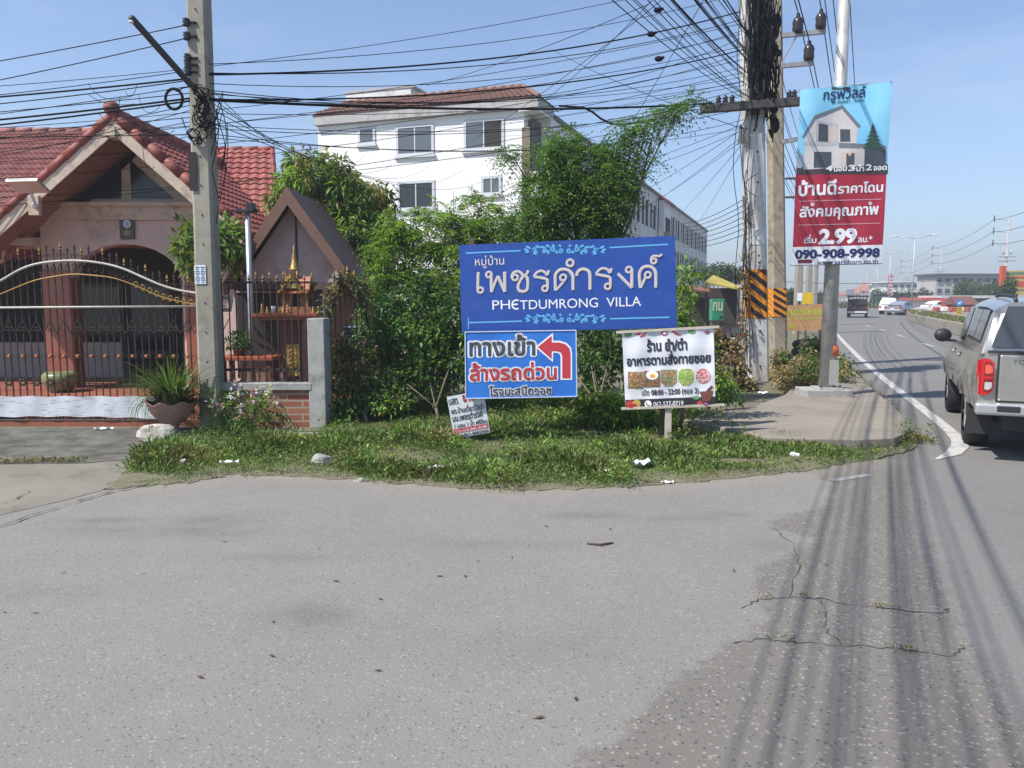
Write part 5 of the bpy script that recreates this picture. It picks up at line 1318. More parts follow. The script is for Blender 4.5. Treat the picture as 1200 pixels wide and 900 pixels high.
B.disc(779, 390.5, 4.2, ONION, .004, 'onion', 3); B.disc(779, 390.3, 2.2, WHITE, .006, 'onion', 1.2); B.disc(736, 391.8, 4.5, LEAFP, .004, 'leaf', 3); B.disc(811, 388.5, 4.5, LEAFP, .004, 'leaf', 2.6); B.disc(829, 389.5, 3, ONION, .004, 'onion', 2)
MORT = mat('mortar_brown', (.16, .05, .035), .4)
B.poly(((820, 459), (836, 457.5), (834.5, 464), (832, 470), (824.5, 470.5), (822, 465)), MORT, .006, 'mortar'); B.line(((829, 459), (835, 452.5)), [.04, .03], MORT, .005, 'mortar')
B.disc(738.5, 473.5, 5, CHILI, .005, 'tomato', 4.6); B.disc(746, 473, 5, mat('pepper_yellow', (.6, .4, .08), .5), .005, 'pepper', 4.6); B.disc(743, 476, 4, CHILI, .0065, 'tomato', 3); B.disc(816, 466, 4, LEAFP, .005, 'leaf', 2.4); B.disc(820.5, 472.5, 3.4, CHILI, .005, 'tomato', 2.6); B.disc(827, 473.3, 2.6, ONION, .007, 'onion', 2)

hs = empty('handwritten_sign', G(551, 521), 'small tilted white sign with black handwriting at the grass edge', 'sign')
B = Board([(523.5, 465.2), (566.5, 457.5), (574.2, 506.8), (532.5, 514.2)], [9.76] * 4, hs)
mb = MB(); mb.prism([B.at(u, v, 0) for u, v in ((0, 0), (1, 0), (1, 1), (0, 1))], B.n * -.006); mb.build('board', mat('sign_offwhite', (.68, .70, .72), .7, .08, 8), hs)
mb = MB(); p = B.pt(546, 480, -.03); mb.bar(Vector((p.x + .03, p.y, 0)), p, .05, .03); mb.build('post', WOOD, hs)
def uvpx(u, v):
    (ax, ay), (bx, by), (cx, cy), (dx, dy) = B.px
    return ((ax + (bx - ax) * u) * (1 - v) + (dx + (cx - dx) * u) * v, (ay + (by - ay) * u) * (1 - v) + (dy + (cy - dy) * u) * v)
def htext(s_, u0, v0, u1, v1, m_, b_=.015):
    ref = contours(s_); X0 = min(p[0] for k_ in ref for p in k_); X1 = max(p[0] for k_ in ref for p in k_); Y0 = min(p[1] for k_ in ref for p in k_); Y1 = max(p[1] for k_ in ref for p in k_)
    mb = MB()
    for i, (pts, tr) in enumerate(fill(s_, b_)):
        vs = [B.at(u0 + (x - X0) / (X1 - X0) * (u1 - u0), v1 + (y - Y0) / (Y1 - Y0) * (v0 - v1), .003 + .0004 * i) for x, y in pts]
        mb.add(vs, [tuple(t)[::-1] if (vs[t[1]] - vs[t[0]]).cross(vs[t[2]] - vs[t[0]]).dot(B.n) < 0 else tuple(t) for t in tr])
    return mb.build('lettering', m_, hs)
htext('บสต.', .03, .06, .3, .2, BLK); htext('ขาย', .42, .03, .72, .18, REDT, .04)
htext('ขต.บ้านเดี่ยว วิลล่า', .05, .24, .95, .42, BLK, .02); htext('มบ.เพชรดำรงค์', .05, .44, .88, .6, BLK, .02); htext('3 นอน 2 น้ำ ฟรีโอน', .05, .62, .97, .76, BLK, .02)
B.poly([(.02, .78), (.98, .78), (.98, .885), (.02, .885)], REDT, .003, 'strip', px=False); htext('โทร 012-049-3049', .06, .795, .94, .875, WHITE, .02)
htext('โทร 063-0002500', .05, .9, .97, .985, BLK, .025)

hb = empty('house_banner', P(982, 300, 13.3), 'tall vertical banner advertising a white house above red price panels', 'banner')
BYY = 13.33
B = Board([(938.5, 105), (1046, 95), (1034, 308.5), (928, 310.5)], [BYY] * 4, hb, lambda u, v: -.02 + .014 * math.sin(u * 7 + v * 9) * (1 - v * .4) + .008 * math.sin(u * 16 - v * 6))
def cloth_patch(name, v0, v1, m, u0=0., u1=1.):
    mb = MB(); nx, nz = 44, 40; vs = []
    for j in range(nz + 1):
        for i in range(nx + 1):
            u = u0 + (u1 - u0) * i / nx; v = v0 + (v1 - v0) * j / nz
            vs.append(B.at(u, v, 0))
    f_ = [(j * (nx + 1) + i, j * (nx + 1) + i + 1, (j + 1) * (nx + 1) + i + 1, (j + 1) * (nx + 1) + i) for j in range(nz) for i in range(nx)]
    n0 = len(vs); vs += [p - B.n * .003 for p in vs]; mb.add(vs, [f[::-1] for f in f_] + [tuple(n0 + q for q in f) for f in f_]); return mb.build(name, m, hb, smooth=True)
k = NT('banner_sky', .55); v = k.coords(); c = k.mix(k.rng(k.noise(v, .9, 3), .35, .65, 0, 1), (.16, .52, .78), (.30, .66, .84)); BSKY = k.out(c)
cloth_patch('picture_sheet', 0, .468, BSKY); cloth_patch('red_sheet', .468, .896, mat('banner_red', (.36, .022, .045), .5, .05, 3)); cloth_patch('white_sheet', .896, 1, mat('banner_pale', (.72, .73, .76), .5))
for v_ in (0, 1): mb = MB(); mb.tube([B.at(-.01, v_, -.03), B.at(1.01, v_, -.03)], .012, 6); mb.build('edge_rod', STEEL, hb)
for y in (100, 305): mb = MB(); q = B.pt(986 - (y - 100) * .05, y + 3, -.06); mb.box(q, (.3, .12, .05)); mb.build('pole_clip', BEAM, hb)
d0 = .003
def px(pts): return [(900 + x / 3.75, 80 + y / 3.75) for x, y in pts]
def bx(a_, b_, c_, d_): return (900 + a_ / 3.75, 80 + b_ / 3.75, 900 + c_ / 3.75, 80 + d_ / 3.75)
NV = mat('print_navy', (.02, .03, .12), .5)
B.text('กรูฟวิลล์', bx(245, 85, 432, 146), NV, .015, d0 + .003); B.text('อยุธยา - โรจนะ', bx(308, 133, 428, 150), NV, .012, d0 + .003)
HWH = mat('print_house_white', (.56, .53, .52), .6); HGR = mat('print_house_grey', (.42, .43, .45), .6); HDK = mat('print_house_dark', (.06, .075, .09), .5); HRF = mat('print_roof_grey', (.16, .17, .2), .6); HBE = mat('print_house_beige', (.55, .47, .42), .6)
B.poly(px([(128, 425), (200, 432), (530, 415), (530, 460), (128, 460)]), mat('print_ground_dark', (.05, .045, .045), .6), d0, 'house_picture')
for pts, m_, dd in (([(165, 300), (210, 225), (330, 175), (400, 245), (388, 330), (165, 330)], HWH, 1), ([(150, 300), (205, 205), (330, 158), (330, 172), (212, 220), (160, 300)], HRF, 2), ([(330, 158), (410, 250), (396, 258), (328, 176)], HRF, 2),
    ([(165, 330), (420, 330), (420, 425), (160, 440)], HWH, 1.5), ([(215, 225), (312, 240), (312, 320), (213, 318)], HGR, 3), ([(225, 238), (268, 244), (268, 318), (223, 316)], HDK, 4), ([(270, 248), (308, 252), (308, 318), (270, 318)], HBE, 4), ([(320, 262), (362, 265), (362, 318), (320, 318)], HDK, 4),
    ([(205, 362), (282, 362), (280, 432), (203, 432)], HDK, 4), ([(318, 365), (400, 360), (400, 425), (318, 428)], HBE, 4), ([(345, 370), (380, 368), (380, 425), (345, 427)], HDK, 5), ([(315, 322), (520, 335), (520, 352), (315, 345)], HRF, 4), ([(420, 352), (520, 350), (520, 420), (420, 425)], HDK, 3), ([(408, 345), (426, 345), (424, 425), (410, 425)], HWH, 5), ([(160, 318), (315, 322), (315, 335), (160, 332)], HGR, 4.5), ([(132, 370), (158, 372), (150, 435), (130, 430)], HGR, 2)):
    B.poly(px(pts), m_, d0 + dd * .0008, 'house_picture')
TREEP = mat('print_tree', (.035, .075, .06), .6)
for i in range(6): 
    y0 = 238 + i * 17; w0 = 10 + i * 8; B.poly(px([(462, y0), (462 + w0, y0 + 26), (462 - w0, y0 + 26)]), TREEP, d0 + .0052 + i * .0003, 'tree_picture')
for s_, b_ in (('4', (256, 424, 283, 446)), ('นอน', (291, 430, 346, 447)), ('3', (356, 421, 381, 446)), ('น้ำ', (389, 416, 423, 447)), ('2', (433, 417, 458, 442)), ('จอด', (467, 424, 523, 442))): B.text(s_, bx(*b_), WHITE, .03, d0 + .006)
B.text('บ้านดี', bx(140, 485, 300, 552), WHITE, .03, d0); B.text('ราคาโดน', bx(312, 495, 508, 541), WHITE, .025, d0)
PINKL = mat('print_pink_line', (.6, .32, .36), .6)
B.line(px([(138, 580), (502, 570)]), .012, PINKL, d0); B.line(px([(132, 686), (496, 677)]), .012, PINKL, d0)
B.text('สังคมคุณภาพ', bx(142, 594, 487, 660), WHITE, .025, d0)
B.text('เริ่ม', bx(162, 728, 215, 766), WHITE, .02, d0); B.text('2.99', bx(230, 705, 388, 766), WHITE, .05, d0); B.text('ลบ.*', bx(398, 735, 458, 762), WHITE, .02, d0)
B.text('090-908-9998', bx(122, 794, 490, 831), NV, .04, d0); B.text('www.sarithorn.co.th', bx(218, 840, 485, 860), NV, .005, d0)
B.poly(px([(133, 841), (197, 839), (197, 855), (132, 857)]), mat('print_maroon', (.16, .02, .04), .5), d0, 'company_mark')
for x, y in ((197, 594), (452, 589)): B.disc(*px([(x, y)])[0], 2.3, mat('patch_grey', (.55, .5, .52), .6), d0 + .003, 'patch')

ys = empty('roadside_banner', Vector((P(942, 395, 23).x, 23, 0)), 'faded orange roadside banner with yellow green letters beyond the utility poles', 'banner')
B = Board([(922, 358), (964, 356), (964, 386.5), (922.5, 388)], [23.0] * 4, ys)
mb = MB(); mb.prism([B.at(u, v, 0) for u, v in ((0, 0), (1, 0), (1, 1), (0, 1))], B.n * -.01); mb.build('sheet', mat('faded_orange', (.50, .27, .13), .7, .15, 6), ys)
YG = mat('print_yellow_green', (.5, .62, .05), .6)
B.text('คนตกใดโรงน', (922.5, 359.5, 963, 369.5), YG, .02, .004); B.text('รับ-ดูดสวบ', (927, 371, 960, 376), YG, .01, .004); B.text('063 - ขุดเจาะ', (923, 379.5, 962, 385), YG, .01, .004)
for x in (923, 963):
    mb = MB(); p = B.pt(x, 357, -.04); mb.bar(Vector((p.x, p.y, 0)), p, .06, .06); mb.build('post', POST, ys)
# ================================================================== trees and shrubs
def lobe(px_, py_, Y, rx, ry, share=None, rd=None):
    s_ = scale_at(Y); return (tuple(P(px_, py_, Y)), (rx * s_, (rd or (rx + ry) / 2) * s_, ry * s_), share or rx * ry)
MANGO = [(.10, .19, .026), (.15, .26, .034), (.06, .125, .02), (.2, .3, .05), (.26, .2, .06)]
LIGHT = [(.18, .29, .035), (.13, .24, .03), (.23, .34, .04), (.09, .17, .025)]
DARKG = [(.055, .12, .03), (.075, .155, .036), (.038, .09, .024), (.10, .19, .042)]
MIDG = [(.085, .17, .03), (.125, .22, .04), (.055, .12, .024), (.16, .26, .05)]
def gnd(px_, Y): return Vector((P(px_, 400, Y).x, Y, 0))
plant('mango_tree', 'round crowned mango tree with drooping glossy leaves behind the annex gable', 'tree', gnd(392, 17.2),
      [lobe(372, 215, 17, 44, 36), lobe(345, 235, 17.2, 28, 30), lobe(420, 243, 17, 40, 34), lobe(392, 285, 16.8, 58, 50), lobe(432, 300, 16.8, 34, 44), lobe(385, 340, 17, 60, 50)],
      480, 62, .2, .17, .27, MANGO, trunk_r=.14, hang=.75)
plant('feathery_tree', 'pale lime feathery tree behind the left half of the estate sign', 'tree', gnd(520, 14.2),
      [lobe(500, 268, 14, 46, 36), lobe(556, 250, 14.2, 36, 32), lobe(462, 300, 14, 38, 42), lobe(540, 310, 14, 55, 45), lobe(592, 285, 14.4, 34, 40), lobe(475, 360, 14, 48, 60), lobe(580, 350, 14.2, 50, 60)],
      560, 9, .27, .06, .42, LIGHT + MIDG[:1], trunk_r=.08, pinnate=True)
plant('tamarind_tree', 'dark feathery tree above the estate sign with a branch reaching towards the utility poles', 'tree', gnd(690, 13.2),
      [lobe(655, 172, 13, 32, 30), lobe(690, 215, 13, 50, 46), lobe(645, 230, 13, 42, 40), lobe(712, 235, 13, 28, 42), lobe(680, 278, 13, 54, 38), lobe(625, 272, 13, 34, 34), lobe(715, 178, 13, 24, 20, 500), lobe(742, 152, 13, 24, 15, 330), lobe(770, 138, 13, 22, 13, 250), lobe(800, 118, 13, 18, 12, 170), lobe(762, 182, 13, 17, 12, 130), lobe(600, 182, 13, 20, 12, 170), lobe(735, 205, 13, 22, 16, 200)],
      500, 10, .33, .055, .4, DARKG + MIDG * 2, trunk_r=.1, pinnate=True, shell=.25)
plant('front_garden_tree', 'small bright leaved tree in the house yard half hidden by the gate pole', 'tree', gnd(238, 13.4),
      [lobe(228, 287, 13.4, 20, 24), lobe(262, 285, 13.4, 22, 22), lobe(248, 305, 13.4, 30, 16)], 46, 30, .2, .17, .34, [(.10, .18, .03), (.07, .13, .03), (.14, .22, .05)], trunk_r=.05, hang=.05)
SG = 'shrubs in the thicket behind the signs'
def shrub(name, label, px_, Y, lobes, n, per, leaf, cols, asp=.5, group=SG, spread=.16, hang=.2, mat_=None, cat='shrub'):
    return plant(name, label, cat, gnd(px_, Y), lobes, n, per, spread, leaf, asp, cols, group, trunk_r=.025, hang=hang, crown='foliage', stem='stem', material=mat_)
shrub('shrub', 'tall dark shrub between the concrete fence post and the estate sign', 480, 12.4, [lobe(470, 390, 12.3, 46, 60), lobe(515, 370, 12.3, 40, 60), lobe(440, 400, 12.6, 30, 50)], 230, 40, .085, DARKG)
shrub('shrub', 'low leafy shrub at the foot of the concrete fence post', 425, 11.2, [lobe(415, 462, 11.5, 30, 24), lobe(450, 468, 11.5, 34, 18), lobe(398, 482, 11.2, 14, 14)], 85, 30, .075, MIDG)
shrub('shrub', 'dense shrub directly left of the car wash sign', 510, 11.2, [lobe(500, 438, 11.9, 38, 32), lobe(530, 412, 12, 30, 48), lobe(470, 446, 11.8, 30, 24)], 115, 32, .08, MIDG + DARKG)
shrub('shrub', 'very dark shrub showing between the car wash sign and the food banner', 702, 11.0, [lobe(700, 425, 12, 34, 44), lobe(720, 400, 12.2, 32, 40), lobe(680, 395, 12.4, 40, 46), lobe(620, 410, 12.6, 60, 54)], 230, 34, .075, DARKG)
shrub('shrub', 'bright bushy shrub under the lower left corner of the food banner', 735, 10.7, [lobe(722, 486, 10.6, 32, 18), lobe(750, 490, 10.7, 28, 14), lobe(700, 478, 10.7, 24, 16)], 90, 36, .08, MIDG + LIGHT[:2])
shrub('shrub', 'bright green sprigs sticking out right of the estate sign', 800, 10.6, [lobe(797, 340, 10.6, 12, 26), lobe(805, 325, 10.6, 15, 12), lobe(796, 372, 10.6, 16, 16), lobe(780, 400, 10.8, 40, 30)], 70, 22, .1, LIGHT, asp=.38, hang=-.1)
shrub('shrub', 'green shrub behind the right edge of the food banner', 832, 11.8, [lobe(835, 450, 11.8, 16, 20), lobe(850, 462, 12, 16, 12), lobe(815, 420, 12, 20, 30)], 60, 26, .085, MIDG + LIGHT[:1])
DRY = [(.33, .24, .12), (.24, .17, .08), (.4, .3, .17), (.12, .10, .05)]
DG = 'dry bushes round the utility poles'
shrub('dry_bush', 'heap of dead straw coloured leaves left of the striped pole base', 862, 15, [lobe(852, 442, 16, 19, 22), lobe(850, 412, 16.4, 14, 16), lobe(868, 460, 15.4, 14, 8), lobe(836, 405, 16.4, 13, 14)], 120, 30, .12, DRY, asp=.6, group=DG, mat_=STRAW, cat='bush')
shrub('dry_bush', 'half green half withered bush between the striped pole and the light post', 930, 15.6, [lobe(928, 442, 15.6, 22, 14), lobe(948, 432, 16.2, 18, 18), lobe(918, 430, 16.6, 10, 18), lobe(938, 456, 14.8, 24, 8)], 150, 30, .09, MIDG[:2] + DRY + [(.2, .15, .07), (.16, .14, .06)], group=DG, cat='bush')
shrub('dry_bush', 'brown withered weeds along the kerb behind the light post', 985, 17, [lobe(980, 430, 16.5, 14, 14), lobe(990, 440, 15.6, 10, 8), lobe(958, 412, 18.5, 22, 14)], 70, 26, .09, DRY + MIDG[:2], group=DG, cat='bush')
# bowl planter with long strap leaves
POTM = mat('weathered_terracotta', (.33, .2, .15), .8, .2, 8, dirt=(.35, .32, .27), dirt_scale=3)
pc = G(203, 507); pc.z = 0
t = empty('planter', pc, 'scalloped terracotta bowl planter overflowing with long strap leaves beside the gate', 'planter')
prof = [(.11, 0), (.13, .03), (.08, .07), (.09, .11), (.17, .17), (.27, .28), (.315, .4), (.335, .43), (.31, .42), (.27, .36)]
mb = MB(); n = 48; vs = []
for r_, z_ in prof:
    for j in range(n):
        q = 2 * math.pi * j / n; sc_ = 1 + (.05 * math.cos(8 * q) if z_ > .38 else .015 * math.cos(8 * q)); zz = z_ + (.022 * math.cos(8 * q) if z_ > .38 else 0)
        vs.append(pc + Vector((r_ * sc_ * math.cos(q), r_ * sc_ * math.sin(q), zz)))
k_ = len(prof); mb.add(vs, [(i * n + j, i * n + (j + 1) % n, (i + 1) * n + (j + 1) % n, (i + 1) * n + j) for i in range(k_ - 1) for j in range(n)] + [tuple((k_ - 1) * n + j for j in range(n))])
mb.build('bowl', POTM, t, smooth=True)
def strap_plant(parent, name, c, n, L0, w, cols, z):
    mb = MB(); me_t = []
    for i in range(n):
        q = rnd.uniform(0, 6.283); r0 = rnd.uniform(0, .14); L_ = L0 * rnd.uniform(.55, 1.15); lean = rnd.uniform(.35, 1.8) * (.55 if math.sin(q) < -.3 and name == 'leaves' and L0 > .6 else 1); d = Vector((math.cos(q), math.sin(q), 0)); p = Vector(c) + d * r0 + Vector((0, 0, z)); pts = [p]; ang = R(86) - lean * .35
        for s_ in range(6):
            ang -= lean * .24 + .02 * s_; p = p + (d * math.cos(ang) + Vector((0, 0, math.sin(ang)))) * L_ / 6; pts.append(p)
        side = Vector((-d.y, d.x, 0)); b0 = len(mb.v); vs = []
        for s_, p in enumerate(pts):
            ww = w * (1 - (s_ / 6) ** 2) * .5 + .001; vs += [p - side * ww, p + Vector((0, 0, -.3 * ww)), p + side * ww]
        fs = []
        for s_ in range(6): a_ = 3 * s_; fs += [(a_, a_ + 1, a_ + 4, a_ + 3), (a_ + 1, a_ + 2, a_ + 5, a_ + 4)]
        mb.add(vs, fs); c_ = cols[rnd.randrange(len(cols))]; me_t += [tuple(x * rnd.uniform(.8, 1.2) for x in c_)] * len(vs)
    o = mb.build(name, LEAF, parent); at = o.data.attributes.new('tint', 'FLOAT_COLOR', 'POINT'); at.data.foreach_set('color', np.array([(*c_, 1) for c_ in me_t], dtype=np.float32).ravel()); return o
strap_plant(t, 'leaves', pc, 330, .85, .024, [(.06, .12, .025), (.09, .16, .03), (.13, .17, .06), (.04, .08, .02)], .36)
t = empty('grass_clump', G(270, 512), 'dark arching grass clump between the planter and the brick wall', 'plant')
strap_plant(t, 'leaves', G(268, 512), 170, .5, .014, [(.05, .11, .02), (.08, .15, .025), (.035, .07, .018)], .0)
# pink flowering plant
fpx = G(292, 506)
t = empty('flowering_shrub', fpx, 'pink flowering shrub leaning against the brick wall', 'shrub')
ctr = np.array([P(rnd.gauss(285, 22), rnd.uniform(462, 505), 10.6 + rnd.uniform(-.2, .2)) for _ in range(52)])
pos, dr, L, W_, tt = sprays(ctr, 17, .1, .07, .45, MIDG); leaves_mesh('foliage', pos, dr, L, W_, tt, LEAF, t)
mb = MB()
for _ in range(12): q = P(rnd.gauss(285, 20), rnd.uniform(462, 480), 10.55); mb.tube([fpx, fpx.lerp(q, .5) + Vector((rnd.uniform(-.05, .05), 0, .08)), q], [.012, .009, .005], 5)
mb.build('stem', BARK, t)
fc = np.array([P(x + rnd.uniform(-5, 5), y + rnd.uniform(-4, 4), 10.38) for x, y in ((288, 457), (304, 456), (296, 471), (310, 452), (323, 464), (278, 478), (252, 472), (246, 476), (284, 487), (272, 465), (316, 462), (298, 462), (275, 452)) for _ in range(1)])
pos, dr, L, W_, tt = sprays(fc, 12, .045, .055, .8, [(.72, .38, .50), (.78, .55, .62), (.62, .28, .40)], hang=0); leaves_mesh('blossoms', pos, dr, L, W_, tt, LEAF, t)

# ================================================================== grass and weeds on the verge
verge_px = grass_front[1:] + [(1072, 512), (1058, 516), (1000, 517), (940, 516), (890, 512), (872, 507), (852, 500), (842, 494), (800, 490), (780, 478), (700, 470), (600, 470), (500, 472), (440, 478), (390, 492), (380, 505), (300, 515), (250, 510), (205, 520), (180, 535), (140, 560), (120, 574), (60, 596)]
verge_px = [(122, 575)] + grass_front[2:] + verge_px[len(grass_front) - 1:-2]
VG = [G(*p) for p in verge_px]
sheet_obj('verge_soil', wiggle([(p.x, p.y) for p in VG] + [(VG[0].x, VG[0].y)], .05, 8)[:-1], .022, EARTH)
vp = [(p.x, p.y) for p in VG]
xs_ = np.array([p[0] for p in vp]); ys_ = np.array([p[1] for p in vp])
def scatter(n, margin=0.0):
    x = rng.uniform(xs_.min(), xs_.max(), n); y = rng.uniform(ys_.min(), ys_.max(), n)
    jx = rng.normal(0, margin, n); jy = rng.normal(0, margin, n); ok = in_poly(x, y, vp); return np.c_[x[ok] + jx[ok], y[ok] + jy[ok]]
def patchiness(p):
    return (np.sin(p[:, 0] * 2.3 + 1.1) * np.sin(p[:, 1] * 3.1 + p[:, 0]) + np.sin(p[:, 0] * 5.7 + 2 * p[:, 1]) * .6 + np.sin(p[:, 0] * 1.1 - p[:, 1] * 2.2) * .8)
p = scatter(330000, .08); q = patchiness(p); fd = line_dist(p[:, 0], p[:, 1], [(g_.x, g_.y) for g_ in gf[1:]]); keep = rng.random(len(p)) < np.clip(.85 + q * .25, .3, 1) * np.clip(.10 + fd / .55 + .35 * np.sin(p[:, 0] * 6.1) * np.sin(p[:, 0] * 2.3 + 1), .06, 1)
bare = [G(868, 543), G(330, 567), G(150, 562), G(500, 575)]
for b_ in bare: keep &= (np.hypot((p[:, 0] - b_.x) / .45, (p[:, 1] - b_.y) / .22) > rng.uniform(.6, 1.1, len(p)))
p = p[keep]; q = q[keep]; n = len(p); fd = line_dist(p[:, 0], p[:, 1], [(g_.x, g_.y) for g_ in gf[1:]])
pos = np.c_[p, np.full(n, .02)]; d = rng.normal(0, .55, (n, 3)); d[:, 2] = 1
L = .085 * (.5 + rng.random(n)) * np.interp(p[:, 0], [2.4, 3, 4.5, 6], [1, .75, .6, .45]) * (1 + .35 * np.clip(q, -1, 1.5)); 
gh_ = np.clip(q, -1.4, 1.6); L *= (1 + .3 * gh_) * np.clip(.45 + fd / .8, .45, 1.05)
gt = tints(n, [(.10, .185, .035), (.135, .225, .045), (.075, .14, .028), (.18, .25, .065), (.22, .2, .09)], .2)
pq_ = np.sin(p[:, 0] * 1.7 + 2) * np.sin(p[:, 1] * 2.9 + p[:, 0] * 1.3) + .7 * np.sin(p[:, 0] * 4.1 - p[:, 1] * 3.3); dry_ = np.clip((pq_ - .35) * 1.1, 0, .85)[:, None] * rng.random((n, 1)); gt = gt * (1 - dry_) + np.array([[.24, .19, .085]]) * dry_; gt *= (1 + .22 * np.sin(p[:, 0:1] * 3.3 + p[:, 1:2] * 5))
o = leaves_mesh('grass', pos, d, L, L * .11 + .003, gt, GRASS, None, fold=.1, droop=.25); tag(o, 'green grass and dry blades covering the roadside verge', 'grass', kind='stuff')
p = scatter(26000, .02); q = patchiness(p[:, ::-1].copy()); p = p[(q > -.2) & (rng.random(len(p)) < .7)]
for b_ in bare: p = p[np.hypot((p[:, 0] - b_.x) / .45, (p[:, 1] - b_.y) / .22) > 1.0]
pos, dr, L, W_, tt = sprays(np.c_[p, rng.uniform(.035, .11, len(p)) * np.interp(p[:, 0], [2.4, 3, 4.5, 6], [1, .75, .6, .45])], 7, .045, .026, .55, [(.13, .2, .04), (.10, .16, .035), (.17, .24, .06), (.08, .12, .03)], hang=-.1)
pos[:, 2] = np.maximum(pos[:, 2], .036)
o = leaves_mesh('weeds', pos, dr, L, W_, tt, GRASS); tag(o, 'low broad leaved weeds growing through the verge grass', 'weeds', kind='stuff')
tc_ = scatter(260, 0); tc_ = tc_[(patchiness(tc_) > -.1) & ~in_poly(tc_[:, 0], tc_[:, 1], [(p_.x, p_.y) for p_ in fpw])][:130]; tc_ = np.concatenate([tc_, np.array([[G(rnd.uniform(640, 850), rnd.uniform(492, 510))[i] for i in (0, 1)] for _ in range(60)])])
cc_ = np.repeat(np.c_[tc_, np.zeros(len(tc_))], 5, axis=0); cc_ += np.c_[rng.normal(0, .09, (len(cc_), 2)), rng.uniform(.06, .24, len(cc_))]
pos, dr, L, W_, tt = sprays(cc_, 16, .065, .042, .5, [(.12, .22, .03), (.09, .17, .03), (.17, .26, .05), (.2, .2, .06)], hang=-.25)
o = leaves_mesh('tall_weeds', pos, dr, L, W_, tt, GRASS); tag(o, 'taller leafy weeds standing up out of the verge grass', 'weeds', kind='stuff')
# sparse tufts on the apron and along the cracks
pp = []
for (x0, y0, x1, y1, n_, s_) in ((0, 545, 100, 543, 260, .05), (890, 705, 905, 704, 22, .01), (935, 703, 952, 704, 26, .01), (1020, 715, 1055, 718, 40, .01), (905, 754, 930, 756, 26, .01), (1040, 766, 1070, 768, 40, .01), (1062, 512, 1085, 520, 420, .09), (1000, 436, 1052, 486, 260, .06), (985, 418, 1000, 434, 160, .08)):
    a_, b_ = G(x0, y0), G(x1, y1); tt_ = rng.random((n_, 1)); pp.append(np.array(a_)[None] * (1 - tt_) + np.array(b_)[None] * tt_ + rng.normal(0, s_, (n_, 3)) * np.array([1, 1, 0]))
pp = np.concatenate(pp); pp[:, 2] = .03; n = len(pp); d = rng.normal(0, .7, (n, 3)); d[:, 2] = 1; L = np.where(pp[:, 1] < 6, .03, .07) * (.4 + rng.random(n))
o = leaves_mesh('sparse_grass', pp, d, L, L * .13 + .003, tints(n, [(.10, .13, .03), (.3, .23, .11), (.2, .17, .08)], .2), GRASS, None, fold=.1, droop=.25); tag(o, 'sparse dry grass tufts along cracks and kerbs', 'grass', kind='stuff')
# rocks and litter
STONE = mat('pale_rock', (.42, .39, .33), .9, .3, 7, dirt=(.17, .15, .11), dirt_scale=5, bump=.5)
def rock(label, c, r_, seed, name='rock'):
    bm_ = MB(); bm_.ball(c, r_, 14, 10); rr = random.Random(seed); c = Vector(c); ax = [(Vector((rr.gauss(0, 1), rr.gauss(0, 1), rr.gauss(0, 1))).normalized(), rr.uniform(.62, .85)) for _ in range(9)]
    out = []
    for v_ in bm_.v:
        d_ = Vector(v_) - c; u_ = Vector((d_.x / r_[0], d_.y / r_[1], d_.z / r_[2]))
        for a_, l_ in ax:
            e_ = u_.dot(a_)
            if e_ > l_: u_ = u_ - a_ * (e_ - l_)
        out.append((c.x + u_.x * r_[0], c.y + u_.y * r_[1], max(c.z + u_.z * r_[2], .0)))
    bm_.v = out; return tag(bm_.build(name, STONE if seed in (3, 5) else CONC), label, 'rock')
rock('big pale rock lying before the terracotta planter', G(185, 520) + Vector((0, 0, .1)), (.26, .17, .17), 3)
rock('small pale stone in the grass beyond the drive corner', G(216, 549) + Vector((0, 0, .05)), (.06, .05, .07), 5)
rock('grey half buried stone in the verge grass left of the handwritten sign', G(378, 547) + Vector((0, 0, .06)), (.12, .09, .1), 8)
rock('flat stone chip on the tar edge below the grass', G(421, 566) + Vector((0, 0, .02)), (.07, .05, .035), 9)
LIT = mat('litter_white', (.72, .72, .72), .6, .1, 20); LITD = mat('litter_grey', (.35, .35, .36), .6, .2, 15)
def litter(name, label, px_, py_, sz, rz, m_=LIT, z=.06):
    c = G(px_, py_, 0) + Vector((0, 0, z)); mb = MB(); nx = 6; vs = []
    for j in range(5):
        for i in range(nx): vs.append(c + Matrix.Rotation(rz, 3, 'Z') @ Vector(((i / (nx - 1) - .5) * sz[0], (j / 4 - .5) * sz[1], sz[2] * (math.sin(i * 2.1 + j) * .5 + .5))))
    f_ = [(j * nx + i, j * nx + i + 1, (j + 1) * nx + i + 1, (j + 1) * nx + i) for j in range(4) for i in range(nx - 1)]
    n0 = len(vs); vs += [v_ + Vector((0, 0, -.004)) for v_ in vs]; mb.add(vs, f_ + [tuple(n0 + q_ for q_ in f[::-1]) for f in f_]); return tag(mb.build(name, m_), label, 'litter')
litter('foam_tray', 'white foam tray lying in the grass near the drive corner', 269, 550, (.19, .06, .03), .1, LIT, .07)
litter('crumpled_paper', 'crumpled grey white paper below the handwritten sign', 515, 557, (.24, .1, .05), .2, LITD, .06)
litter('paper_scrap', 'small white scrap in the grass right of centre', 711, 561, (.07, .06, .03), .6, LIT, .07)
litter('plastic_bag', 'pale clear plastic bag crumpled in the weeds below the food banner', 752, 552, (.24, .12, .05), .5, mat('bag_grey', (.5, .52, .52), .35), .07)
litter('paper_scrap', 'white scrap on the tar edge below the food banner', 782, 568, (.12, .07, .02), -.2, LIT, .02)
litter('plastic_cup', 'white crumpled cup in the grass below the footpath slab', 931, 543, (.05, .11, .04), .4, LIT, .08)
litter('foam_bowl', 'white foam bowl on the footpath under the withered bush', 893, 471, (.2, .14, .03), .1, LIT, .15)
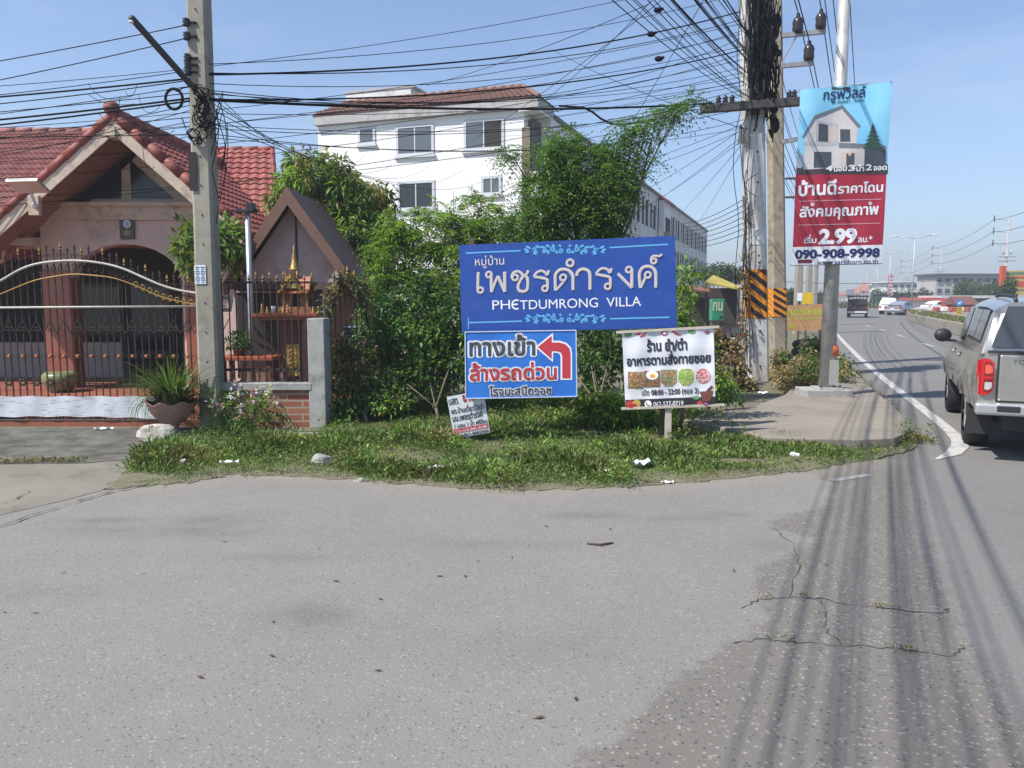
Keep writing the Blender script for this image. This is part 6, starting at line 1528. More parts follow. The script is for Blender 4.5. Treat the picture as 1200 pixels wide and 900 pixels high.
litter('paper_scrap', 'white torn strip lying at the gate sill', 122, 506, (.24, .06, .03), .1, LIT, .035)
# leaves and spots of grit fallen on the road
DL = mat('dead_leaf_brown', (.07, .045, .03), .8, .3, 20)
leaf0 = None
for i, (x, y) in enumerate(((269, 589), (263, 633), (168, 670), (394, 679), (319, 766), (235, 791), (443, 783), (446, 700), (515, 673), (545, 673), (374, 641), (600, 651), (620, 637), (640, 615), (705, 637), (675, 816), (632, 838), (715, 618), (860, 667), (968, 660), (1085, 588), (75, 669), (42, 716), (5, 715), (320, 726), (560, 655))):
    c = G(x, y, .03)
    if leaf0 is None:
        mb = MB(); mb.add([Vector(q) for q in ((-.05, 0, .004), (0, -.016, .008), (.05, 0, .002), (.0, .018, .01))], [(0, 1, 2), (0, 2, 3)]); leaf0 = mb.build('dead_leaf', DL); o = leaf0
    else: o = leaf0.copy(); COL.objects.link(o)
    o.location = c - Vector((0, 0, .012)); o.rotation_euler = (rnd.uniform(-.2, .2), rnd.uniform(-.2, .2), rnd.uniform(0, 6)); s_ = rnd.uniform(.3, .6); o.scale = (s_, s_, s_)
    tag(o, 'dead brown leaf lying on the pale side road', 'leaf', 'dead leaves on the pale side road')
tw = MB(); tw.tube([G(688, 637, .02), G(704, 638, .03), G(718, 636, .02)], .008, 5); tag(tw.build('twig', DL), 'thin dark twig on the side road right of centre', 'twig')
# ================================================================== vehicles
TYRE = mat('tyre_black', (.018, .018, .019), .85, .2, 20); RIM = mat('alloy_rim', (.45, .45, .46), .3, metal=.8)
CARGL = mat('tinted_glass', (.03, .035, .04), .06, spec=.7); PLASTIC = mat('black_trim', (.022, .022, .023), .55)
RLENS = mat('red_lens', (.42, .012, .015), .15, coat=.5); CLENS = mat('clear_lens', (.6, .58, .56), .12, coat=.5); PLATE = mat('number_plate', (.7, .7, .68), .5)
def lerp_tab(tab, x):
    if x <= tab[0][0]: return tab[0][1]
    for (a_, b_), (c_, d_) in zip(tab, tab[1:]):
        if x <= c_: return b_ + (d_ - b_) * (x - a_) / (c_ - a_) if c_ > a_ else d_
    return tab[-1][1]
def wheel(parent, M, x, y, r_, w_, side):
    mb = MB(); pr = [(r_ * .62, -w_ / 2), (r_ * .9, -w_ / 2), (r_, -w_ * .3), (r_, w_ * .3), (r_ * .9, w_ / 2), (r_ * .62, w_ / 2)]; n = 32
    def ring(prof, mi=0, capped=False):
        vs = []
        for rr, xx in prof:
            for j in range(n): q = 6.28318 * j / n; vs.append(M @ Vector((x + xx, y + rr * math.cos(q), r_ + rr * math.sin(q))))
        k_ = len(prof); fs = [(i * n + j, i * n + (j + 1) % n, (i + 1) * n + (j + 1) % n, (i + 1) * n + j) for i in range(k_ - 1) for j in range(n)]
        if capped: fs += [tuple(range(n)), tuple((k_ - 1) * n + j for j in range(n))]
        return vs, fs
    wl = empty_part('wheel', parent)
    vs, fs = ring(pr); mb.add(vs, fs); mb.build('tyre', TYRE, wl, smooth=True)
    mb = MB(); xo = side * w_ * .42; vs, fs = ring([(r_ * .63, xo - side * .03), (r_ * .6, xo), (r_ * .52, xo - side * .012), (r_ * .5, xo - side * .05)]); mb.add(vs, fs)
    for i in range(6):
        q = 6.28318 * i / 6; c_ = M @ Vector((x + xo - side * .02, y, r_)); e_ = M @ Vector((x + xo - side * .015, y + r_ * .53 * math.cos(q), r_ + r_ * .53 * math.sin(q))); mb.bar(c_, e_, .06, .03)
    vs, fs = ring([(r_ * .1, xo - side * .04), (r_ * .1, xo)], 0, True); mb.add(vs, fs); vs, fs = ring([(r_ * .55, xo - side * .08), (.01, xo - side * .08)]); mb.add(vs, fs, 1); mb.build('rim', [RIM, PLASTIC], wl)
def empty_part(name, parent):
    o = bpy.data.objects.new(name, None); COL.objects.link(o); o.parent = parent; return o
def strip(mb, A, B, mi=0):
    n = len(A); mb.add(A + B, [(i, i + 1, n + i + 1, n + i) for i in range(n - 1)], mi)
def vehicle(name, label, cat, loc, az, paint, kind, group=None, detail=True):
    M = Matrix.Translation(loc) @ Matrix.Rotation(-az, 4, 'Z')
    t = empty(name, loc, label, cat, group, rz=-az); Mw = M
    if kind == 'pickup':
        yr, yf, wb, rw, W = -1.22, 4.05, 3.085, .385, .93; zb = .57
        belt = [(-1.22, 1.20), (1.0, 1.20), (2.0, 1.18), (2.9, 1.13), (3.0, 1.12), (3.7, 1.04), (4.05, .9)]
        gh = [(-1.2, 1.21), (-1.12, 1.66), (-.95, 1.75), (0, 1.79), (1.1, 1.80), (1.75, 1.76), (2.1, 1.68), (3.0, 1.13)]
    elif kind == 'songthaew':
        yr, yf, wb, rw, W = -1.1, 4.0, 3.0, .36, .88; zb = .5
        belt = [(-1.1, 1.02), (1.0, 1.05), (2.9, 1.05), (4.0, .85)]; gh = [(.95, 1.05), (1.0, 1.6), (1.2, 1.7), (1.9, 1.68), (2.8, 1.05)]
    elif kind == 'suv':
        yr, yf, wb, rw, W = -.95, 3.8, 2.75, .37, .92; zb = .45
        belt = [(-.95, 1.02), (1.0, 1.05), (2.5, 1.05), (3.3, .98), (3.8, .8)]; gh = [(-.93, 1.02), (-.8, 1.5), (-.5, 1.72), (.6, 1.78), (1.5, 1.74), (1.9, 1.62), (2.6, 1.05)]
    else:
        yr, yf, wb, rw, W = -1.0, 3.55, 2.6, .32, .87; zb = .3
        belt = [(-1.0, .92), (-.4, .98), (.5, .95), (2.0, .95), (2.7, .9), (3.3, .78), (3.55, .62)]; gh = [(-.55, .97), (.1, 1.36), (.5, 1.44), (1.0, 1.46), (1.5, 1.38), (2.4, .94)]
    def half(z, y):
        f = min(1, max(0, (z - zb) / .65)); w_ = W * (.93 + .1 * math.sin(math.pi * min(1, .15 + f * .75)) - .03 * f)
        w_ *= 1 - .14 * max(0, (y - (yf - .7)) / .7) ** 2 - .035 * max(0, ((yr + .35) - y) / .35) ** 2
        for yc in (0, wb):
            dd = math.hypot(y - yc, (z - rw)); w_ += .035 * max(0, 1 - abs(dd - rw * 1.25) / .16) if z > rw * .6 else 0
        return w_
    def bottom(y):
        z = zb
        for yc in (0, wb):
            dy = abs(y - yc); ra = rw * 1.16
            if dy < ra: z = max(z, rw + math.sqrt(ra * ra - dy * dy) - .0)
        return z
    ys = sorted(set(list(np.linspace(yr, yf, 54)) + [yc + s_ * rw * 1.16 * k_ for yc in (0, wb) for s_ in (-1, 1) for k_ in (1.001, .98, .9, .7, .4, 0)]))
    nz = 9; mb = MB()
    for s_ in (-1, 1):
        rows = []
        for j in range(nz):
            row = []
            for y in ys: z0_ = bottom(y); z1 = lerp_tab(belt, y); z = z0_ + (z1 - z0_) * j / (nz - 1); row.append(M @ Vector((s_ * half(z, y), y, z)))
            rows.append(row)
        for a_, b_ in zip(rows, rows[1:]): strip(mb, a_, b_) if s_ > 0 else strip(mb, b_, a_)
        inner = [M @ Vector((s_ * .6, y, bottom(y))) for y in ys]; strip(mb, inner, rows[0]) if s_ > 0 else strip(mb, rows[0], inner)
    # top deck / bonnet with a slight crown, rear and front faces
    dk = [[M @ Vector((half(lerp_tab(belt, y), y) * f, y, lerp_tab(belt, y) + .035 * (1 - f * f))) for y in ys] for f in np.linspace(-1, 1, 9)]
    for a_, b_ in zip(dk, dk[1:]): strip(mb, b_, a_)
    for ye, sg in ((yr, -1), (yf, 1)):
        rows = [[M @ Vector((f * half(z, ye), ye + sg * .035 * (1 - f * f), z)) for f in np.linspace(-1, 1, 9)] for z in np.linspace(zb, lerp_tab(belt, ye), 7)]
        for a_, b_ in zip(rows, rows[1:]): strip(mb, b_, a_) if sg < 0 else strip(mb, a_, b_)
    mb.build('body', paint, t, smooth=True)
    mb = MB(); c_ = M @ Vector((0, (yr + yf) / 2, .52)); mb.box(c_, (1.25, yf - yr - .3, .36), rz=-az); mb.build('underbody', PLASTIC, t)
    # greenhouse
    def gz(y): return lerp_tab(gh, y)
    ygs = [p_[0] for p_ in gh]; ygr = sorted(set(list(np.linspace(ygs[0], ygs[-1], 30)) + ygs))
    def gx(z, y):
        zb_ = lerp_tab(belt, y); return W * (.955 - .20 * max(0, (z - zb_)) / .7 - (.05 * max(0, (y - 1.6))))
    def gsec(y):
        zt = gz(y); zb_ = lerp_tab(belt, y) - .02; zt = max(zt, zb_ + .01); h_ = zt - zb_; rr = min(.16, h_ * .7); pts = []
        for j in range(5): z = zb_ + (h_ - rr) * j / 4; pts.append((gx(z, y), z))
        x0 = pts[-1][0]
        for a_ in (.35, .75, 1.15, 1.5): pts.append((x0 - .26 * (1 - math.cos(a_)) - .02 * a_, zt - rr + rr * math.sin(a_) * .97))
        pts.append((0, zt + .02)); return pts
    secs = [gsec(y) for y in ygr]; mb = MB(); K = len(secs[0])
    for s_ in (-1, 1):
        cols_ = [[M @ Vector((s_ * sc_[j][0], y, sc_[j][1])) for sc_, y in zip(secs, ygr)] for j in range(K)]
        for a_, b_ in zip(cols_, cols_[1:]): strip(mb, a_, b_) if s_ > 0 else strip(mb, b_, a_)
    first = [M @ Vector((s_ * x, ygr[0], z)) for s_, lst in ((1, secs[0]), (-1, secs[0][::-1])) for x, z in lst]; mb.add(first, [tuple(range(len(first)))[::-1]])
    ghp = mb.build('canopy' if kind == 'pickup' else 'cabin', paint, t, smooth=True)
    def side_glass(y0, y1, z0_, z1, s_, nm, m_=CARGL, d_=.006, slant=(0, 0)):
        A = []; Bt = []
        for k_ in range(7):
            f = k_ / 6; ya = y0 + (y1 - y0) * f; yb = y0 + slant[0] + (y1 + slant[1] - y0 - slant[0]) * f
            zt = min(z1, gz(yb) - .1); A.append(M @ Vector((s_ * (gx(z0_, ya) + d_), ya, z0_))); Bt.append(M @ Vector((s_ * (gx(zt, yb) + d_), yb, zt)))
        mb = MB(); strip(mb, A, Bt) if s_ > 0 else strip(mb, Bt, A); return mb.build(nm, m_, t)
    for s_ in (-1, 1):
        for yc in (0, wb): wheel(t, M, s_ * (W - .14), yc, rw, .255, s_)
        if kind == 'pickup':
            side_glass(-.85, .78, 1.28, 1.68, s_, 'canopy_window_frame', PLASTIC, .004, (.06, -.08)); side_glass(-.78, -.05, 1.31, 1.65, s_, 'canopy_window', d_=.009, slant=(.05, 0)); side_glass(.0, .7, 1.31, 1.65, s_, 'canopy_window', d_=.009, slant=(0, -.06))
            side_glass(.98, 1.75, 1.23, 1.67, s_, 'rear_door_window', d_=.007, slant=(.12, -.02)); side_glass(1.82, 2.72, 1.22, 1.67, s_, 'front_door_window', d_=.007, slant=(0, -.62))
        elif kind == 'songthaew': side_glass(1.1, 2.5, 1.1, 1.55, s_, 'door_window', slant=(.05, -.5))
        elif kind == 'suv': side_glass(-.6, .4, 1.09, 1.6, s_, 'side_window', slant=(.3, 0)); side_glass(.47, 1.3, 1.09, 1.62, s_, 'side_window'); side_glass(1.36, 2.3, 1.09, 1.6, s_, 'side_window', slant=(0, -.55))
        else: side_glass(.0, .75, 1.0, 1.33, s_, 'side_window', slant=(.3, 0)); side_glass(.8, 1.95, 1.0, 1.35, s_, 'side_window', slant=(0, -.55))
    # glass at the rear and the windscreen lie on the greenhouse ends
    def end_glass(pairs, nm, w0, w1, m_=CARGL):
        (ya, za_), (yb, zb2) = pairs; q = []
        sgn = 1 if ya > 1 else -1
        for (yy, zz, ww) in ((ya, za_, w0), (yb, zb2, w1)): q.append([M @ Vector((f * ww, yy + sgn * .012, zz + .008)) for f in np.linspace(-1, 1, 7)])
        mb = MB(); strip(mb, q[0], q[1]); return mb.build(nm, m_, t)
    if kind == 'pickup':
        end_glass(((-1.205, 1.25), (-1.135, 1.69)), 'rear_window', .80, .66, mat('rear_glass_grey', (.05, .055, .06), .12, spec=.7))
        mb = MB(); mb.box(M @ Vector((-.42, -1.235, 1.36)), (.05, .03, .1), rz=-az); mb.build('window_latch', PLASTIC, t)
        end_glass(((2.97, 1.13), (2.16, 1.66)), 'windscreen', .76, .62)
        def rbox(nm, x, y, z, sx_, sy_, sz_, m_, bev=.01, par=None):
            mb = MB(); mb.box(M @ Vector((x, y, z)), (sx_, sy_, sz_), rz=-az); return mb.build(nm, m_, par or t, bevel=bev)
        rbox('gate_gap', 0, -1.243, .935, 1.47, .04, .53, PLASTIC, .01)
        tg_ = rbox('tailgate', 0, -1.255, .935, 1.44, .04, .50, paint, .02)
        rbox('gate_handle', 0, -1.28, 1.10, .26, .02, .07, PLASTIC, .006, tg_)
        # lettering strip low relief on the gate
        TX = Matrix.LocRotScale(M @ Vector((-.60, -1.277, 1.085)), Matrix.Rotation(-az, 3, 'Z') @ Matrix.Rotation(R(90), 3, 'X'), None)
        mb = MB()
        for i, (pts, tr) in enumerate(fill('TOYOTA', .02)): mb.add([TX @ Vector((x * .085, y * .07, .0012 + .0004 * (i % 3))) for x, y in pts], [tuple(q_) for q_ in tr])
        mb.build('lettering', mat('gate_letter_grey', (.12, .125, .125), .4), tg_)
        rbox('canopy_gap', 0, -1.225, 1.212, 1.66, .05, .025, PLASTIC, .004)
        rbox('bumper', 0, -1.30, .60, 1.86, .14, .13, mat('bumper_silver', (.42, .43, .43), .35, metal=.5), .03); rbox('bumper_step', -.62, -1.36, .61, .22, .03, .07, PLASTIC, .01)
        rbox('tow_bar', 0, -1.25, .42, .3, .1, .1, PLASTIC, .01); rbox('plate', 0, -1.385, .60, .36, .015, .12, PLATE, .003)
        for s_ in (-1, 1):
            # wrap-round lamp cluster
            def lamp_poly(nm, prof, m_, d_, par):
                mb = MB(); vs = []
                for (f, z) in prof:
                    xr = .765; 
                    if f <= 1: x, y = xr + (.88 - xr) * f, -1.272 - d_ + .04 * f * f
                    else: x, y = .905 + d_, -1.232 + (f - 1) * .22
                    vs.append(M @ Vector((s_ * x, y, z)))
                n_ = len(vs) // 2; strip(mb, vs[:n_], vs[n_:]) if s_ < 0 else strip(mb, vs[n_:], vs[:n_]); return mb.build(nm, m_, par)
            fsx = (0, .35, .7, 1.0, 1.15, 1.6)
            tl = lamp_poly('tail_lamp', [(f, z) for f, z in zip(fsx, (.80, .755, .742, .74, .76, .83))] + [(f, z) for f, z in zip(fsx, (1.09, 1.13, 1.14, 1.13, 1.11, 1.03))], RLENS, .012, t)
            lamp_poly('lamp_recess', [(f, z) for f, z in zip((.1, .35, .7, .8), (.80, .775, .775, .79))] + [(f, z) for f, z in zip((.1, .35, .7, .8), (1.06, 1.10, 1.10, 1.07))], mat('lamp_dark_red', (.17, .006, .01), .15, coat=.6), .016, tl); lamp_poly('brake_lens', [(f, z) for f, z in zip((.12, .4, .72), (.99, .975, .98))] + [(f, z) for f, z in zip((.12, .4, .72), (1.05, 1.075, 1.07))], mat('brake_lens_bright', (.62, .09, .06), .15, coat=.6), .02, tl); lamp_poly('reverse_lens', [(f, z) for f, z in zip((.14, .4, .7), (.825, .80, .805))] + [(f, z) for f, z in zip((.14, .4, .7), (.885, .885, .88))], mat('clear_lens_grey', (.42, .39, .38), .12, coat=.6), .02, tl); lamp_poly('lens_bar', [(f, .918) for f in (.1, .4, .78)] + [(f, .945) for f in (.1, .4, .78)], RLENS, .024, tl)
            rbox('mud_flap', s_ * .80, -.56, .36, .26, .02, .30, PLASTIC, .005)
            rbox('door_handle', s_ * (half(1.03, 1.15) + .015), 1.15, 1.03, .03, .2, .035, RIM, .01); rbox('door_handle', s_ * (half(1.03, 2.0) + .015), 2.0, 1.03, .03, .2, .035, RIM, .01)
            mb = MB()
            for yy in (.9, 1.8): mb.bar(M @ Vector((s_ * (half(.7, yy) + .002), yy, .55)), M @ Vector((s_ * (half(1.05, yy) + .002), yy, 1.08)), .012, .004)
            mb.build('door_gap', PLASTIC, t)
            mb = MB(); q = M @ Vector((s_ * 1.06, 2.25, 1.24)); mb.ball(q, (.125, .08, .10), 14, 10); mm = mb.build('mirror', PLASTIC, t, smooth=True); mb = MB(); mb.bar(M @ Vector((s_ * .86, 2.3, 1.15)), M @ Vector((s_ * 1.02, 2.27, 1.17)), .06, .04); mb.build('mirror_arm', PLASTIC, mm)
            mb = MB(); mb.tube([M @ Vector((s_ * .56, y_, z_)) for y_, z_ in ((-.9, 1.755), (-.78, 1.80), (.3, 1.83), (.8, 1.81))], .022, 8); mb.build('roof_rail', PLASTIC, t, smooth=True)
            mb = MB(); y_ = 3.95; mb.box(M @ Vector((s_ * .7, 3.98, .85)), (.36, .1, .16), rz=-az); mb.build('headlight', CLENS, t, bevel=.03)
    else:
        if kind == 'songthaew':
            mb = MB(); fr_ = mat('songthaew_dark_roof', (.03, .028, .03), .5)
            for s_ in (-1, 1):
                for yy in (-1.0, .0, .9): mb.bar(M @ Vector((s_ * .8, yy, 1.0)), M @ Vector((s_ * .78, yy, 1.85)), .05, .05)
            mb.build('roof_post', fr_, t); mb = MB(); mb.box(M @ Vector((0, .4, 1.9)), (1.84, 3.1, .14), rz=-az); mb.build('roof', fr_, t, bevel=.03)
            mb = MB(); mb.box(M @ Vector((0, -1.1, 1.42)), (1.5, .03, .5), rz=-az); mb.build('rear_screen', CARGL, t)
            mb = MB(); mb.box(M @ Vector((0, -1.16, .82)), (1.5, .03, .3), rz=-az); mb.build('tail_panel', PLASTIC, t)
        else: end_glass(((gh[0][0] + .01, gh[0][1] + .04), (gh[2][0] - .1, gh[2][1] - .12)), 'rear_window', .68, .56); end_glass(((gh[-1][0] - .03, gh[-1][1] + .04), (gh[-2][0] + .08, gh[-2][1] - .06)), 'windscreen', .7, .58)
        mb = MB(); mb.box(M @ Vector((0, yr - .06, .5)), (1.6, .12, .16), rz=-az); mb.build('bumper', mat('bumper_pale', (.55, .55, .55), .4) if kind == 'songthaew' else paint, t, bevel=.03)
        mb = MB(); mb.box(M @ Vector((0, yr - .13, .66 if kind != 'songthaew' else .52)), (.36, .02, .13), rz=-az); mb.build('plate', PLATE, t)
        for s_ in (-1, 1): mb = MB(); mb.box(M @ Vector((s_ * W * .84, yr - .03, .82)), (.18, .07, .2), rz=-az); mb.build('tail_lamp', RLENS, t, bevel=.01)
    return t
SILV = mat('silver_paint', (.39, .38, .355), .28, .04, 3, metal=.65, coat=.6, dirt=(.27, .25, .22), dirt_scale=1.2, dirt_lo=.5, dirt_hi=.85)
paz = R(25); pf = Vector((math.sin(paz), math.cos(paz), 0)); pr_ = Vector((pf.y, -pf.x, 0))
po = G(1140, 521) + pr_ * .80 + Vector((0, 0, .012))
vehicle('pickup_truck', 'silver pickup truck with closed canopy waiting at the right edge of the road', 'pickup', po, paz, SILV, 'pickup')
vehicle('songthaew', 'dark passenger pickup with roofed open back driving away down the road', 'pickup', G(1010, 372.5) + Vector((0, 1.0, .012)), R(24), mat('maroon_paint', (.10, .02, .02), .35, coat=.5), 'songthaew')
vehicle('white_suv', 'white boxy car ahead of the silver sedan beyond the median', 'car', G(1041, 368.5) + Vector((0, 0, .012)), R(30), mat('white_car_paint', (.75, .75, .74), .3, coat=.5), 'suv')
vehicle('silver_sedan', 'silver grey sedan right behind the white car beyond the median', 'car', G(1050.5, 369.5) + Vector((0, 0, .012)), R(48), mat('grey_car_paint', (.42, .44, .47), .3, metal=.5, coat=.5), 'sedan')
# ================================================================== between the sign and the poles: stall, bin, motorcycle
st = empty('stall', Vector((P(838, 380, 30).x, 30, 0)), 'roadside stall under a yellow tarpaulin roof behind the bright sprigs', 'stall')
mb = MB(); 
q = [P(826, 330, 29), P(867, 338, 29), P(866, 335, 33), P(836, 322, 33)]; mb.prism(q, (0, 0, -.06)); mb.build('tarpaulin_roof', mat('yellow_tarpaulin', (.48, .38, .06), .6, .15, 2), st)
for x, y in ((828, 331), (866, 338)):
    mb = MB(); p = P(x, y, 29); mb.bar(Vector((p.x, 29, 0)), p, .08, .08); mb.build('post', POST, st)
mb = MB(); q = P(818, 360, 31.5); mb.box((P(840, 360, 31.5).x, 33, 1.1), (2.4, .1, 2.2)); mb.build('back_panel', mat('stall_dark', (.05, .045, .04), .9), st)
mb = MB(); mb.prism([P(803, 339, 27.5), P(832, 341, 27.5), P(830, 336, 30), P(803, 334, 30)], (0, 0, -.05)); mb.build('rusty_awning', mat('rust_sheet', (.2, .08, .05), .8, .3, 4), st)
mb = MB(); p = P(815, 370, 29.5); mb.box((p.x, 29.5, .9), (.9, .5, 1.8)); mb.build('dark_cupboard', mat('stall_cupboard', (.06, .05, .045), .8), st)
bn = empty('green_bin', Vector((P(841, 376, 26).x, 26, 0)), 'green metal cabinet with pale letters standing under the yellow stall roof', 'cabinet')
p0, p1 = P(834, 376, 26), P(849, 350.5, 26)
mb = MB(); mb.box(((p0.x + p1.x) / 2, 26.2, (p0.z + p1.z) / 2), (p1.x - p0.x, .4, p1.z - p0.z)); mb.build('body', mat('cabinet_green', (.03, .22, .12), .5, .2, 6), bn, bevel=.02)
mb = MB(); mb.box((p0.x + .05, 26.2, .5), (.05, .3, 1.0)); mb.box((p1.x - .05, 26.2, .5), (.05, .3, 1.0)); mb.build('leg', POST, bn)
B = Board([(834, 350.5), (849, 350.5), (849, 376), (834, 376)], [25.99] * 4, bn)
B.text('กน', (835.5, 354, 846.5, 364), mat('cabinet_letter', (.5, .58, .35), .6), .03, .003)
ds = empty('concrete_block', G(852, 398), 'pale concrete block on the ground left of the striped pole', 'block')
mb = MB(); p = G(853, 400); mb.box((P(853, 390, 22).x, 22, .35), (.42, .5, .7)); mb.build('block', CONC, ds, bevel=.02)
# parked motorcycle seen from behind
mo = empty('motorcycle', Vector((P(867, 395, 23).x, 23, 0)), 'dark motorcycle with red tail lamp parked left of the striped pole', 'motorcycle')
mx = P(867, 395, 23).x
mb = MB(); n = 20
for yy in (23, 24.25): mb.tube([Vector((mx, yy + .25 * math.cos(q), .29 + .25 * math.sin(q))) for q in np.linspace(0, 6.2832, 21)], .05, 8, cap=False)
mb.build('wheel', TYRE, mo, smooth=True)
mb = MB(); mb.tube([(mx, 22.75, .78), (mx, 23.2, .76), (mx, 23.6, .8)], [.07, .14, .1], 10); mb.build('seat', PLASTIC, mo, smooth=True)
mb = MB(); mb.tube([(mx, 22.7, .66), (mx, 23.1, .55), (mx, 23.6, .42), (mx, 24.0, .6), (mx, 24.15, .9)], [.08, .15, .14, .1, .1], 10); mb.bar((mx - .1, 23, .29), (mx - .1, 23.6, .4), .05, .06); mb.build('body', mat('bike_black', (.03, .02, .022), .35, coat=.4), mo, smooth=True)
mb = MB(); mb.box((mx, 22.66, .74), (.15, .06, .08)); mb.build('tail_lamp', RLENS, mo, bevel=.01)
mb = MB(); mb.box((mx, 22.6, .52), (.2, .02, .18), rx=R(15)); mb.build('plate', PLATE, mo)
mb = MB(); mb.tube([(mx - .34, 23.95, .98), (mx - .12, 24.1, 1.0), (mx + .12, 24.1, 1.0), (mx + .34, 23.95, .98)], .018, 6); mb.build('handlebar', PLASTIC, mo)
for s_ in (-1, 1):
    mb = MB(); mb.tube([(mx + s_ * .2, 24.05, 1.0), (mx + s_ * .3, 24.0, 1.2)], .01, 5); mb.ball((mx + s_ * .3, 24.0, 1.22), (.06, .02, .045), 8, 6); mb.build('mirror', PLASTIC, mo)
mb = MB(); mb.tube([(mx + .13, 22.75, .34), (mx + .13, 23.3, .28)], .045, 8); mb.build('exhaust', RIM, mo, smooth=True)
# old tyres on a broken slab
for i, (y_, lab) in enumerate(((.42, 'old black tyre lying on a broken slab, lower of the pair'), (.62, 'old black tyre stacked on top of another beside the light post'))):
    c = P(947 + i, 396, 20.5); mb = MB(); mb.tube([Vector((c.x + .3 * math.cos(q), 20.5 + .3 * math.sin(q), y_ + .02 * math.cos(q))) for q in np.linspace(0, 6.2832, 25)], .11, 10, cap=False); tag(mb.build('old_tyre', TYRE, smooth=True), lab, 'tyre', 'old tyres by the light post')
mb = MB(); c = P(950, 402, 20.5); mb.box((c.x, 20.5, .16), (.9, .7, .32), rz=.15); mb.box((c.x + .25, 20.2, .36), (.35, .3, .1), rz=.4, ry=.2); tag(mb.build('broken_slab', CONC, bevel=.02), 'broken concrete slab under the old tyres', 'slab')

# ================================================================== median and the far roadside
mb = MB(); ml = [G(1062, 372.0), G(1066, 377), G(1080, 381.5), G(1100, 387.5), G(1120, 393), G(1145, 401), G(1230, 432)]
MEDC = mat('median_concrete', (.27, .245, .2), .9, .2, 1.5, dirt=(.12, .105, .075), dirt_scale=.7)
q = [p for p in ml]; back = [p + Vector((3.5, -.5, 0)) for p in ml[::-1]]
mb.prism([p + Vector((0, 0, .004)) for p in q + back], (0, 0, .62)); tag(mb.build('median', MEDC, bevel=.04), kind='structure')
pm = []
for a_, b_ in zip(ml, ml[1:]):
    n = int((b_ - a_).length * 160); f = rng.random((n, 1)); pm.append(np.array(a_) * (1 - f) + np.array(b_) * f + np.c_[rng.uniform(.05, 1.6, n), rng.uniform(-.3, .1, n), np.full(n, .62)])
pm = np.concatenate(pm); n = len(pm); d = rng.normal(0, .6, (n, 3)); d[:, 2] = 1; L = .16 * (.5 + rng.random(n))
o = leaves_mesh('median_grass', pm, d, L, L * .3, tints(n, [(.08, .13, .03), (.15, .16, .06), (.22, .18, .09)]), GRASS, None, fold=.1); tag(o, 'grass along the top of the road median', 'grass', kind='stuff')
mb = MB(); q = [G(1061, 371), G(1080, 367.5), G(1105, 366.5), G(1112, 370), G(1070, 377)]; mb.prism([p + Vector((1.0, 1.2, .004)) for p in q], (0, 0, .75)); tag(mb.build('median_nose', mat('pale_concrete', (.42, .41, .38), .9, .12, .8), bevel=.05), kind='structure')
# striped kerb blocks
RW_R, RW_W = mat('kerb_red', (.36, .07, .055), .7, .15, 3), mat('kerb_white', (.7, .68, .66), .7, .15, 3)
for i in range(7):
    a_ = P(1097 + i * 6.3, 366, 66); mb = MB(); mb.box((a_.x, 66 - i * .4, .87), (.44, .4, .36)); tag(mb.build('barrier_block', RW_W if i % 2 else RW_R, bevel=.05), ('white' if i % 2 else 'red') + ' block of the red and white barrier row behind the median', 'barrier', 'red and white barrier blocks behind the median')
mb = MB(); a_, b_ = P(1094, 371, 66.6), P(1145, 371, 63); mb.prism([Vector((a_.x, a_.y, 0)), Vector((b_.x, b_.y, 0)), Vector((b_.x, b_.y + .8, 0)), Vector((a_.x, a_.y + .8, 0))], (0, 0, .69)); tag(mb.build('barrier_plinth', MEDC), 'long low plinth carrying the red and white barrier blocks', 'plinth')
ts = empty('traffic_sign', Vector((P(1124, 370, 56).x, 56, .6)), 'round blue keep sign above a yellow and black chevron board', 'traffic sign')
tx_ = P(1124, 355, 56); mb = MB(); mb.tube([Vector((tx_.x, 56, .6)), Vector((tx_.x, 56, tx_.z))], .04, 8); mb.build('pole', STEEL, ts)
mb = MB(); mb.prism([tx_ + Vector((.25 * math.cos(q), -.05, .25 * math.sin(q))) for q in np.linspace(0, 6.2832, 25)[:-1]], (0, .02, 0)); dd = mb.build('disc', mat('sign_disc_blue', (.06, .22, .6), .4), ts)
mb = MB(); mb.prism([tx_ + Vector((x * .24, -.054, z * .24)) for x, z in ((-.5, .1), (-.3, .3), (-.1, 0), (.5, .5), (.6, .3), (0, -.4), (-.15, -.4))], (0, -.003, 0)); mb.build('arrow', WHITE, dd)
c = P(1124, 364, 56); mb = MB(); mb.box(c + Vector((0, -.03, 0)), (.38, .03, .6)); cb = mb.build('chevron_board', mat('chevron_yellow', (.75, .5, .03), .5), ts)
for i in range(4):
    mb = MB(); z = -.24 + i * .15; mb.prism([c + Vector((x, -.047, z + dz)) for x, dz in ((-.19, .0), (0, .08), (.19, 0), (.19, .06), (0, .14), (-.19, .06))], (0, -.003, 0)); mb.build('chevron', PLASTIC, cb)
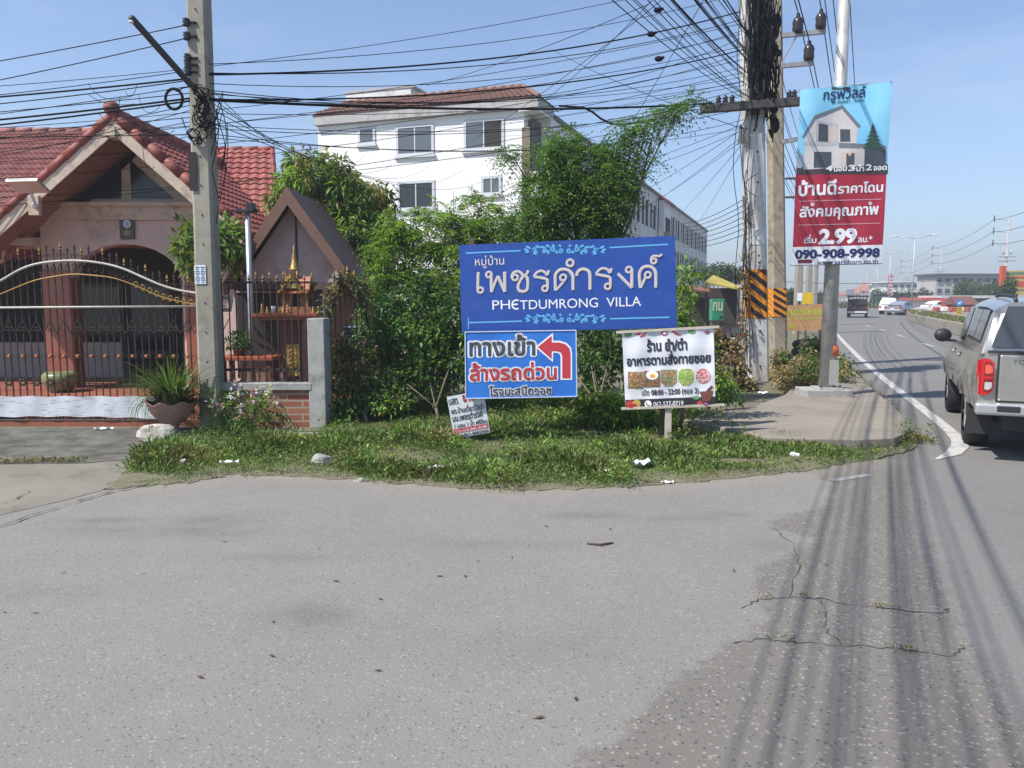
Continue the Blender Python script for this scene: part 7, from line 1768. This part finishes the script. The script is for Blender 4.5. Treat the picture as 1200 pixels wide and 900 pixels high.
# street lamps along the median
LG = 'double armed street lamps along the median'
lamp0 = None
LM = mat('lamp_post_grey', (.42, .43, .44), .5, metal=.3); LH = mat('lamp_head', (.62, .6, .55), .4)
for i, (x, y, zt_) in enumerate(((1072.5, 279, 9.2), (1044, 297.5, 9.2), (1029, 311.5, 9.2), (1016.5, 319, 9.2), (1008.5, 325.5, 9.2), (1002, 330.5, 9.2), (997.5, 334.5, 9.2), (994, 337, 9.2))):
    d = ray(x, y); Y_ = (zt_ - CAM_H) * d.y / d.z; loc = Vector((d.x / d.y * Y_, Y_, 0))
    if lamp0 is None:
        t = lamp0 = empty('street_lamp', Vector((0, 0, 0)), '', 'street lamp', LG)
        mb = MB(); mb.tube([(0, 0, 0), (0, 0, 9.2)], [.12, .07], 8); mb.build('pole', LM, t, smooth=True)
        for s_ in (-1, 1):
            mb = MB(); mb.tube([(0, 0, 9.1), (s_ * .6, 0, 9.3), (s_ * 2.0, 0, 9.55 if s_ > 0 else 9.45)], .045, 6); am = mb.build('arm', LM, t, smooth=True)
            mb = MB(); mb.ball((s_ * 2.25, 0, 9.56 if s_ > 0 else 9.46), (.42, .16, .09), 10, 6); mb.build('lamp_head', LH, am, smooth=True)
    else: t = copy_tree(lamp0)
    t.location = loc; t.rotation_euler = (0, 0, R(-18 - i * 1.0))
    t['label'] = ('nearest', 'second nearest', 'third', 'fourth', 'fifth', 'sixth', 'seventh', 'farthest')[i] + ' grey double armed street lamp in the median row'
# high voltage poles on the far side
hv0 = None; HVP = []
for i, (x, y) in enumerate(((1182.5, 256), (1103.5, 290), (1064, 306), (1049, 322))):
    zt_ = 13.0; d = ray(x, y); Y_ = (zt_ - CAM_H) * d.y / d.z; loc = Vector((d.x / d.y * Y_, Y_, 0)); HVP.append(loc)
    if hv0 is None:
        t = hv0 = empty('power_pole', Vector((0, 0, 0)), '', 'utility pole', 'high voltage poles across the main road')
        mb = MB(); square_pole(mb, (0, 0, 0), (0, 0, 13), .42, .25); mb.build('shaft', POLEW, t)
        for z in (12.7, 11.0, 9.3):
            mb = MB(); mb.bar((.1, 0, z), (-1.9, 0, z + .25), .07, .09); am = mb.build('arm', mat('steel_arm', (.3, .3, .3), .6, .2, 9), t)
            mb = MB(); mb.lathe([(.05, -.35), (.09, -.3), (.06, -.1), (.1, .1), (.06, .3), (.09, .5), (.04, .6)], (-1.8, 0, z + .2), 8); mb.build('insulator', INSUL, am, smooth=True)
        for z in (7.6, 7.0): mb = MB(); mb.bar((-1.1, -.2, z), (1.1, -.2, z), .08, .08); mb.build('crossarm', BEAM, t)
        for s_ in (-1, 1): mb = MB(); mb.lathe([(.14, -.25), (.16, .1), (.08, .2), (.05, .35)], (s_ * .45, -.1, 8.2), 10); mb.build('fuse_drum', LM, t, smooth=True)
    else: t = copy_tree(hv0)
    t.location = loc; t.rotation_euler = (0, 0, R(-22)); t['label'] = ('nearest', 'second', 'third', 'farthest')[i] + ' high voltage pole with stacked side arms across the main road'
# poles farther along the near side
for i, (x, y, Y_, zt_) in enumerate(((934, 316, 40, 8.2), (946, 309, 52, 8.6), (954, 330, 70, 8.0))):
    t = empty('utility_pole', Vector((P(x, 380, Y_).x, Y_, 0)), ('first', 'second', 'third')[i] + ' plain utility pole beyond the orange banner on the near roadside', 'utility pole', 'plain poles along the near roadside')
    mb = MB(); b_ = Vector((P(x, 380, Y_).x, Y_, 0)); square_pole(mb, b_, b_ + Vector((0, 0, zt_)), .36, .28); mb.build('shaft', POLE, t)
    for z in (7.6, 6.7): mb = MB(); mb.bar(b_ + Vector((-.9, -.2, z)), b_ + Vector((.9, -.2, z)), .1, .1); mb.build('crossarm', BEAM, t)
# small yellow and white signs past the poles
for x, y, w, h, m_, nm, lab in ((946, 349.5, .45, .42, mat('small_sign_yellow', (.72, .48, .02), .5), 'small_sign', 'small yellow board above the orange banner'), (937.5, 348, .22, .3, WHITE, 'small_sign', 'small white board left of the yellow one above the orange banner')):
    t = empty(nm, Vector((P(x, 380, 30).x, 30, 0)), lab, 'sign'); c = P(x, y, 30); mb = MB(); mb.box(c, (w * .85, .04, h)); mb.build('board', m_, t); mb = MB(); mb.bar(Vector((c.x, 30.05, 0)), c + Vector((0, .05, 0)), .06, .06); mb.build('post', POST, t)
# far buildings
FWIN = mat('far_window', (.06, .07, .085), .3)
def block(name, label, x0, x1, ytop, Y_, dep, wall, roofm, floors, cols, roof='flat', rz=-22, cat='building', group=None):
    a_ = P(x0, ytop, Y_); b_ = P(x1, ytop, Y_); w = b_.x - a_.x; h = a_.z; c = Vector(((a_.x + b_.x) / 2, Y_ + dep / 2, 0))
    t = empty(name, c, label, cat, group); q = R(rz); Mx = Matrix.Translation(c) @ Matrix.Rotation(q, 4, 'Z'); w_ = w / max(.6, math.cos(q)) * .92
    mb = MB(); mb.box(c + Vector((0, 0, h / 2)), (w_, dep, h), rz=q); mb.build('wall', wall, t)
    if roof == 'flat': mb = MB(); mb.box(c + Vector((0, 0, h + .2)), (w_ + 1.2, dep + 1.2, .35), rz=q); mb.build('roof', roofm, t)
    else:
        hw, hd, rh = w_ / 2 + .4, dep / 2 + .5, dep * .22; mb = MB(); vs = [Mx @ Vector(v_) for v_ in ((-hw, -hd, h), (hw, -hd, h), (hw, hd, h), (-hw, hd, h), (-hw, 0, h + rh), (hw, 0, h + rh))]
        mb.add(vs, [(0, 1, 5, 4), (2, 3, 4, 5), (0, 4, 3), (1, 2, 5), (3, 2, 1, 0)]); mb.build('roof', roofm, t)
    for f in range(floors):
        for k_ in range(cols):
            mb = MB(); z = h * (f + .55) / floors; x = -w_ / 2 + w_ * (k_ + .5) / cols
            mb.box(Mx @ Vector((x, -dep / 2 - .03, z)), (w_ / cols * .55, .1, h / floors * .42), rz=q); o_ = mb.build('window', FWIN, t)
            mb = MB(); mb.box(Mx @ Vector((x, -dep / 2 - .12, z - h / floors * .24)), (w_ / cols * .65, .2, .1), rz=q); mb.build('sill', wall, o_)
    return t
fw = lambda i, c_: mat('far_wall_%s' % i, c_, .85, .12, .25, dirt=[x * .7 for x in c_], dirt_scale=.2)
ORR = mat('far_roof_orange', (.38, .14, .08), .8, .15, .6); GRR = mat('far_roof_dark', (.08, .08, .09), .7)
block('long_grey_building', 'long grey three storey building under an overhanging dark flat roof', 1094, 1174, 323, 150, 7, fw('grey', (.42, .39, .37)), GRR, 3, 8, rz=0)
block('white_shop_building', 'white block with a dark framed poster window left of the grey building', 1046, 1084, 331.5, 185, 14, fw('white', (.68, .67, .62)), fw('white2', (.6, .6, .58)), 3, 5, rz=-12)
block('shophouse', 'white shophouse with a small rooftop box beside the red pylon sign', 1031, 1041, 334.5, 230, 12, fw('white', (.68, .67, .62)), fw('white2', (.6, .6, .58)), 3, 3)
block('shophouse', 'shophouse with an orange tiled roof left of the white ones', 1019, 1033, 341, 270, 12, fw('pink', (.55, .44, .40)), ORR, 3, 4, 'gable')
block('shophouse', 'pale shophouse with a red roof in the middle of the far row', 1010, 1020, 344, 330, 12, fw('cream', (.60, .56, .48)), ORR, 3, 3, 'gable')
block('shophouse', 'small grey roofed shophouse near the far end of the road', 1000, 1011, 346, 400, 14, fw('grey', (.46, .43, .41)), GRR, 2, 3, 'gable')
block('shophouse', 'farthest low pale shophouse where the road meets the horizon', 984, 1001, 347.4, 480, 14, fw('cream', (.60, .56, .48)), ORR, 2, 4, 'gable')
block('kiosk', 'low red roofed kiosk behind the round blue sign', 1130, 1146, 357, 84, 4, fw('red', (.22, .09, .07)), fw('reddark', (.15, .06, .05)), 1, 3, 'gable', rz=-10, cat='kiosk')
block('shop', 'low dark fronted shop under a pale awning right of the utility pole', 1112, 1166, 349.5, 110, 8, fw('dark', (.10, .09, .09)), fw('awning', (.5, .49, .47)), 1, 5, rz=-8, cat='shop')
block('shop', 'low white shop with a red sign left of the utility pole', 1088, 1112, 352, 112, 8, fw('white', (.68, .67, .62)), mat('far_red', (.45, .08, .06), .6), 1, 3, rz=-8, cat='shop')
block('shed', 'low dark shed with a grey roof left of the white shop', 1066, 1088, 353, 125, 8, fw('dark', (.10, .09, .09)), GRR, 1, 3, rz=-8, cat='shed')
bb2 = empty('billboard', Vector((P(1190, 360, 84).x, 84, 0)), 'large yellow and red billboard rising behind the pickup roof', 'billboard')
B = Board([(1173, 318), (1216, 316), (1216, 346), (1173, 346)], [84, 84, 84, 84], bb2)
mb = MB(); mb.prism([B.at(u, v, 0) for u, v in ((0, 0), (1, 0), (1, 1), (0, 1))], B.n * -.3); mb.build('panel', mat('billboard_yellow', (.50, .36, .10), .6, .1, .5), bb2)
mb = MB(); mb.box(B.at(.02, .5, .05), (.45, .5, 3.6)); mb.build('red_edge', mat('billboard_red', (.5, .07, .03), .5), bb2)
for v0, v1, m_ in ((.06, .16, mat('billboard_green', (.12, .2, .12), .6)), (.24, .32, mat('billboard_red', (.5, .07, .03), .5)), (.44, .66, mat('billboard_red', (.5, .07, .03), .5)), (.76, .82, mat('billboard_green', (.12, .2, .12), .6))):
    B.poly([(.12, v0), (1, v0), (1, v1), (.12, v1)], m_, .02, 'printed_band', px=False)
for u in (.1, .5, .9):
    mb = MB(); p = B.at(u, .9, -.5); mb.bar(Vector((p.x, p.y, 0)), p, .25, .25); mb.build('post', STEEL, bb2)
py_ = empty('pylon_sign', Vector((P(1043, 360, 150).x, 150, 0)), 'tall narrow red and white pylon sign among the far shops', 'sign')
mb = MB(); c = P(1043, 334, 150); mb.box(c, (.75, .3, 3.6)); mb.build('panel', mat('pylon_red', (.5, .12, .1), .6), py_)
for i in range(5): mb = MB(); mb.box(c + Vector((0, -.17, -1.3 + i * .62)), (.5, .04, .28)); mb.build('white_mark', WHITE, py_)
mb = MB(); mb.bar(Vector((c.x, 150, 0)), c, .25, .25); mb.build('post', STEEL, py_)
wpn = empty('white_panel_sign', Vector((P(1037, 360, 140).x, 140, 0)), 'white panelled sign board low beside the far parked cars', 'sign')
mb = MB(); c = P(1037, 355, 140); mb.box(c, (1.0, .2, 2.0)); mb.build('panel', WHITE, wpn); mb = MB(); mb.bar(Vector((c.x, 140, 0)), c, .2, .15); mb.build('post', STEEL, wpn)
for i in range(3): mb = MB(); mb.box(c + Vector((0, -.12, -.6 + i * .6)), (.9, .03, .12)); mb.build('print_line', FWIN, wpn)
# parked cars before the far shops
for x, y, k_, c_, lab in ((1091, 361.0, 'sedan', mat('white_car_paint', (.75, .75, .74), .3, coat=.5), 'white sedan parked before the low shed beyond the median'), (1108, 361, 'suv', mat('red_car_paint', (.3, .03, .03), .3, coat=.5), 'dark red car parked before the white shop beyond the median')):
    vehicle('parked_car', lab, 'car', P(x, y, 96) * 1 + Vector((0, 0, -P(x, y, 96).z)), R(70), c_, k_)
FARG = [(.035, .075, .02), (.05, .10, .025), (.07, .12, .03)]
def ftree(label, x, y, Y_, rx, ry, n=60, name='roadside_tree', group='trees along the far roadside'):
    s_ = scale_at(Y_); return plant(name, label, 'tree', gnd(x, Y_), [lobe(x, y, Y_, rx, ry), lobe(x - rx * .5, y + ry * .3, Y_, rx * .6, ry * .6), lobe(x + rx * .5, y + ry * .25, Y_, rx * .6, ry * .6)], n, 26, s_ * 4.5, s_ * 3.2, .55, FARG, group, trunk_r=s_ * 1.0, limbs=False)
ftree('bushy tree in front of the left part of the grey building', 1136, 339, 125, 15, 10, 70)
ftree('bushy tree in front of the right part of the grey building', 1166, 338, 120, 11, 10, 60)
ftree('small tree touching the billboard edge', 1182, 338, 80, 7, 13, 50)
ftree('broad tree before the white shop building', 1062, 350, 150, 14, 10, 70)
ftree('round tree right of the broad one before the white shop building', 1083, 350, 140, 9, 8, 50)
ftree('tree between the orange roofed shophouse and the pylon sign', 1031, 347.5, 180, 9, 6, 50)
ftree('dark tree mass rising behind the yellow stall roof', 845, 322, 62, 26, 12, 130, 'background_tree', None)
ftree('low dark tree behind the orange banner', 925, 347, 75, 12, 8, 60, 'background_tree', None)
ftree('low roadside tree beyond the third near pole', 962, 349, 150, 10, 5, 50, 'background_tree', None)
for i, x in enumerate(range(985, 1040, 6)): pass
pm = np.array([G(rnd.uniform(983, 1033), rnd.uniform(357.5, 361.5)) for _ in range(700)]); n = len(pm); d = rng.normal(0, .6, (n, 3)); d[:, 2] = 1
o = leaves_mesh('far_median_grass', pm, d, np.full(n, .8) * (.5 + rng.random(n)), np.full(n, .5), tints(n, [(.06, .10, .03), (.10, .13, .04)]), GRASS); tag(o, 'low green growth along the far part of the median', 'grass', kind='stuff')

# ================================================================== cables
def cable(name, label, cat, a_, b_, sag, r_, group=None, n=18, jit=0.0):
    a_ = Vector(a_); b_ = Vector(b_); pts = []
    for i in range(n + 1):
        t_ = i / n; p = a_.lerp(b_, t_) - Vector((0, 0, sag * 4 * t_ * (1 - t_)))
        if jit and 0 < i < n: p += Vector((rnd.uniform(-jit, jit), rnd.uniform(-jit, jit), rnd.uniform(-jit, jit)))
        pts.append(p)
    mb = MB(); mb.tube(pts, r_, 5); return tag(mb.build(name, BLACK, smooth=True), label, cat, group)
C1 = ('cable', 'thin black cable strung between the gate pole and the striped pole', 'cable'); G1 = 'cables between the gate pole and the striped pole'
LP = lambda y: onpole(y) + Vector((rnd.uniform(.05, .14), -.1, 0))
WP = lambda x, y: P(x, y, WY - .3)
for (y0, x1, y1, sag, r_) in ((90, 866, 14, .28, .022), (88, 872, 22, .33, .012), (100, 870, 36, .4, .009), (119, 872, 58, .28, .02), (108, 872, 62, .5, .01), (112, 874, 78, .35, .009), (117, 872, 90, .25, .008), (135, 872, 96, .22, .008), (148, 872, 118, .3, .008), (152, 872, 112, .35, .009), (78, 862, -6, .25, .009), (158, 873, 140, .42, .009), (163, 872, 150, .3, .008), (110, 868, 45, .62, .009)):
    cable(*C1, LP(y0), WP(x1, y1), sag, r_ * .62, G1, 22)
cable('heavy_cable', 'thick black cable running level from the gate pole to the dark crossarm', 'cable', LP(119), P(835, 121, WY - .4), .12, .02, None, 24)
mb = MB(); mb.tube([P(x, y, 15.2) for x, y in ((655, 124), (684, 126), (694, 131), (704, 139), (716, 145), (732, 146), (750, 143), (780, 137))], .02, 6); tag(mb.build('slack_cable', BLACK, smooth=True), 'slack black cable loop sagging into the dark feathery tree', 'cable')
C2 = ('cable', 'thin cable leaving the gate pole towards the left edge', 'cable'); G2 = 'cables leaving the gate pole to the left'
for (y0, x1, y1, sag, r_) in ((33, -140, 84, .1, .011), (48, -140, 108, .12, .011), (86, -140, 112, .12, .009), (95, -140, 113, .1, .02), (97, -140, 118, .15, .012), (104, -140, 140, .1, .009), (112, -140, 138, .05, .01), (118, -140, 142, .1, .022), (121, -140, 150, .1, .02), (126, -140, 146, .3, .009), (140, -140, 152, .1, .009), (160, -140, 160, .02, .012), (132, -140, 175, .3, .008), (145, -140, 166, .25, .008)):
    s0_ = onpole(y0) + Vector((-.12, -.12, 0)); cable(*C2, s0_, s0_ + (P(x1, y1, 11.3) - s0_) * 2.2, sag * 1.2, r_ * .62, G2, 18)
for i in range(14):
    mb = MB(); x0, y0 = rnd.uniform(110, 222), rnd.uniform(100, 168); x1, y1 = x0 + rnd.uniform(-60, 60), y0 + rnd.uniform(-20, 40); xm, ym = (x0 + x1) / 2 + rnd.uniform(-12, 12), max(y0, y1) + rnd.uniform(0, 22)
    pts = [Vector(P(*(np.array((x0, y0)) * (1 - t_) ** 2 + np.array((xm, ym)) * 2 * t_ * (1 - t_) + np.array((x1, y1)) * t_ * t_), LY - .15 + .2 * t_)) for t_ in np.linspace(0, 1, 12)]
    mb.tube(pts, .004, 4); tag(mb.build('loose_wire', BLACK), 'loose thin wire dangling among the cables left of the gate pole', 'wire', 'loose wires left of the gate pole')
for i in range(9):
    mb = MB(); x0 = rnd.uniform(247, 262); y0 = rnd.uniform(95, 150); y1 = y0 + rnd.uniform(30, 120); mb.tube([P(x0 + 8 * math.sin(t_ * 3 + i), y0 + (y1 - y0) * t_, LY - .1) for t_ in np.linspace(0, 1, 10)], .006, 4); tag(mb.build('loose_wire', BLACK), 'loose thin wire hanging beside the gate pole shaft', 'wire', 'loose wires beside the gate pole')
mb = MB()
for i in range(22):
    x0, y0 = rnd.gauss(236, 4), rnd.uniform(95, 165); mb.tube([P(x0 + rnd.uniform(4, 10) * math.sin(q), y0 + rnd.uniform(3, 12) * math.cos(q * .9), LY - .2 + .03 * math.sin(q * 2)) for q in np.linspace(0, 6, 12)], .01, 4)
tag(mb.build('cable_tangle', BLACK), 'black tangle of wires wrapped round the gate pole', 'cable tangle')
C3 = ('drop_wire', 'thin wire dropping from the striped pole to the white apartment row', 'wire'); G3 = 'drop wires from the striped pole to the apartment row'
for (x0, y0, x1, y1, Y1) in ((872, 150, 690, 250, 38), (872, 158, 718, 262, 45), (873, 162, 742, 245, 55), (873, 165, 775, 268, 70), (874, 170, 800, 285, 90), (872, 145, 640, 215, 39), (876, 150, 700, 205, 40), (872, 110, 560, 160, 40), (872, 95, 500, 150, 41.5), (872, 100, 420, 160, 43.5)):
    cable(*C3, WP(x0, y0), P(x1, y1, Y1), .25, .006, G3, 14)
for i in range(6):
    cable('drop_wire', 'thin wire from the gate pole to the white apartment row', 'wire', LP(100 + i * 9), P(390 + i * 38, 175 + i * 6, 41), 0.8, .006, 'drop wires from the gate pole to the apartment row', 14)
for (x0, y0, x1, y1) in ((-140, 62, 860, -30), (-140, 130, 868, 40), (-140, 150, 870, 70), (-140, 171, 870, 85), (-140, 205, 872, 105), (-140, 190, 870, 128), (-140, 110, 868, 28), (-140, 120, 868, 55)):
    cable('passing_wire', 'thin wire passing behind the gate pole on its way to the striped pole', 'wire', P(x0, y0, 13.5) * 1.45 - WP(x1, y1) * .45, WP(x1, y1), .75, .006, 'thin wires passing behind the gate pole', 26)
for (x0, y0, x1, y1) in ((632, 122, 772, -8), (560, 160, 790, -12), (700, 205, 830, -10), (650, 60, 868, 150), (500, 100, 760, 5)):
    cable('slanting_wire', 'thin wire slanting up across the sky left of the striped pole', 'wire', P(x0, y0, 22), P(x1, y1, 13), .1, .006, 'slanting wires left of the striped pole', 10)
# cables that follow the main road over the junction
rdir = Vector((math.sin(R(24)), math.cos(R(24)), 0)); rq = Vector((rdir.y, -rdir.x, 0))
C4 = ('road_cable', 'black cable following the main road overhead from the striped pole', 'cable'); G4 = 'cables following the main road overhead'
w0 = Vector((on_w(100).x, WY - .3, 0))
for cl_, (yb, off, n_, end) in enumerate(((118, -.22, 5, -.3), (104, .0, 6, 0), (92, .22, 7, .3), (76, .45, 6, .6), (58, .7, 3, 1.0))):
    for i in range(n_):
        z0_ = P(880, yb + rnd.uniform(-6, 6), WY).z; o_ = off + rnd.uniform(-.10, .10); a_ = w0 + Vector((0, 0, z0_)) + rq * o_ * .5
        cable(*C4, a_, w0 - rdir * 33 + rq * (end * .55 + rnd.uniform(-.16, .16)) + Vector((0, 0, z0_ - .3 + rnd.uniform(-.3, .3))), rnd.uniform(.9, 1.25), rnd.choice((.005, .006, .008)), G4, 26)
        if i % 4 == 0: cable('road_cable', 'black cable following the main road away beyond the pole pair', 'cable', a_, w0 + rdir * 24 + rq * o_ * .4 + Vector((0, 0, z0_ - .6 - .06 * i)), .5, .008, 'cables beyond the pole pair', 16)
for i in range(7): cable('low_wire', 'thin low wire reaching the striped pole from behind the apartment row', 'wire', P(800, 262 + i * 4.5, 30), WP(874, 232 + i * 7), .12, .008, 'low wires left of the striped pole', 8)
for i in range(6):
    mb = MB(); x0, y0 = 874 + rnd.uniform(-3, 14), rnd.uniform(180, 300); w_, h_ = rnd.uniform(6, 22), rnd.uniform(14, 40); mb.tube([P(x0 - w_ * math.sin(q) * (1 if i % 2 else .4), y0 + h_ * q / 3, WY - .35) for q in np.linspace(0, 3.1, 10)], .008, 4); tag(mb.build('loose_wire', BLACK), 'loose wire curling out beside the striped pole', 'wire', 'loose wires beside the striped pole')
for (x, y) in ((935, 14), (962, 8), (948, 47)):
    p = P(x, y, BY - .2); cable('high_voltage_line', 'straight high voltage line resting on a dark insulator', 'cable', p, p - rdir * 40 + Vector((0, 0, .6)), .5, .014, 'high voltage lines on the side arms', 26); cable('high_voltage_line', 'high voltage line running on behind the house banner', 'cable', p, p + rdir * 40 + Vector((0, 0, .2)), .5, .014, 'high voltage lines behind the house banner', 16)
for i, x in enumerate((976, 984, 1000)):
    p = P(x, 60, 24); cable('high_voltage_line', 'high overhead line near the light post top', 'cable', p - rdir * 40 + Vector((0, 0, 1.0)), p + rdir * 60, .8, .012, 'high overhead lines near the light post', 22)
for a_, b_ in zip(HVP, HVP[1:]):
    for z in (12.9, 11.2, 9.5):
        q = Vector((-1.7, .7, z)); cable('far_power_line', 'thin power line between high voltage poles across the main road', 'cable', a_ + q, b_ + q, .9, .03, 'far power lines across the main road', 10)
ext = HVP[0] + (HVP[0] - HVP[1]) * .6
for z in (12.9, 11.2, 9.5): cable('far_power_line', 'thin power line leaving the nearest high voltage pole to the right', 'cable', HVP[0] + Vector((-1.7, .7, z)), ext + Vector((-1.7, .7, z)), .8, .03, 'far power lines to the right', 10)
for y0, y1 in ((330, 326), (343, 341)): cable('crossing_wire', 'thin wire crossing the main road beyond the house banner', 'wire', P(915, y0, 60), P(1130, y1, 75), .3, .02, 'wires crossing the main road', 10)
for sx_, sy_ in ((771, 12), (763, 40), (772, 69)):
    mb = MB(); c = P(sx_, sy_, 15); mb.ball(c, (.08, .06, .05), 8, 6); mb.tube([c, c + Vector((.1, 0, .03))], .025, 5); tag(mb.build('cable_clamp', BLACK, smooth=True), 'small black clamp hanging on the thin wires left of the striped pole', 'clamp', 'clamps on the thin wires')
# ================================================================== air: far things fade slightly
hz = MB(); hz.box((60, 340, 22), (900, 1100, 46.5))
hm = bpy.data.materials.new('haze'); hm.use_nodes = True; t_ = hm.node_tree
t_.nodes.remove(t_.nodes['Principled BSDF']); pv = t_.nodes.new('ShaderNodeVolumePrincipled')
pv.inputs['Color'].default_value = (.82, .88, .96, 1); pv.inputs['Density'].default_value = .0016; pv.inputs['Anisotropy'].default_value = .2
t_.links.new(pv.outputs[0], t_.nodes['Material Output'].inputs['Volume'])
tag(hz.build('haze', hm), 'thin pale haze over the far end of the road', 'haze', kind='stuff')
